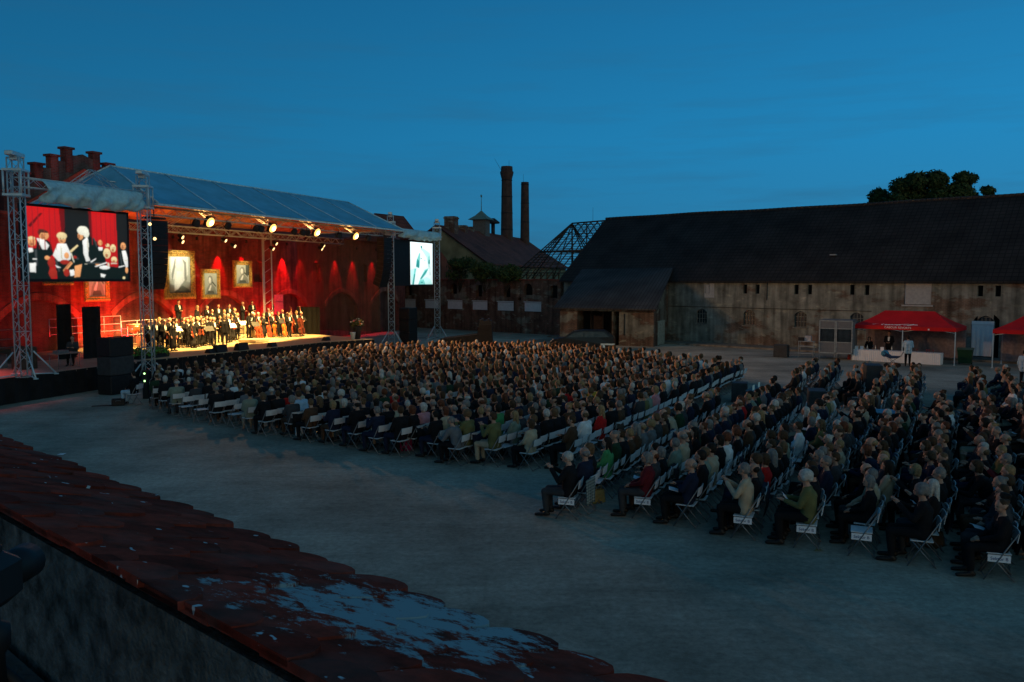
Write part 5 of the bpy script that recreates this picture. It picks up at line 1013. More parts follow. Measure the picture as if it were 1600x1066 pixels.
def figure(kind, fem, yaw=0., low=False):
    J = make_pose(kind, fem); std = kind.startswith('st'); sc = .92 if fem else 1.
    hc = J['head']; H = lambda x, y, z: rotz(V3(hc.x+x*sc, hc.y+y*sc, hc.z+z*sc), yaw, (hc.x, hc.y))
    body = []; jac = []; leg = []; ex = MB()
    Pv, Ch, Nk, Sh = J['pelvis'], J['chest'], J['neck'], J['sh']; tw = .068 if fem else .08
    mx_ = lambda p, s_: V3(p.x*s_, p.y, p.z)
    body += [(V3(-tw, Pv.y, Pv.z), .105, V3(-tw, Ch.y, Ch.z), .098), (V3(tw, Pv.y, Pv.z), .105, V3(tw, Ch.y, Ch.z), .098), (mx_(Sh, -.8), .062, mx_(Sh, .8), .062), (V3(0, Ch.y, Ch.z), .11, Nk, .06), (Nk-V3(0, 0, .03), .053, hc-V3(0, .01, .05), .048)]
    body += [(H(0, -.005, .025), (.076, .095, .098)), (H(0, .028, -.045), (.056, .064, .062)), (H(0, .05, .03), (.06, .045, .06)), (H(0, .092, .0), .010, H(0, .108, -.024), .014), (H(-.078, 0, -.005), (.014, .024, .034)), (H(.078, 0, -.005), (.014, .024, .034)), (H(0, .085, -.075), (.022, .02, .016)), (H(-.02, .088, .018), .012, H(-.045, .078, .016), .012), (H(.02, .088, .018), .012, H(.045, .078, .016), .012)]
    for s_ in (-1, 1):
        sh, elb, wr = mx_(Sh, s_), mx_(J['el'], s_), mx_(J['wr'], s_)
        if kind == 'folded': wr = wr+V3(0, .03*s_, .03*s_)
        f = (wr-elb).normalized()
        body += [(sh, .056, elb, .040), (elb, .041, wr, .027), (wr, .028, wr+f*.075, .030), (wr+f*.02+V3(.0, 0, 0), .026, wr+f*.08, .026)]
        if not low:
            sd = f.cross(V3(0, 0, 1)); sd = V3(1, 0, 0) if sd.length < .2 else sd.normalized()
            hand(ex, wr, f, sd*s_, V3(-s_*.8, 0, -.6) if 'clap' not in kind else V3(-s_, .2, 0), .45)
        jac += [(sh, .068, elb, .052), (elb, .054, elb+(wr-elb)*.93, .043)]
        hip, kn, an, to = mx_(J['hip'], s_), mx_(J['knee'], s_), mx_(J['ankle'], s_), mx_(J['toe'], s_)
        if kind == 'crossed' and s_ > 0: kn = V3(.03, .44, .62); an = V3(-.10, .52, .25); to = V3(-.12, .68, .20)
        body += [(hip, .085, kn, .058), (kn, .056, an, .038), (an-V3(0, .03, .03), .035, to, .028)]
        leg += [(hip, .098, kn, .072), (kn, .070, an+(kn-an)*.10, .052)]
    body = [b for b in body]
    zlo = Pv.z-(.10 if std else .02)
    jac += [(V3(-tw, Pv.y-.005, zlo), .122, V3(-tw, Ch.y-.005, Ch.z), .115), (V3(tw, Pv.y-.005, zlo), .122, V3(tw, Ch.y-.005, Ch.z), .115), (mx_(Sh, -.82), .073, mx_(Sh, .82), .073), (V3(0, Ch.y-.01, Ch.z), .125, Nk-V3(0, .012, .035), .072)]
    if fem: jac += [(V3(-.07, Ch.y+.085, Ch.z-.02), (.06, .05, .06)), (V3(.07, Ch.y+.085, Ch.z-.02), (.06, .05, .06))]
    leg += [(V3(-.07, Pv.y, Pv.z-.01), .112, V3(.07, Pv.y, Pv.z-.01), .112)]
    if fem and std: leg = [(V3(-.05, 0, .92), .12, V3(-.11, 0, .22), .12), (V3(.05, 0, .92), .12, V3(.11, 0, .22), .12), (V3(-.05, .03, .3), .13, V3(.05, .03, .3), .13)]
    if low: return {'body': remesh(body, .03, 300, 'b', [CROWDM], 1), 'jacket': remesh(jac, .035, 240, 'j', [CROWDM], 1), 'trousers': remesh(leg, .04, 120, 't', [CROWDM], 1), 'head': hc, 'yaw': yaw, 'sc': sc}
    bm__ = remesh(body, .012, 3800, 'person_body', [SKIN, EYE, LIP], 2, ex)
    Hi = lambda p: rotz(V3(p.x, p.y, p.z), -yaw, (hc.x, hc.y))-hc
    for p in bm__.polygons:
        q = Hi(Vector(p.center))/sc
        if q.y > .065:
            if abs(abs(q.x)-.031) < .013 and abs(q.z-.001) < .009: p.material_index = 1
            elif abs(q.x) < .024 and abs(q.z+.055) < .009: p.material_index = 2
    r_ = {'body': bm__, 'jacket': remesh(jac, .016, 1500, 'jacket', [CLO]), 'trousers': remesh(leg, .018, 900, 'trousers', [CLO]), 'head': hc, 'yaw': yaw, 'sc': sc}
    sm_ = []
    for s_ in (-1, 1):
        an, to = mx_(J['ankle'], s_), mx_(J['toe'], s_)
        if kind == 'crossed' and s_ > 0: an = V3(-.10, .52, .25); to = V3(-.12, .68, .20)
        sm_.append(remesh([(an-V3(0, .035, .04), .042, to+V3(0, .02, .0), .034), (an, .045, an-V3(0, 0, .03), .045)], .014, 200, 'shoe', [SHOE], 1))
    r_['shoes'] = sm_
    if std:
        c = V3(0, Ch.y+.085, Ch.z+.02); dn = (Nk-Pv).normalized()
        m = MB(); a = Ch+V3(0, .123, .10); 
        fwd = V3(0, dn.z, -dn.y)
        P = lambda x, t_, d: V3(x, 0, 0)+Pv.lerp(Nk, t_)+fwd*d
        m.add([P(-.062, .90, .085), P(.062, .90, .085), P(.035, .45, .138), P(-.035, .45, .138), P(0, .92, .098), P(0, .45, .146), P(-.055, .7, .130), P(.055, .7, .130), P(0, .7, .142)],
              [(0, 6, 8, 4), (4, 8, 7, 1), (6, 3, 5, 8), (8, 5, 2, 7)], 0, True); me = m.mesh('shirt_front', [WHITESH], False); r_['shirt'] = me
        m = MB(); b_ = P(0, .90, .108); m.ball(b_+V3(-.03, 0, 0), (.03, .012, .018), 8, 5); m.ball(b_+V3(.03, 0, 0), (.03, .012, .018), 8, 5); r_['tie'] = m.mesh('bow_tie', [BOWT], False)
    return r_
WHITESH = mat('white_shirt', (.75, .75, .72), .8, var=.05); BOWT = mat('white_bow', (.7, .7, .68), .7)
def hairmesh(style, low=False):
    C = [(V3(0, -.016, .045), (.083, .097, .092)), (V3(0, -.035, .0), (.080, .078, .085))]
    if style == 'short': C += [(V3(-.07, -.01, .01), .018, V3(-.07, -.02, .04), .02), (V3(.07, -.01, .01), .018, V3(.07, -.02, .04), .02)]
    if style == 'bob': C = [(V3(0, -.016, .048), (.094, .106, .098)), (V3(-.072, -.01, .04), .034, V3(-.070, .0, -.09), .030), (V3(.072, -.01, .04), .034, V3(.070, .0, -.09), .030), (V3(-.05, -.07, .02), .05, V3(-.045, -.06, -.10), .04), (V3(.05, -.07, .02), .05, V3(.045, -.06, -.10), .04), (V3(0, -.08, .02), .05, V3(0, -.07, -.10), .045)]
    if style == 'long': C = [(V3(0, -.016, .048), (.092, .106, .096)), (V3(-.07, -.01, .04), .032, V3(-.08, .01, -.22), .028), (V3(.07, -.01, .04), .032, V3(.08, .01, -.22), .028), (V3(-.04, -.07, .02), .05, V3(-.05, -.09, -.26), .035), (V3(.04, -.07, .02), .05, V3(.05, -.09, -.26), .035), (V3(0, -.08, .02), .05, V3(0, -.10, -.28), .035)]
    if style == 'receding': C = [(V3(0, -.05, .005), (.084, .070, .070)), (V3(-.074, -.015, .0), .016, V3(-.06, -.05, .02), .03), (V3(.074, -.015, .0), .016, V3(.06, -.05, .02), .03)]
    if style == 'bun': C += [(V3(0, -.10, .085), (.045, .04, .04))]
    if style == 'curly': C = [(V3(0, -.02, .05), (.11, .12, .11)), (V3(-.08, -.01, .0), (.045, .06, .07)), (V3(.08, -.01, .0), (.045, .06, .07)), (V3(0, -.08, -.01), (.08, .06, .08))]
    return remesh(C, .03 if low else .012, 90 if low else 500, 'hair', [CROWDM if low else HAIR], 1)
HSTY = ['short', 'bob', 'long', 'receding', 'bun', 'curly']
HM = {s_: hairmesh(s_) for s_ in HSTY}; HL = {s_: hairmesh(s_, True) for s_ in HSTY}
FIGS = {}; LOWF = {}
POSES = ['lap', 'clap', 'folded', 'forward', 'reading', 'crossed']
for k_, p_ in enumerate(POSES):
    for f_ in (False, True): FIGS[(p_, f_)] = figure(p_, f_, [-.3, .0, .25, -.1, .1, -.45][k_]*(1 if f_ else -1)*-1)
for p_ in ('lap', 'clap', 'folded'):
    for f_ in (False, True): LOWF[(p_, f_)] = figure(p_, f_, 0, True)
for p_ in ('st_side', 'st_front', 'st_hold', 'st_bow', 'st_up'):
    FIGS[(p_, False)] = figure(p_, False, .1)
    if p_ in ('st_side', 'st_front', 'st_hold'): FIGS[(p_, True)] = figure(p_, True, -.15)
CO = {'black': (.012, .012, .014), 'dark navy': (.014, .020, .042), 'dark grey': (.045, .047, .052), 'grey': (.14, .145, .155), 'brown': (.075, .042, .026), 'beige': (.42, .34, .24), 'white': (.70, .70, .70), 'red': (.45, .018, .018), 'dark green': (.018, .045, .024), 'green': (.06, .26, .10), 'olive': (.13, .13, .055), 'light blue': (.35, .50, .62), 'maroon': (.11, .014, .020), 'purple': (.12, .05, .17), 'mustard': (.42, .27, .04), 'pink': (.50, .22, .25), 'grey green': (.20, .24, .19)}
HC = {'white': (.46, .44, .40), 'grey': (.19, .18, .17), 'blond': (.27, .18, .09), 'brown': (.060, .034, .018), 'dark': (.018, .013, .010), 'auburn': (.12, .04, .02), 'light brown': (.12, .075, .04)}
def person(kind, fem, loc, rz, label, hair, hcol, top, bottom, group=None, shoes=True, suit=False, sc=1., skin=None, parent=None, stout=1.):
    F = FIGS[(kind, fem)]
    o = bpy.data.objects.new('person', F['body']); COL.objects.link(o); o.location = loc; o.rotation_euler[2] = rz; sc *= BIG; o.scale = (sc*stout, sc*stout, sc)
    k = random.uniform(.8, 1.1); sk = skin or (.46*k, .26*k, .18*k); o.color = (*sk, 1); tag(o, label, 'person', group)
    def ch(name, me, col, l_=(0, 0, 0), r_=0, s_=1):
        c = bpy.data.objects.new(name, me); COL.objects.link(c); c.parent = o; c.location = l_; c.rotation_euler[2] = r_; c.scale = (s_, s_, s_); c.color = (*col, 1); return c
    if hair: ch('hair', HM[hair], HC[hcol], F['head'], F['yaw'], F['sc'])
    ch('dress_top' if (fem and suit) else 'jacket', F['jacket'], CO[top])
    ch('skirt' if fem and kind.startswith('st') else 'trousers', F['trousers'], CO[bottom])
    if shoes:
        for s_ in F['shoes']: ch('shoe', s_, (.015, .012, .010))
    if suit and not fem: ch('shirt', F['shirt'], (1, 1, 1)); ch('bow_tie', F['tie'], (1, 1, 1))
    return o
# ================================================================== seats and crowd
RD_ = Vector((.47, .883, 0)); NR = Vector((.883, -.47, 0))
def seat(n, s_): return NR*n+RD_*s_
def interp(x, pts):
    if x <= pts[0][0]: return pts[0][1]
    for (a, b), (c, d) in zip(pts, pts[1:]):
        if x <= c: return b+(d-b)*(x-a)/(c-a)
    return pts[-1][1]
FACE = math.atan2(NR.x, -NR.y)      # heading that looks along -NR
def proj(p):
    th = math.atan((533-HOR)/FPX); dy = p[1]; dz = p[2]-CAMZ
    f = dy*math.cos(th)-dz*math.sin(th); u = dy*math.sin(th)+dz*math.cos(th)
    return 800+FPX*p[0]/f, 533-FPX*u/f, f
seats = []
A0 = [(-34.5, 28.2), (-33, 26.4), (-31, 24.6), (-29.5, 23.7), (-20, 21.9), (-16, 21.5), (-11.5, 21.5), (-10, 22.2)]
A1_ = [(-34.5, 43.2), (-30, 47.5), (-25, 50.3), (-18, 48.5), (-10, 44.5)]
ordn = lambda k: '%d%s' % (k, 'th' if 10 <= k % 100 <= 20 else {1: 'st', 2: 'nd', 3: 'rd'}.get(k % 10, 'th'))
for j in range(23):
    n = -9.95-1.075*j; s_ = interp(n, A0)+random.uniform(-.25, .25); k = 0; e_ = interp(n, A1_)
    while s_ < e_:
        k += 1; turn = max(0, min(1, (-n-14)/14))*max(0, min(1, (33-s_)/9))*R(22)
        seats.append([seat(n, s_), turn, 'A', j+1, k, n, s_]); s_ += .57
BN_ = [(-7.85, 17.7), (-6.36, 18.5), (-5.26, 18.4), (-3.9, 18.1), (-2.65, 18.1), (-1.5, 18.1), (-.4, 18.0), (.9, 17.8)]
for j in range(34):
    n, s_ = BN_[j] if j < 8 else (.9+1.2*(j-7), 17.9+random.uniform(-.15, .15)); k = 0
    while s_ < 47.5:
        cross = 35.2 < s_ < 37.4 and n > -4.2
        desk = n < -3.6 and 33.2 < s_ < 38.8
        gap = s_ > 36 and -1.2 < n < .9
        k += 1
        if not (cross or desk or gap) and not (j == 0 and s_ > 31.5) and not (s_ > 46): seats.append([seat(n, s_), 0, 'B', j+1, k, n, s_])
        s_ += .56
OVR = [(902, 717, 'clap', False, 'short', 'white', 'black', 'dark grey'), (1011, 719, 'lap', True, 'bob', 'grey', 'maroon', 'dark grey'), (1094, 726, 'folded', False, 'receding', 'grey', 'dark navy', 'black'), (1181, 733, 'clap', False, 'short', 'grey', 'beige', 'black'),
 (1267, 757, 'reading', True, 'curly', 'white', 'olive', 'black'), (1371, 741, 'lap', True, 'bob', 'grey', 'black', 'black'), (1470, 773, 'clap', True, 'curly', 'grey', 'black', 'black'), (1585, 793, 'lap', True, 'bun', 'brown', 'black', 'black'),
 (941, 656, 'lap', True, 'long', 'blond', 'red', 'black'), (776, 641, 'lap', True, 'bob', 'dark', 'green', 'black'), (778, 664, 'clap', False, 'short', 'brown', 'olive', 'beige'), (828, 674, 'lap', True, 'bob', 'brown', 'beige', 'black'), (478, 622, 'forward', False, 'short', 'brown', 'light blue', 'dark navy'),
 (450, 609, 'lap', True, 'long', 'dark', 'red', 'black'), (425, 612, 'lap', False, 'receding', 'white', 'black', 'black'), (271, 598, 'folded', False, 'receding', 'white', 'grey green', 'dark grey'), (617, 608, 'lap', True, 'curly', 'auburn', 'red', 'black'), (664, 598, 'folded', False, 'receding', 'brown', 'light blue', 'dark navy'),
 (692, 641, 'lap', True, 'bob', 'auburn', 'beige', 'black'), (655, 643, 'lap', True, 'bob', 'white', 'pink', 'black'), (510, 622, 'lap', False, 'short', 'grey', 'black', 'black'), (531, 622, 'lap', True, 'curly', 'white', 'beige', 'grey'), (885, 612, 'lap', True, 'long', 'dark', 'red', 'black'), (907, 608, 'folded', False, 'short', 'blond', 'light blue', 'dark navy'), (934, 616, 'clap', True, 'bob', 'brown', 'mustard', 'black'),
 (1196, 728, 'lap', True, 'bob', 'brown', 'red', 'black'), (1165, 640, 'lap', True, 'bob', 'auburn', 'red', 'black'), (1030, 630, 'lap', True, 'bob', 'blond', 'pink', 'grey'), (1120, 680, 'lap', True, 'curly', 'auburn', 'white', 'black'), (1283, 728, 'clap', True, 'bob', 'auburn', 'white', 'olive'), (1370, 712, 'clap', True, 'bob', 'blond', 'grey', 'black'), (1460, 742, 'clap', True, 'bob', 'blond', 'black', 'black'), (1550, 716, 'clap', False, 'short', 'grey', 'maroon', 'black'),
 (955, 700, 'lap', True, 'long', 'dark', 'green', 'dark navy'), (1016, 660, 'folded', True, 'curly', 'blond', 'grey', 'black'), (1035, 655, 'folded', False, 'short', 'brown', 'brown', 'black'), (320, 575, 'lap', True, 'bun', 'auburn', 'white', 'black')]
EMPT = [(905, 700), (920, 692), (935, 684), (985, 655), (1000, 648), (1015, 640), (318, 630), (1095, 592), (1106, 588), (805, 612), (790, 618), (712, 632), (696, 634), (1040, 626), (1052, 621), (1063, 616)]
heads = [proj(q[0]+Vector((0, 0, 1.38))) for q in seats]; mids = [proj(q[0]+Vector((0, 0, .65))) for q in seats]
spec = {}; empty = set()
def nearest(px, py, P, skip): return min((i for i in range(len(seats)) if i not in skip), key=lambda i: (P[i][0]-px)**2+(P[i][1]-py)**2)
for o_ in OVR: spec[nearest(o_[0], o_[1], heads, spec)] = o_[2:]
FIRST = {1: 0, 2: 1, 3: 2, 4: 3, 5: 4, 7: 6, 8: 7}
for o_ in OVR[:8]: pass
fs_ = {q[3]: i for i, q in reversed(list(enumerate(seats))) if q[2] == 'B' and q[4] == 1}
for i in [i for i, v in spec.items() if v in [o_[2:] for o_ in OVR[:8]]]: del spec[i]
for r_, k_ in FIRST.items(): spec[fs_[r_]] = OVR[k_][2:]
spec[fs_[5]+1] = ('lap', False, 'short', 'dark', 'black', 'black'); spec[fs_[5]+2] = ('lap', True, 'bob', 'brown', 'brown', 'black'); spec[fs_[5]+3] = ('folded', False, 'short', 'grey', 'dark navy', 'black'); empty.add(fs_[6]); spec[fs_[6]+1] = OVR[5][2:]
for px, py in EMPT: empty.add(nearest(px, py, mids, set(spec) | empty))
for i, q in enumerate(seats):
    if i not in spec and random.random() < .05: empty.add(i)
vis = [i for i in range(len(seats)) if -25 < heads[i][0] < 1625 and mids[i][1] < 1040]
order = sorted(vis, key=lambda i: heads[i][2])
occ = [i for i in order if i not in empty]; IND = set(occ[:292]); CIND = set(order[:296])
# every specially described sitter is an individual
for i in list(spec):
    if i in vis: IND.add(i); CIND.add(i)
print('seats', len(seats), 'visible', len(vis), 'occupied', len(occ))
# ---------------------------------------------------------------- folding chair
def chair_parts():
    s_ = MB(); s_.bbox((0, 0, .452), (.41, .37, .022), .008); s_.bx(-.19, .19, -.012, .012, .4405, .4408)
    b = MB(); V = []
    for j, z in enumerate((.66, .75, .84)):
        for i in range(7):
            x = -.215+.43*i/6; y = -.215-(z-.45)*.16-.018*(1-((i-3)/3)**2); V += [(x, y, z), (x, y-.012, z)]
    F = []
    for j in range(2):
        for i in range(6):
            a = (j*7+i)*2; F += [(a, a+2, a+16, a+14), (a+1, a+15, a+17, a+3)]
    for i in range(6): F += [(i*2, i*2+1, i*2+3, i*2+2), (28+i*2, 30+i*2, 31+i*2, 29+i*2)]
    for j in range(2): a = j*14; F += [(a, a+14, a+15, a+1)]; a += 12; F += [(a, a+1, a+15, a+14)]
    b.add(V, F, 0, False)
    f = MB(); g_ = MB()
    for x in (-.215, .215):
        f.tube((x, .22, .0), (x, -.28, .84), .0125, .0125, 6); g_.tube((x*.93, -.24, 0), (x*.93, .15, .44), .0115, .0115, 6)
    f.tube((-.215, .20, .04), (.215, .20, .04), .010, .010, 6); g_.tube((-.2, -.22, .03), (.2, -.22, .03), .010, .010, 6)
    return (('seat', s_.mesh('seat', [WHITEP])), ('backrest', b.mesh('backrest', [WHITEP])), ('front_leg_frame', f.mesh('front_leg_frame', [STEEL])), ('rear_leg_frame', g_.mesh('rear_leg_frame', [STEEL])))
CP = chair_parts()
def make_chair(loc, rz, label, group='white folding chairs of the audience'):
    o = thing('folding_chair', label, 'folding chair', loc, rz, group); o.scale = (BIG,)*3
    for n_, me in CP: c = bpy.data.objects.new(n_, me); COL.objects.link(c); c.parent = o
    return o
side_ = {'A': 'left', 'B': 'right'}
TENS = ['', '', 'twenty', 'thirty']; ONES = 'zeroth first second third fourth fifth sixth seventh eighth ninth tenth eleventh twelfth thirteenth fourteenth fifteenth sixteenth seventeenth eighteenth nineteenth'.split()
def ordw(k): return ONES[k] if k < 20 else (TENS[k//10][:-1]+'ieth' if k % 10 == 0 else TENS[k//10]+'-'+ONES[k % 10])
HWORD = {'short': 'short %s hair', 'bob': '%s bobbed hair', 'long': 'long %s hair', 'receding': 'balding %s head', 'bun': '%s hair pinned up', 'curly': 'curly %s hair'}
used_l = {}; labs = {}; used_e = set(); last_top = {}; last_hw = {}
signm = MB(); signm.bx(-.003, .0, -.17, .17, .315, .435); SIGN = signm.mesh('row_sign', [PAPER])
tsign = None
def colour_weights():
    r_ = random.random(); tops = [('black', .48), ('dark navy', .17), ('dark grey', .13), ('brown', .06), ('grey', .04), ('beige', .03), ('white', .025), ('grey green', .03), ('dark green', .02), ('olive', .02), ('maroon', .02), ('light blue', .02), ('red', .01), ('purple', .01)]
    for t_, w_ in tops:
        r_ -= w_
        if r_ < 0: return t_
    return 'black'
def rnd_person():
    fem = random.random() < .52; top = colour_weights(); bot = random.choice(['black', 'black', 'dark navy', 'dark grey', 'brown', 'beige'])
    hcol = random.choice(['white', 'grey', 'grey', 'blond', 'light brown', 'light brown', 'brown', 'brown', 'brown', 'dark', 'dark', 'auburn']); hair = random.choice(['bob', 'bob', 'long', 'curly', 'bun', 'short'] if fem else ['short', 'short', 'short', 'receding'])
    kind = random.choice(['lap', 'lap', 'clap', 'folded', 'crossed', 'forward', 'reading', 'lap']); return kind, fem, hair, hcol, top, bot
ac = {'verts': [], 'quads': [], 'cols': []}
def arr(me):
    me.calc_loop_triangles(); v = np.empty(len(me.vertices)*3, np.float32); me.vertices.foreach_get('co', v); t_ = np.empty(len(me.loop_triangles)*3, np.int32); me.loop_triangles.foreach_get('vertices', t_); return v.reshape(-1, 3), t_.reshape(-1, 3)
LOWA = {k: {p: arr(F[p]) for p in ('body', 'jacket', 'trousers')} for k, F in LOWF.items()}; HLA = {k: arr(m_) for k, m_ in HL.items()}
class Stuff:
    def __init__(s): s.V = []; s.T = []; s.C = []; s.n = 0
    def put(s, va, M, off, sc, col):
        v, t_ = va; c, sn = M; P = v*sc+np.array(off[0:3]) if off[3] is None else v*off[3]+np.array(off[0:3])
        Q = np.stack([P[:, 0]*c-P[:, 1]*sn+off[4], P[:, 0]*sn+P[:, 1]*c+off[5], P[:, 2]+off[6]], 1)
        s.V.append(Q); s.T.append(t_+s.n); s.C.append(np.tile(np.array([*col, 1.], np.float32), (len(v), 1))); s.n += len(v)
    def build(s, name, material, smooth=True):
        V = np.concatenate(s.V).astype(np.float32); T = np.concatenate(s.T).astype(np.int32); me = bpy.data.meshes.new(name)
        me.vertices.add(len(V)); me.vertices.foreach_set('co', V.ravel()); me.loops.add(T.size); me.loops.foreach_set('vertex_index', T.ravel()); me.polygons.add(len(T)); me.polygons.foreach_set('loop_start', np.arange(0, T.size, 3)); me.polygons.foreach_set('loop_total', np.full(len(T), 3))
        me.polygons.foreach_set('use_smooth', np.full(len(T), smooth)); ca = me.color_attributes.new('Col', 'FLOAT_COLOR', 'POINT'); ca.data.foreach_set('color', np.concatenate(s.C).ravel()); me.materials.append(material); me.update()
        o = bpy.data.objects.new(name, me); COL.objects.link(o); print(name, len(T)); return o
crowd = Stuff(); chairs_far = Stuff()
CHA = [arr(me) for _, me in CP]
near_n = {}
for i, (p, turn, blk, row, k, n, s_) in enumerate(seats):
    if not (-140 < heads[i][0] < 1760): continue
    rz = FACE-turn+(.10 if blk == 'B' else 0)+random.gauss(0, .06); jt = .15 if (blk == 'B' and row > 3 and s_ > 19.5) else .05; p = p+NR*random.gauss(0, jt)+RD_*random.gauss(0, .04); p.z = 0; seats[i][0] = p
    near_n[(blk, row)] = near_n.get((blk, row), 0)+1; place = '%s row, %s block' % (ordw(row), side_[blk])
    if i in spec: kind, fem, hair, hcol, top, bot = spec[i]
    else:
        for _ in range(40):
            kind, fem, hair, hcol, top, bot = rnd_person()
            if i not in CIND or '%s, %s top, %s' % (HWORD[hair] % hcol, top, place) not in used_l: break
    if i in empty and 'empty white chair beside %s, %s' % (last_hw.get((blk, row), 'the row end'), place) in used_e: empty.discard(i)
    if i in empty and i in CIND: used_e.add('empty white chair beside %s, %s' % (last_hw.get((blk, row), 'the row end'), place))
    rp_ = rz+random.gauss(0, .12)-(.12 if blk == 'A' else 0)
    if i in CIND:
        hw = HWORD[hair] % hcol; lab = '%s, %s top, %s' % (hw, top, place)
        if i not in empty and lab in used_l: lab = '%s, %s top, beside %s, %s' % (hw, top, last_top.get((blk, row), 'row end'), place)
        used_l[lab] = used_l.get(lab, 0)+1; labs[i] = lab
        if i in empty: cl = 'empty white chair beside %s, %s' % (last_hw.get((blk, row), 'the row end'), place)
        else: cl = 'chair under '+lab
        c = make_chair(p, rz, cl)
        if blk == 'B' and near_n[(blk, row)] == 1 and heads[i][1] > 560 and row in (1, 2, 4, 5, 6, 8):
            sg = bpy.data.objects.new('row_sign', SIGN); COL.objects.link(sg); sg.parent = c; sg.location = (-.215, 0, 0)
            if tsign is None: tsign = textmesh('lettering', 'Sektor B', .075, INK, sg, (-.006, 0, .372), (PI/2, 0, -PI/2), ext=.001)
            else: q = tsign.copy(); COL.objects.link(q); q.parent = sg
    else:
        cs = (math.cos(rz), math.sin(rz))
        for (va, col) in zip(CHA, ((.6, .62, .64),)*2+((.2, .2, .21),)*2): chairs_far.put(va, cs, (0, 0, 0, BIG, p.x, p.y, 0), 1, col)
    if i in empty: continue
    if i in IND:
        q = p+Vector((0, 0, 0)); f = Vector((-math.sin(rp_), math.cos(rp_), 0))
        lab_i = lab if i in CIND else '%s, %s top, %s' % (HWORD[hair] % hcol, top, place)
        last_top[(blk, row)] = top; last_hw[(blk, row)] = '%s, %s top' % (HWORD[hair] % hcol, top)
        person(kind, fem, q-f*.03, rp_, 'person with '+lab_i, hair, hcol, top, bot, 'seated concert audience', shoes=heads[i][2] < 27 or k < 4, sc=random.uniform(.97, 1.07), stout=random.uniform(1.0, 1.16))
    else:
        kk = {'lap': 'lap', 'clap': 'clap', 'folded': 'folded'}.get(kind, 'lap'); F = LOWF[(kk, fem)]; A = LOWA[(kk, fem)]; cs = (math.cos(rp_), math.sin(rp_)); z_ = random.uniform(-.05, .05)
        g_ = random.uniform(.8, 1.1)
        for part, col in (('body', (.42*g_, .25*g_, .17*g_)), ('jacket', CO[top]), ('trousers', CO[bot])): crowd.put(A[part], cs, (0, 0, 0, BIG, p.x, p.y, z_), 1, col)
        h_ = F['head']; crowd.put(HLA[hair], cs, (h_.x*BIG, h_.y*BIG, h_.z*BIG, F['sc']*BIG, p.x, p.y, z_), 1, HC[hcol])
tag(crowd.build('audience', CROWDM), 'dense far mass of seated concert audience stretching to the stage', 'crowd', kind='stuff')
tag(chairs_far.build('far_chairs', CROWDM, False), 'white folding chairs lost among the far audience', 'chairs', kind='stuff')
# programmes held or lying on laps
pg = MB(); pg.prism([(-.15, -.11, 0), (0, -.11, .02), (.15, -.11, 0), (.15, .11, 0), (0, .11, .02), (-.15, .11, 0)], (0, 0, .006)); PG = pg.mesh('programme', [PAPER])
usedb = set()
for i in occ[:150]:
    if (i in IND and random.random() < .22) or (i in spec and spec[i][0] == 'reading'):
        p, turn, blk, row, k, n, s_ = seats[i]; rz = FACE-turn
        if (blk, row) in usedb: continue
        usedb.add((blk, row)); f = Vector((-math.sin(rz), math.cos(rz), 0)); rd = i in spec and spec[i][0] == 'reading'
        o = bpy.data.objects.new('programme_booklet', PG); COL.objects.link(o); o.location = p+f*(.44 if rd else .32)+Vector((0, 0, .98 if rd else .79)); o.rotation_euler = (.9 if rd else .25, 0, rz+.3)
        top = spec[i][4] if i in spec else None
        tag(o, 'white programme booklet on a lap in the %s row %s of the aisle' % (ordw(row), side_[blk]), 'booklet', 'white programme booklets')
COATM = {k: mat('coat_'+k.replace(' ', '_'), CO[k], .9, bump=.4) for k in ('black', 'dark navy', 'brown', 'dark grey')}
cm = MB(); V = []
for i in range(13):
    for k in range(9):
        x = -.235+.47*i/12; t_ = k/8; V.append((x*(1+.12*t_), -.27-.02*math.sin(i*1.7+k*.3)*t_-.05*math.sin(PI*t_)+(.07 if k == 0 else 0), (.86 if k else .84)-.50*t_))
cm.add(V, [(i*9+k, (i+1)*9+k, (i+1)*9+k+1, i*9+k+1) for i in range(12) for k in range(8)], 0, True)
CMS = {k: cm.mesh('coat', [m_], False) for k, m_ in COATM.items()}
ncoat = 0; usedc = set()
for i in sorted(CIND):
    p, turn, blk, row, k, n, s_ = seats[i]
    if i in spec or i in empty or random.random() > (.9 if (blk == 'B' and row > 4) else .2): continue
    kk = random.choice(list(CMS)); cl = '%s coat on chair of %s' % (kk, labs[i])
    if len(cl.replace('-', ' ').split()) > 16 or used_l[labs[i]] > 1: continue
    o = bpy.data.objects.new('coat', CMS[kk]); COL.objects.link(o); o.location = p; o.rotation_euler[2] = FACE-turn+(.10 if blk == 'B' else 0); o.scale = (BIG,)*3; ncoat += 1
    tag(o, cl, 'coat', 'coats on chair backs')
print('coats', ncoat)
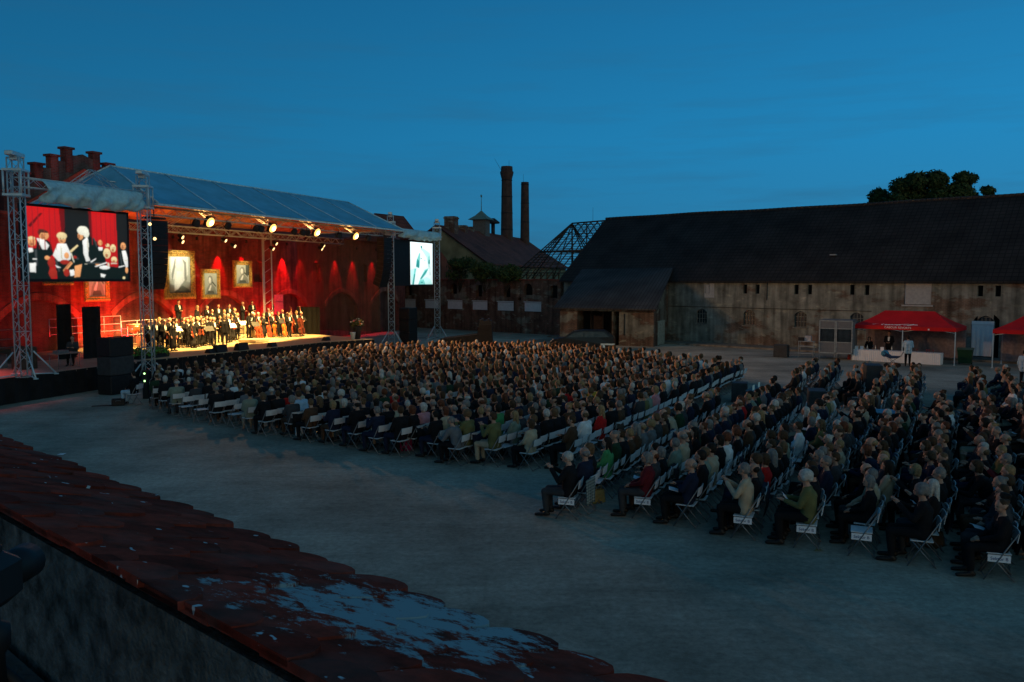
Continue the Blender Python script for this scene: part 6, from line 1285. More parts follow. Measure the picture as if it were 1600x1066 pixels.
# ---------------------------------------------------------------- things by the seats
def bag(name, label, loc, w_, d_, h_, m_, rz=0, hooks=True):
    o = thing(name, label, 'bag', loc, rz); m = MB(); m.add([(-w_/2, -d_/2, 0), (w_/2, -d_/2, 0), (w_/2, d_/2, 0), (-w_/2, d_/2, 0), (-w_*.46, -d_*.3, h_), (w_*.46, -d_*.3, h_), (w_*.46, d_*.3, h_), (-w_*.46, d_*.3, h_), (0, -d_*.6, h_*.45), (0, d_*.6, h_*.45)],
        [(3, 2, 1, 0), (0, 1, 8), (1, 5, 8), (5, 4, 8), (4, 0, 8), (1, 2, 6, 5), (3, 9, 2), (2, 9, 6), (6, 9, 7), (7, 9, 3), (3, 0, 4, 7)]); m.build('sack', m_, o)
    m = MB(); m.path([(-w_*.2, -d_*.3, h_), (-w_*.2, -d_*.3, h_*1.35), (w_*.2, -d_*.3, h_*1.35), (w_*.2, -d_*.3, h_)], .006, 5); m.build('handle', m_, o)
bag('paper_bag', 'white paper carrier bag standing by the man in light blue', gnd(464, 682), .28, .14, .34, PAPER, .5)
bag('paper_bag', 'white and blue carrier bag hanging at the edge chair on the left', gnd(408, 668), .26, .12, .36, PAPER, .8)
bag('cloth_bag', 'dark pink cloth bag on the ground behind the edge chairs', gnd(630, 706), .5, .3, .5, mat('pink_cloth', (.30, .02, .09), .9), .2)
bag('handbag', 'yellowish handbag under the chairs right of the aisle', gnd(935, 790), .4, .2, .32, mat('tan_bag', (.35, .24, .08), .8), .6)
bag('handbag', 'brown handbag under a chair near the lower right corner', gnd(1475, 862), .42, .2, .3, mat('brown_bag', (.14, .07, .035), .8), .6)
def tartan():
    m = bpy.data.materials.new('tartan_wool'); m.use_nodes = True; t = m.node_tree; b = t.nodes['Principled BSDF']; b.inputs['Roughness'].default_value = .95
    tcn = t.nodes.new('ShaderNodeTexCoord'); cols = []
    for ax in ('X', 'Z'):
        wv = t.nodes.new('ShaderNodeTexWave'); wv.bands_direction = ax; wv.inputs['Scale'].default_value = 4.5; t.links.new(tcn.outputs['Object'], wv.inputs[0]); cols.append(wv)
    mx_ = t.nodes.new('ShaderNodeMixRGB'); mx_.inputs[0].default_value = .5; t.links.new(cols[0].outputs[0], mx_.inputs[1]); t.links.new(cols[1].outputs[0], mx_.inputs[2])
    r_ = t.nodes.new('ShaderNodeValToRGB'); r_.color_ramp.elements[0].color = (.02, .04, .045, 1); r_.color_ramp.elements[1].color = (.26, .30, .28, 1); t.links.new(mx_.outputs[0], r_.inputs[0]); t.links.new(r_.outputs[0], b.inputs['Base Color']); return m
fp = seat(-7.75, 17.75); m = MB(); V = []
for i in range(15):
    for k in range(8): x = -.27+.54*i/14; V.append((x, -.37-.03*math.sin(i*1.3)*(k/7)-.02*k/7, .97-.58*k/7))
m.add(V, [(i*8+k, (i+1)*8+k, (i+1)*8+k+1, i*8+k+1) for i in range(14) for k in range(7)], 0, True); o = m.build('tartan_blanket', tartan(), None, fp, FACE, recalc=False); mo = o.modifiers.new('t', 'SOLIDIFY'); mo.thickness = .02
tag(o, 'green and white tartan blanket hung on the back of the nearest chair', 'blanket')
# wheelchair
wp = gnd(246, 640); wp.z = 0; wrz = R(28)
o = thing('wheelchair', 'wheelchair seen from behind at the left end of the audience', 'wheelchair', wp, wrz); o.scale = (BIG,)*3
for x in (-.30, .30):
    m = MB(); n = 24
    for i in range(n): a, b = 2*PI*i/n, 2*PI*(i+1)/n; m.tube((x, -.05+.30*math.cos(a), .31+.30*math.sin(a)), (x, -.05+.30*math.cos(b), .31+.30*math.sin(b)), .014, .014, 5)
    for i in range(10): a = 2*PI*i/10; m.tube((x, -.05, .31), (x, -.05+.29*math.cos(a), .31+.29*math.sin(a)), .003, .003, 3)
    m.build('wheel', STEEL, o); m = MB(); m.tube((x*.85-.012, .42, .09), (x*.85+.012, .42, .09), .09, .09, 14); m.build('caster', BLK, o)
m = MB(); m.bx(-.24, .24, -.2, .24, .46, .50); m.build('seat', BLKC, o); m = MB(); m.bx(-.24, .24, -.26, -.235, .5, .92); m.build('backrest', BLKC, o)
m = MB()
for x in (-.26, .26): m.path([(x, -.36, .93), (x, -.25, .93), (x, -.25, .3), (x, .3, .3), (x, .42, .2)], .014, 6); m.path([(x, -.24, .70), (x, .2, .70), (x, .25, .45)], .014, 6)
m.build('frame', STEEL, o)
person('lap', False, wp+Vector((0, 0, .03)), wrz, 'grey haired person in black jacket sitting in the wheelchair', 'short', 'grey', 'black', 'black')
# man in jeans and case left of the wheelchair
q = gnd(205, 634); q.z = 0; person('lap', False, q, R(-70+150), 'person in jeans and black jacket seated beside the left tower foot', 'short', 'dark', 'black', 'light blue')
make_chair(q, R(80), 'white folding chair beside the tower foot left of the wheelchair')
o = thing('equipment_case', 'black case lying on the ground in front of the stage skirt', 'case', gnd(180, 635), .4); m = MB(); m.bbox((0, 0, .16), (.55, .35, .30), .03); m.build('case_body', BLK, o); m = MB(); m.path([(-.1, -.19, .2), (-.1, -.22, .24), (.1, -.22, .24), (.1, -.19, .2)], .012, 5); m.build('handle', STEEL, o)
m = MB(); m.box((0, 0, .01), (1.0, .25, .012)); tag(m.build('cable_mat', BLK, None, gnd(170, 636)+Vector((-.4, .1, 0)), .3), 'black flat cable mat beside the case', 'cable cover')
o = thing('signal_lamp', 'black post with two small green lights at the foot of the stage tower', 'lamp', gnd(224, 624)); m = MB(); m.bx(-.12, .12, -.1, .1, 0, 1.35); m.build('post', BLK, o)
for z in (.85, 1.2): m = MB(); m.ball((0, -.11, z), .045, 8, 6); m.build('light', emat('green_led', (.5, 1, .35), 3.), o)
# ---------------------------------------------------------------- sound desk in the crowd
dp = seat(-7.2, 36.0); o = thing('mixing_desk', 'black mixing desk with small lit screens amid the right audience', 'mixing desk', dp, FACE)
m = MB(); m.bx(-1.4, 1.4, -.4, .4, .70, .76); m.build('tabletop', BLK, o); m = MB(); m.prism([(-1.1, -.35, .77), (-1.1, .35, .77), (-1.1, .38, 1.0)], (2.0, 0, 0)); m.build('console', mat('console_grey', (.06, .065, .07), .5), o)
for x in (-1.3, 1.3): m = MB(); m.bx(x-.05, x+.05, -.35, .35, 0, .70); m.build('leg', STEEL, o)
for x in (-.8, .3): m = MB(); m.bx(x-.16, x+.16, .1, .12, 1.0, 1.2); m.build('monitor', emat('dim_monitor', (.15, .3, .35), .35), o)
for i, (n, s_, w_, h_, lab) in enumerate(((-5.0, 36.6, 1.2, 1.0, 'black slatted equipment rack behind the mixing desk'), (-6.2, 34.0, 1.5, .8, 'low grey equipment rack in front of the mixing desk'), (-8.6, 38.4, .7, .9, 'dark flight case standing by the aisle near the desk'), (-3.2, 41.0, 1.1, 1.75, 'tall dark flight case standing among the rear right audience'), (-2.0, 31.5, .9, 1.0, 'dark case with blue lid among the right audience'))):
    o = thing('equipment_rack', lab, 'equipment rack', seat(n, s_), FACE+.2); m = MB(); m.bbox((0, 0, h_/2), (w_, .7, h_), .03); m.build('case_body', mat('case_grey', (.03, .035, .04), .6), o); m = MB()
    for k in range(4): z = h_*(k+1)/5; m.bx(-w_/2+.05, w_/2-.05, -.362, -.352, z-.02, z+.02); m.bx(w_/2+.001, w_/2+.012, -.3, .3, z-.015, z+.015)
    m.build('rail', STEEL, o)
    if i == 4: m = MB(); m.bx(-w_/2, w_/2, -.35, .35, h_+.002, h_+.03); m.build('lid', mat('blue_lid', (.12, .30, .45), .5), o)
for i, (n, s_, k_) in enumerate(((-6.6, 35.3, 'lap'), (-6.5, 36.6, 'forward'))): p_ = seat(n, s_); person(k_, False, p_, FACE, ['sound engineer in black at the near end of the mixing desk', 'sound engineer in dark jacket leaning over the mixing desk'][i], 'short', 'dark', 'black', 'black', 'sound engineers at the desk'); make_chair(p_, FACE, ['near', 'far'][i]+' white folding chair of the sound engineers')
# ================================================================== orchestra
wood = [mat('varnish_red', (.30, .05, .02), .25, var=.3, scale=5, spec=.6), mat('varnish_orange', (.50, .15, .03), .25, var=.3, scale=5, spec=.6), mat('varnish_dark', (.14, .03, .018), .25, var=.3, scale=5, spec=.6)]
def strings(name, label, cat, loc, rz, L_, material, tilt=.1, group=None, upright=True):
    """violin family; body L_ tall, lies in x-z, front towards -y"""
    o = thing(name, label, cat, loc, rz, group); o.scale = (BIG,)*3; out_ = []
    for i in range(40):
        t_ = 2*PI*i/40; z = -math.cos(t_)*.5+.5; s_ = 1 if math.sin(t_) >= 0 else -1
        w_ = (.30 if z < .5 else .235)*math.sqrt(max(0, 1-((z-(.27 if z < .5 else .76))/(.27 if z < .5 else .25))**2)) if not (.42 < z < .60) else .165
        out_.append((s_*max(w_, .02)*L_*.93, 0, z*L_))
    T_ = Matrix.Translation((0, 0, .0)) @ Matrix.Rotation(tilt, 4, 'X'); b0 = .16*L_ if name != 'violin' else 0
    m = MB(); m.prism([T_ @ (Vector(p)+Vector((0, 0, b0))) for p in out_], T_.to_3x3() @ Vector((0, .17*L_, 0))); m.build('body', material, o)
    m = MB(); m.tube(T_ @ Vector((0, -.02*L_, b0+L_*.55)), T_ @ Vector((0, -.0, b0+L_*1.62)), .028*L_+.004, .018*L_+.004, 6); m.ball(T_ @ Vector((0, .0, b0+L_*1.64)), .04*L_, 8, 6); m.build('neck', wood[2], o)
    m = MB(); m.box(T_ @ Vector((0, -.04*L_, b0+L_*.36)), (.13*L_, .07*L_, .05*L_)); m.add([T_ @ Vector(v) for v in [(-.03*L_, -.03*L_, b0+.05*L_), (.03*L_, -.03*L_, b0+.05*L_), (.05*L_, -.05*L_, b0+.28*L_), (-.05*L_, -.05*L_, b0+.28*L_)]], [(0, 1, 2, 3)]); m.build('bridge', BLK, o)
    if b0: m = MB(); m.tube(T_ @ Vector((0, .05*L_, b0)), (0, .05*L_, 0), .008, .005, 5); m.build('endpin', STEEL, o)
    return o
def stand(loc, rz, label, white=True):
    o = thing('music_stand', label, 'music stand', loc, rz, 'music stands of the orchestra'); o.scale = (BIG,)*3; m = MB(); m.tube((0, 0, .25), (0, 0, 1.05), .012, .012, 6)
    for k in range(3): a = k*2.09; m.tube((0, 0, .3), (.3*math.cos(a), .3*math.sin(a), .01), .010, .010, 5)
    m.build('tripod', BLK, o); T_ = Matrix.Translation((0, 0, 1.12)) @ Matrix.Rotation(-.9, 4, 'X'); m = MB(); m.add([T_ @ Vector(v) for v in [(-.27, -.18, 0), (.27, -.18, 0), (.27, .18, 0), (-.27, .18, 0), (-.27, -.18, -.012), (.27, -.18, -.012), (.27, .18, -.012), (-.27, .18, -.012)]], [(0, 1, 2, 3), (7, 6, 5, 4), (0, 4, 5, 1), (1, 5, 6, 2), (2, 6, 7, 3), (3, 7, 4, 0)]); m.build('desk', BLK, o)
    if white: m = MB(); m.add([T_ @ Vector(v) for v in [(-.24, -.16, .006), (0, -.16, .02), (.24, -.16, .006), (.24, .16, .006), (0, .16, .02), (-.24, .16, .006)]], [(0, 1, 4, 5), (1, 2, 3, 4)]); m.build('sheet_music', PAPER, o)
STF = SRZ+PI          # facing the yard: local +y points to -v
ORC = [ # pixel column of the head, b, riser height, pose, female, hair, colour, words
 (279, 8.7, 1.0, 'st_front', 0, 'short', 'brown', 'standing high behind a dark drum at the rear left'), (308, 8.4, .6, 'st_side', 1, 'long', 'blond', 'standing in the rear row left part with long blond hair'),
 (323, 8.9, .6, 'st_hold', 0, 'short', 'grey', 'in the rear row, left of the tallest group'), (331, 8.3, .3, 'st_side', 1, 'bun', 'brown', 'in the second rear row under the second picture'), (341, 8.9, .6, 'st_side', 0, 'short', 'brown', 'in the rear row below the second picture'), (350, 8.1, .3, 'st_hold', 1, 'bob', 'blond', 'holding a wind instrument below the second picture'),
 (358, 8.8, .6, 'st_front', 0, 'short', 'dark', 'in the rear row between the two small pictures'), (366, 8.2, .3, 'st_side', 0, 'short', 'blond', 'in the second rear row under the lighting picture'), (379, 9.0, .75, 'st_front', 0, 'receding', 'grey', 'tallest in the rear row behind the conductor'), (394, 9.0, .7, 'st_front', 0, 'short', 'brown', 'at the right end of the rear row'),
 (242, 4.6, 0, 'st_side', 0, 'short', 'blond', 'standing at the far left front of the orchestra'), (256, 4.3, 0, 'st_front', 0, 'receding', 'grey', 'bald in the front row at left with white shirt'), (269, 4.0, 0, 'st_side', 1, 'bob', 'dark', 'in black trousers in front row left holding a violin'),
 (292, 5.2, 0, 'st_hold', 0, 'short', 'blond', 'in the front left string group'), (300, 4.4, 0, 'st_side', 1, 'bob', 'blond', 'in a long black dress, left string group'), (308, 4.8, 0, 'st_hold', 0, 'curly', 'blond', 'in the middle of the left string group'), (315, 4.9, 0, 'st_front', 1, 'long', 'brown', 'in a dark dress near the left music stands'),
 (322, 6.4, 0, 'st_front', 0, 'short', 'brown', 'third rank in the left string group'), (333, 4.2, 0, 'st_front', 0, 'short', 'grey', 'in a black tailcoat right of the left string group'), (343, 6.2, .0, 'st_hold', 0, 'short', 'light brown', 'playing violin in the centre of the orchestra'), (362, 6.6, 0, 'st_hold', 1, 'bob', 'brown', 'small figure in the centre behind the white music stand'),
 (370, 7.0, .0, 'st_side', 0, 'short', 'blond', 'left behind the conductor'), (403, 6.0, 0, 'st_hold', 0, 'short', 'grey', 'holding a viola right of the conductor'), (411, 5.6, 0, 'st_front', 1, 'bob', 'brown', 'with a cello, leftmost of the cello group'), (419, 7.4, .2, 'st_front', 0, 'short', 'grey', 'tall behind the red cellos'), (424, 6.1, 0, 'st_front', 0, 'receding', 'grey', 'with white shirt behind the middle cello'),
 (434, 6.6, 0, 'st_hold', 0, 'short', 'brown', 'with the orange cello'), (448, 6.4, 0, 'st_hold', 1, 'bun', 'light brown', 'behind the pair of right cellos'), (454, 7.2, 0, 'st_side', 0, 'short', 'brown', 'behind the double basses at left'), (470, 5.0, 0, 'st_front', 0, 'short', 'grey', 'with the large dark double bass at the right end'), (297, 7.0, 0, 'st_hold', 0, 'short', 'grey', 'in the second rank of strings at left'), (286, 6.6, 0, 'st_front', 1, 'bob', 'brown', 'partly hidden left of the string group'),
 (236, 6.0, 0, 'st_front', 0, 'short', 'brown', 'by the kettle drums at the far left'), (388, 7.8, .0, 'st_side', 1, 'bob', 'brown', 'hidden behind the conductor'), (451, 5.0, 0, 'st_front', 0, 'short', 'dark', 'bending over the right pair of cellos')]
for k, (px_, b_) in enumerate(((230, 5.2), (248, 7.2), (264, 6.2), (274, 5.4), (301, 6.2), (312, 7.6), (328, 5.2), (356, 5.6), (396, 6.8), (415, 7.6), (441, 7.6), (463, 6.6), (350, 7.2), (318, 5.8))):
    ORC.append((px_, b_, 0, ['st_hold', 'st_front', 'st_side'][k % 3], k % 4 == 1, ['short', 'short', 'receding', 'bob'][k % 4] if k % 4 != 1 else 'bob', ['brown', 'blond', 'grey', 'dark', 'light brown'][k % 5], 'in the packed middle ranks, %s of them from the left' % ordw(sorted([230, 248, 264, 274, 301, 312, 328, 356, 396, 415, 441, 463, 350, 318]).index(px_)+1)))
for i, (px_, b_, rh, kd, fm, hr, hcl, lab) in enumerate(ORC):
    a = spx(px_, b_); p = sp(a, b_, DZ+rh*1.05); person(kd, bool(fm), p, STF+random.uniform(-.5, .3), 'musician in black '+lab, hr, hcl, 'black', 'black', 'standing orchestra musicians', suit=True, sc=random.uniform(.95, 1.03))
    if rh and rh not in (.3, .6): m = MB(); m.bx(-.45, .45, -.35, .35, -rh+.0 if b_ < 7 else -rh, -.004); tag(m.build('riser_box', MATS['step_boards'], None, p, SRZ), 'wooden riser box under the musician '+lab, 'riser')
p = sp(spx(388, 4.9), 4.9, DZ+.24); person('st_bow', False, p, STF-.1, 'white haired conductor in black tailcoat bowing on his podium', 'short', 'white', 'black', 'black', suit=True, sc=1.03)
p = sp(spx(350, 4.0), 4.0, DZ); person('st_hold', False, p, STF+2.3, 'person in brownish black seen from behind at centre front of the orchestra', 'short', 'light brown', 'black', 'black', suit=True)
cel = [(409, 4.6, .80, 0, 'cello', 'bright red cello leftmost of the cellos'), (404, 5.4, .76, 0, 'cello', 'red cello half hidden behind the leftmost one'), (423, 4.9, .82, 0, 'cello', 'dark red cello in the middle of the group'), (432, 5.7, .80, 1, 'cello', 'orange cello right of the middle one'), (447, 4.6, .84, 1, 'cello', 'orange red cello at the front right'), (460, 5.6, 1.08, 0, 'double_bass', 'reddish double bass behind the front right cello'), (474, 4.2, 1.15, 2, 'double_bass', 'large dark double bass at the right end'), (430, 7.6, 1.05, 1, 'double_bass', 'upright double bass with only its neck showing, centre'), (458, 7.4, 1.1, 1, 'double_bass', 'upright double bass at the rear right')]
for px_, b_, L_, wd, nm, lab in cel: strings(nm, lab, nm.replace('_', ' '), sp(spx(px_, b_), b_, DZ), SRZ+.2, L_, wood[wd], -.12, 'cellos and double basses')
for k, (px_, b_, z, wd) in enumerate(((275, 3.9, .72, 0), (262, 4.1, .75, 0), (302, 4.2, .7, 0), (318, 4.6, .75, 0), (337, 5.9, .95, 0), (325, 6.1, .9, 1), (345, 5.9, 1.1, 1), (366, 6.3, .85, 0), (311, 4.6, .8, 2), (405, 5.7, 1.0, 1))):
    strings('violin', 'violin held upright by the %s string player counted from the left' % ordw(k+1), 'violin', sp(spx(px_, b_), b_, DZ+z), SRZ+.3*k, .38, wood[wd], -.2, 'violins and violas')
for k, (px_, b_, wh) in enumerate(((278, 5.0, 1), (317, 5.4, 1), (326, 3.6, 0), (363, 4.6, 1), (357, 5.0, 1), (380, 6.0, 1), (399, 4.4, 0), (296, 5.8, 1), (440, 5.2, 0), (340, 6.8, 1), (374, 7.0, 1), (249, 5.5, 1), (480, 6.0, 0))):
    stand(sp(spx(px_, b_), b_, DZ), STF+.5*math.sin(k*2), '%s music stand from the left, %s' % (ordw(k+1), 'with white sheet music' if wh else 'bare and black'), bool(wh))
for k, (px_, b_) in enumerate(((252, 5.2), (283, 6.0), (300, 5.6), (330, 5.2), (375, 6.4), (412, 6.4), (426, 6.8), (446, 5.7), (318, 6.9), (350, 7.2))):
    o = thing('orchestra_chair', 'dark chair behind the standing players, %s from the left of the stage' % ordw(k+1), 'chair', sp(spx(px_, b_), b_, DZ), STF, 'dark chairs of the orchestra'); m = MB(); m.bbox((0, 0, .46), (.42, .42, .05), .015); m.build('seat', BLKC, o); m = MB(); m.bbox((0, -.2, .74), (.40, .04, .3), .012); m.build('backrest', BLKC, o)
    for x in (-.18, .18):
        for y in (-.18, .18): m = MB(); m.tube((x, y, 0), (x, y, .44 if y > 0 else .8), .012, .012, 5); m.build('leg', STEEL, o)
# technician on the wing
p = sp(spx(112, 2.4), 2.4, DZ); person('reading', False, p, STF-1.0, 'technician in dark shirt sitting at the wing desk, face lit red', 'short', 'brown', 'dark grey', 'black')
o = thing('stool', 'small dark stool under the technician', 'stool', p, 0); m = MB(); m.lathe((0, 0, 0), [(.19, .40), (.19, .45)], 14); m.build('seat', BLK, o)
for k in range(3): a = k*2.09; m = MB(); m.tube((.1*math.cos(a), .1*math.sin(a), .4), (.2*math.cos(a), .2*math.sin(a), 0), .014, .014, 5); m.build('leg', STEEL, o)
m = MB(); m.bbox((0, 0, .55), (.9, .7, 1.1), .02); tag(m.build('cabinet', WOODD, None, sp(-5.9, 3.0, DZ), SRZ), 'dark brown cabinet on the wing left of the technician', 'cabinet')
# ================================================================== the far yard, right
TW_ = Vector((.77, -.64, 0)).normalized(); TN = Vector((.64, .77, 0)).normalized(); TRZ = math.atan2(TW_.y, TW_.x)
def tent(loc, label, W_=6.5, D_=3.1, text=True):
    o = thing('market_tent', label, 'tent', loc, TRZ, 'red market tents'); ez, tz, rz_ = 2.22, 2.45, 3.45
    m = MB(); ax = 1.65
    E0, E1, E2, E3 = (0, 0, tz), (W_, 0, tz), (W_, D_, tz), (0, D_, tz); r0, r1 = (ax, D_/2, rz_), (W_-ax, D_/2, rz_); V = []; 
    def face(a, b, c, d, n=10):
        VV = []
        for i in range(n+1):
            for j in range(6): t_, s_ = i/n, j/5; lo = Vector(a).lerp(Vector(b), t_); hi = Vector(d).lerp(Vector(c), t_); p = lo.lerp(hi, s_); p.z -= .13*math.sin(PI*s_)*(.6+.4*math.sin(PI*t_)); VV.append(p)
        m.add(VV, [(i*6+j, (i+1)*6+j, (i+1)*6+j+1, i*6+j+1) for i in range(n) for j in range(5)], 0, True)
    face(E0, E1, r1, r0); face(E2, E3, r0, r1); face(E3, E0, r0, r0); face(E1, E2, r1, r1)
    m.build('canopy', REDC, o, recalc=False)
    m = MB()
    for a, b in ((E0, E1), (E1, E2), (E2, E3), (E3, E0)):
        a, b = Vector(a), Vector(b); m.poly([a, b, b-Vector((0, 0, .25)), a-Vector((0, 0, .25))])
    m.build('valance', REDC, o)
    for x in (0.04, W_/2, W_-.04):
        for y in (.04, D_-.04):
            m = MB(); m.bx(x-.03, x+.03, y-.03, y+.03, 0, tz-.02); m.bx(x-.08, x+.08, y-.08, y+.08, 0, .02); m.build('pole', ALU, o)
    m = MB(); m.path([(.05, .05, 2.1), (W_/4, .05, 2.35), (W_/2, .05, 2.1), (W_*.75, .05, 2.35), (W_-.05, .05, 2.1)], .018, 5); m.build('scissor_frame', ALU, o)
    m = MB(); V = []
    for i in range(41):
        for z in (.25, 2.2): V.append((W_*i/40, D_-.08+.03*math.sin(i*1.1), z))
    m.add(V, [(2*i, 2*i+2, 2*i+3, 2*i+1) for i in range(40)], 0, True); wl_ = m.build('back_wall', mat('taupe_tent_wall', (.22, .17, .17), .85), o, recalc=False)
    if text:
        # white script swoosh and small capitals on the roof edge
        slope = math.atan2(rz_-tz, D_/2); c = bpy.data.curves.new('s', 'CURVE'); c.dimensions = '3D'; c.bevel_depth = .034
        def stroke(pts):
            s_ = c.splines.new('NURBS'); s_.points.add(len(pts)-1); s_.use_endpoint_u = True; s_.order_u = 3
            for i, (x, y) in enumerate(pts): s_.points[i].co = (x, y, 0, 1)
        stroke([(-1.55, .10), (-1.2, .22), (-.95, .30), (-.78, .22), (-1.05, .10), (-.85, .05)]); x = -.75
        for k in range(5): stroke([(x, .06), (x+.08, .2), (x+.14, .05), (x+.2, .12)]); x += .2
        stroke([(-.75, .05), (0, .12), (.25, .18)]); stroke([(.0, .05), (.3, .22), (.9, .34), (1.15, .30), (.85, .14), (.7, .04)]); stroke([(.45, .1), (.9, .22), (1.3, .36), (1.65, .40)]); stroke([(.7, .06), (1.0, .18), (1.3, .26)]); stroke([(1.05, .2), (1.35, .14)])
        t_ = bpy.data.objects.new('s', c); COL.objects.link(t_); dg = bpy.context.evaluated_depsgraph_get(); me = bpy.data.meshes.new_from_object(t_.evaluated_get(dg)); bpy.data.objects.remove(t_); me.materials.clear(); me.materials.append(PAPER)
        q = bpy.data.objects.new('script_lettering', me); COL.objects.link(q); q.parent = o; q.location = (W_*.43, .10, tz+.02); q.rotation_euler = (slope*.62, 0, 0)
        textmesh('lettering', 'CABOUR REVORTS', .20, PAPER, o, (W_*.45, -.006, tz-.10), (PI/2, 0, 0), ext=.002)
        m = MB(); m.bx(W_*.74, W_*.74+.1, -.008, -.003, tz-.2, tz-.1); m.build('badge', PAPER, o)
    return o
T0 = Vector((23.85, 58.1, 0)); tent(T0, 'red tent with white script over the long white catering table')
T1_ = Vector((30.45, 52.6, 0)); tent(T1_, 'second red tent cut by the right edge of the photo', text=False)
o = thing('catering_table', 'long table with pleated white skirt under the red tent', 'table', T0-TN*.35+TW_*.1, TRZ); m = MB(); m.bx(0, 5.6, 0, .8, .74, .77); m.build('tabletop', CLOTHW, o); m = MB(); V = []
n = 150
for i in range(n+1): x = 5.6*i/n; V += [(x, -.01-.022*math.sin(i*1.9), .01), (x, -.006-.008*math.sin(i*1.9), .738)]
m.add(V, [(2*i, 2*i+2, 2*i+3, 2*i+1) for i in range(n)], 0, False); m.poly([(5.6, 0, .01), (5.6, .8, .01), (5.6, .8, .738), (5.6, 0, .738)]); m.poly([(0, 0, .01), (0, .8, .01), (0, .8, .738), (0, 0, .738)]); m.build('table_skirt', CLOTHW, o, recalc=False)
TT = T0-TN*.35+TW_*.1
def on_table(x, y): p = TT+TW_*x+TN*y; p.z = .772; return p
for k, (x, kind_) in enumerate(((.2, 'box'), (.55, 'box'), (1.45, 'bottle'), (1.9, 'box'), (2.5, 'bottle'), (3.6, 'glass'), (3.75, 'bottle'), (4.1, 'glass'), (4.7, 'glass'), (4.85, 'glass'), (5.1, 'glass'), (.9, 'bottle'))):
    m = MB()
    if kind_ == 'box': m.bx(-.1, .1, -.07, .07, 0, .22); tag(m.build('napkin_box', PAPER, None, on_table(x, .3), TRZ), 'white box on the catering table, %s from its left end' % ordw(k+1 if k < 2 else 3), 'box', 'white boxes on the catering table')
    elif kind_ == 'bottle': m.lathe((0, 0, 0), [(.04, 0), (.042, .18), (.015, .25), (.015, .32)], 10); tag(m.build('bottle', mat('pale_bottle', (.5, .52, .5), .2, spec=.6), None, on_table(x, .35), 0), 'pale bottle on the catering table, %s from its left end' % {1.45: 'second', 2.5: 'third', 3.75: 'fourth', .9: 'first'}[x], 'bottle', 'bottles on the catering table')
    else: m.lathe((0, 0, 0), [(.04, 0), (.01, .02), (.01, .1), (.045, .14), (.04, .22)], 10); tag(m.build('wine_glass', mat('red_wine_glass', (.20, .02, .02), .15, spec=.6), None, on_table(x, .3), 0), 'dark red glass on the right half of the catering table, %s in line' % {3.6: 'first', 4.1: 'second', 4.7: 'third', 4.85: 'fourth', 5.1: 'last'}[x], 'glass', 'glasses on the catering table')
person('st_front', False, T0+TW_*2.15+TN*.95, TRZ+PI+.1, 'waiter in black jacket and white shirt behind the catering table', 'short', 'dark', 'black', 'black', suit=True, sc=1.05)
person('lap', True, T0+TW_*.75+TN*1.2+Vector((0, 0, .05)), TRZ+PI, 'dark haired person sitting low behind the left end of the catering table', 'bob', 'dark', 'black', 'black'); make_chair(T0+TW_*.75+TN*1.2+Vector((0, 0, .05)), TRZ+PI, 'white folding chair behind the left end of the catering table', None)
cp = gnd(1421, 573); person('st_front', False, cp, TRZ+.25, 'customer seen from behind in light blue shirt and black trousers before the white table', 'short', 'dark', 'light blue', 'black', sc=1.02)
# pushchair
o = thing('pushchair', 'blue and black pushchair beside the customer at the white table', 'pushchair', gnd(1397, 574), TRZ+.1); bl_ = mat('blue_fabric', (.04, .20, .32), .8); m = MB()
m.prism([(-.55, -.22, .75), (-.1, -.22, .55), (.35, -.22, .60), (.45, -.22, .72), (-.1, -.22, .72), (-.45, -.22, 1.0)], (0, .44, 0)); m.build('seat', mat('navy_fabric', (.015, .04, .10), .8), o); m = MB(); m.ball((-.45, 0, .85), (.25, .24, .22), 12, 8); m.build('hood', bl_, o); m = MB(); m.path([(.45, -.2, .65), (.62, -.2, .98), (.62, .2, .98), (.45, .2, .65)], .015, 5); m.tube((-.3, -.2, .6), (.35, -.2, .12), .015, .015, 5); m.tube((.3, -.2, .6), (-.35, -.2, .12), .015, .015, 5); m.tube((-.3, .2, .6), (.35, .2, .12), .015, .015, 5); m.tube((.3, .2, .6), (-.35, .2, .12), .015, .015, 5); m.build('frame', STEEL, o)
for x in (-.36, .36):
    for y in (-.22, .22): m = MB(); m.tube((x, y-.02, .12), (x, y+.02, .12), .12, .12, 14); m.build('wheel', BLK, o)
# bin, covered frame, extinguisher
bp_ = gnd(1511, 570); o = thing('wheeled_bin', 'dark green wheeled bin between the two red tents', 'bin', bp_, TRZ+.1); gm = mat('green_plastic', (.006, .038, .014), .5); m = MB(); m.add([(-.36, -.32, .1), (.36, -.32, .1), (.36, .32, .1), (-.36, .32, .1), (-.45, -.4, 1.0), (.45, -.4, 1.0), (.45, .4, 1.0), (-.45, .4, 1.0)], [(3, 2, 1, 0), (4, 5, 6, 7), (0, 1, 5, 4), (1, 2, 6, 5), (2, 3, 7, 6), (3, 0, 4, 7)]); m.build('container', gm, o); m = MB(); m.prism([(-.48, -.44, 1.005), (-.48, .44, 1.005), (-.48, .44, 1.10), (-.48, -.2, 1.12)], (.96, 0, 0)); m.build('lid', mat('bin_lid', (.06, .10, .07), .5), o)
for x in (-.36, .36): m = MB(); m.tube((x-.03, .36, .1), (x+.03, .36, .1), .1, .1, 12); m.build('wheel', BLK, o)
fp2 = gnd(1534, 567); fp2 += TN*.6; o = thing('draped_screen', 'tall frame draped with a white cloth against the arched barn door', 'screen', fp2, TRZ); m = MB(); V = []
for i in range(25):
    for k in range(8): x = -.66+1.32*i/24*(1-.06*k/7); V.append((x, -.03*math.sin(i*1.2)*(k/7), 2.75-2.35*k/7))
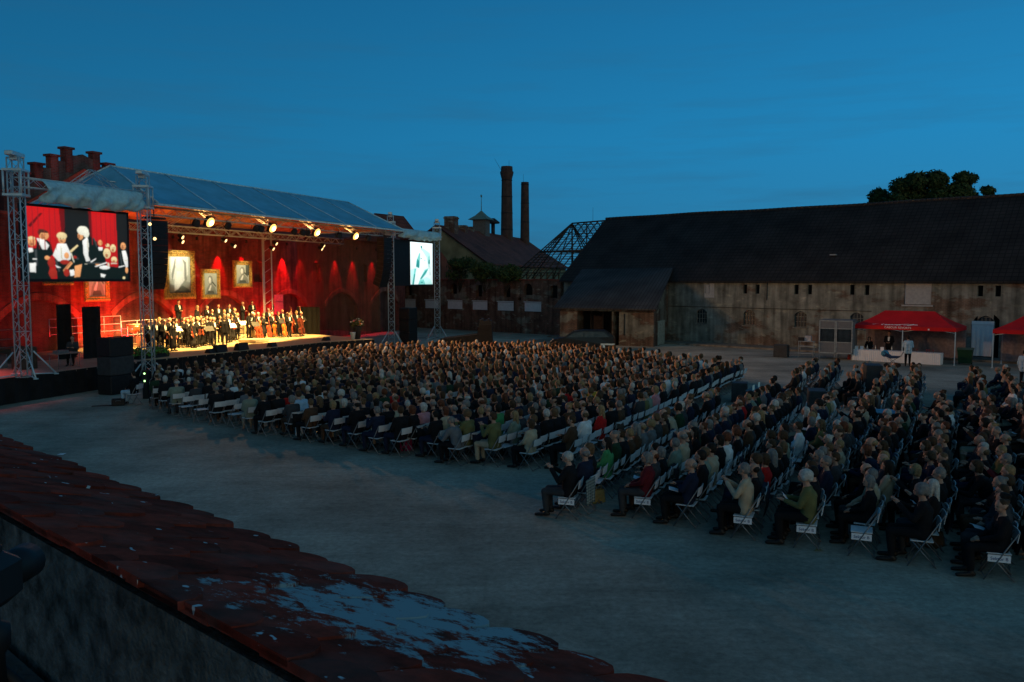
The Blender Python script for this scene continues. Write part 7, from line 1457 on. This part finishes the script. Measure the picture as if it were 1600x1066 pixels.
m.add(V, [(i*8+k, (i+1)*8+k, (i+1)*8+k+1, i*8+k+1) for i in range(24) for k in range(7)], 0, True); m.build('drape', CLOTHW, o, recalc=False); m = MB(); m.path([(-.68, .06, 0), (-.68, .06, 2.76), (.68, .06, 2.76), (.68, .06, 0)], .025, 6); m.build('frame', STEEL, o); m = MB(); m.bx(-.67, .67, -.05, -.035, 2.55, 2.78); m.build('top_fold', CLOTHW, o)
xp = gnd(1329, 562); o = thing('fire_extinguisher', 'red fire extinguisher between the booth and the red tent', 'fire extinguisher', xp); m = MB(); m.lathe((0, 0, 0), [(.10, 0), (.11, .03), (.11, .55), (.04, .66), (.03, .70)], 14); m.lathe((.26, .05, 0), [(.10, 0), (.11, .03), (.11, .50), (.04, .6), (.03, .64)], 14); m.build('cylinder', mat('red_paint', (.32, .02, .012), .35, spec=.5), o); m = MB(); m.bx(-.05, .09, -.02, .02, .70, .75); m.path([(.05, 0, .7), (.14, -.05, .55), (.12, -.06, .2)], .012, 5); m.build('hose', BLK, o)
# interpreter booths
b0 = gnd(1281, 561); brz = TRZ+.12; o = thing('interpreter_booth', 'grey double booth with two dark windows standing on short legs', 'booth', b0, brz); gb = mat('booth_panel', (.13, .145, .165), .7, var=.1); fb = mat('booth_frame', (.26, .30, .32), .5)
for x0 in (0, 1.12):
    m = MB(); m.bx(x0+.04, x0+1.06, 0, .04, .50, 1.22); m.build('panel', gb, o); m = MB(); m.bx(x0+.04, x0+1.06, 0, .04, 2.18, 2.68); m.build('panel', gb, o)
    m = MB(); m.bx(x0+.12, x0+.98, .02, .035, 1.24, 2.16); m.build('window', GLASSD, o); m = MB()
    for (xa, xb, za, zb) in ((x0, x0+.07, .4, 2.72), (x0+1.03, x0+1.10, .4, 2.72), (x0, x0+1.1, .42, .50), (x0, x0+1.1, 2.68, 2.74), (x0+.07, x0+1.03, 1.20, 1.25), (x0+.07, x0+1.03, 2.15, 2.20)): m.bx(xa, xb, -.02, 0-.003, za, zb)
    m.build('frame', fb, o)
    for x in (x0+.05, x0+1.05):
        for y in (.05, 1.4): m = MB(); m.tube((x, y, 0), (x, y, .42), .02, .02, 5); m.build('leg', fb, o)
m = MB(); m.bx(0, 2.22, 1.45, 1.5, .42, 2.7); m.bx(-.04, 0-.003, 0, 1.5, .42, 2.7); m.bx(2.223, 2.26, 0, 1.5, .42, 2.7); m.bx(0, 2.22, 0, 1.5, 2.743, 2.78); m.bx(0, 2.22, 0.045, 1.44, .425, .46); m.build('shell', gb, o)
p = gnd(1250, 562)+Vector((.25, .9, 0)); o = thing('side_table', 'metal shelf table with boxes left of the grey booth', 'table', p, brz); m = MB()
for z in (.35, .85, 1.2): m.bx(0, 1.05, 0, .5, z, z+.04)
m.build('shelf', fb, o)
for x in (.02, 1.03):
    for y in (.02, .48): m = MB(); m.tube((x, y, 0), (x, y, 1.2), .018, .018, 5); m.build('leg', fb, o)
m = MB(); m.bx(0, .42, 0, .35, 0, .36); tag(m.build('carton', mat('pale_carton', (.35, .36, .40), .8), None, p+Vector((.45, .0, 1.245)), brz), 'pale carton on the shelf table', 'carton'); m = MB(); m.bx(0, .35, 0, .3, 0, .24); tag(m.build('carton', BLK, None, p+Vector((.02, .1, 1.245)), brz), 'dark box beside the pale carton on the shelf table', 'box')
m = MB(); m.bbox((0, 0, .45), (1.0, .6, .9), .03); tag(m.build('crate', mat('case_grey', (.03, .035, .04), .6), None, p+Vector((-.9, .9, 0)), brz), 'dark crate against the barn foot left of the shelf table', 'crate')
p = gnd(1604, 606); person('st_side', False, p, TRZ-.3, 'standing person in light blue shirt at the right edge by the second tent', 'short', 'dark', 'light blue', 'black')
# a few people standing near the tents' end of the crowd
# ---------------------------------------------------------------- parked black car before the shed
cpos = gnd(912, 547); o = thing('parked_car', 'black estate car parked in front of the lean-to shed', 'car', cpos, R(-8)); CP_ = mat('black_car_paint', (.006, .006, .007), .3, spec=.4)
prof = [(-2.55, .30), (-2.62, .62), (-2.35, .86), (-1.45, 1.02), (-.75, 1.50), (.1, 1.60), (1.7, 1.58), (2.35, 1.15), (2.5, .95), (2.52, .40), (2.3, .28)]
m = MB(); V = []; W_ = .92
for y, k in ((-W_, 0), (-W_*.97, 0), (W_*.97, 0), (W_, 0)):
    pass
n = len(prof); rings = []
for y, ins in ((-.93, .0), (-.90, .0), (.90, 0), (.93, 0)):
    rings.append([(x, y*(1-.16*max(0, (z-.95)/.6)), z+(-.02 if abs(y) > .92 else .02)*(z > .6)) for x, z in prof])
V = sum(rings, []); F = [tuple(range(n-1, -1, -1)), tuple(range(3*n, 4*n))]
for r_ in range(3):
    for i in range(n): j = (i+1) % n; F.append((r_*n+i, r_*n+j, (r_+1)*n+j, (r_+1)*n+i))
m.add(V, F); m.build('body', CP_, o)
for s_ in (-1, 1):
    m = MB(); m.prism([(-1.25, s_*.925, 1.05), (-.70, s_*.86, 1.42), (.05, s_*.85, 1.50), (.05, s_*.925, 1.05)], (0, s_*.006, 0)); m.prism([(.12, s_*.925, 1.05), (.12, s_*.85, 1.5), (1.6, s_*.85, 1.48), (2.1, s_*.92, 1.1)], (0, s_*.006, 0)); m.build('side_window', GLASSD, o)
    for x in (-1.65, 1.55): m = MB(); m.tube((x, s_*.72, .33), (x, s_*.95, .33), .33, .33, 20); w__ = m.build('wheel', BLK, o); m = MB(); m.lathe((0, 0, 0), [(.2, 0), (.19, .012), (.05, .02)], 12); m.v = [(x+v[0], s_*(.951+v[2]), .33+v[1]) for v in m.v]; m.build('rim', ALU, w__)
    m = MB(); m.ball((-2.45, s_*.68, .72), (.12, .16, .09), 10, 6); m.build('headlight', mat('lamp_glass', (.4, .42, .44), .1, spec=.8), o)
m = MB(); m.prism([(-1.40, -.78, 1.07), (-1.40, .78, 1.07), (-.80, .70, 1.50), (-.80, -.70, 1.50)], (-.02, 0, .03)); m.build('windscreen', GLASSD, o)
m = MB(); m.bx(1.4, 2.5, -.97, -.94, .48, .60); m.build('silver_trim', ALU, o)
p = gnd(87, 713); m = MB(); m.add([(-.12, -.08, .01), (.1, -.1, .012), (.13, .07, .03), (-.08, .1, .012)], [(0, 1, 2, 3)]); tag(m.build('paper_scrap', PAPER, None, p), 'small white paper scrap lying on the empty yard at left', 'paper')
p = gnd(1289, 869); m = MB(); m.add([(-.12, -.03, .01), (0, -.07, .03), (.12, 0, .01), (0, .07, .035)], [(0, 1, 2, 3)]); tag(m.build('fallen_leaf', mat('dry_leaf', (.22, .19, .09), .8), None, p), 'single dry leaf on the ground before the front chairs', 'leaf')

# ================================================================== the plan above is 1.12 times life size: bring everything to metres
bpy.context.view_layer.update(); KS = 1/BIG
for o in bpy.data.objects:
    if o.parent is None and o.type != 'LIGHT' or (o.type == 'LIGHT' and o.parent is None):
        o.location = o.location*KS
        if o.type in ('MESH', 'EMPTY'): o.scale = o.scale*KS
for l_ in bpy.data.lights:
    if l_.type != 'SUN': l_.energy *= KS*KS; l_.shadow_soft_size *= KS
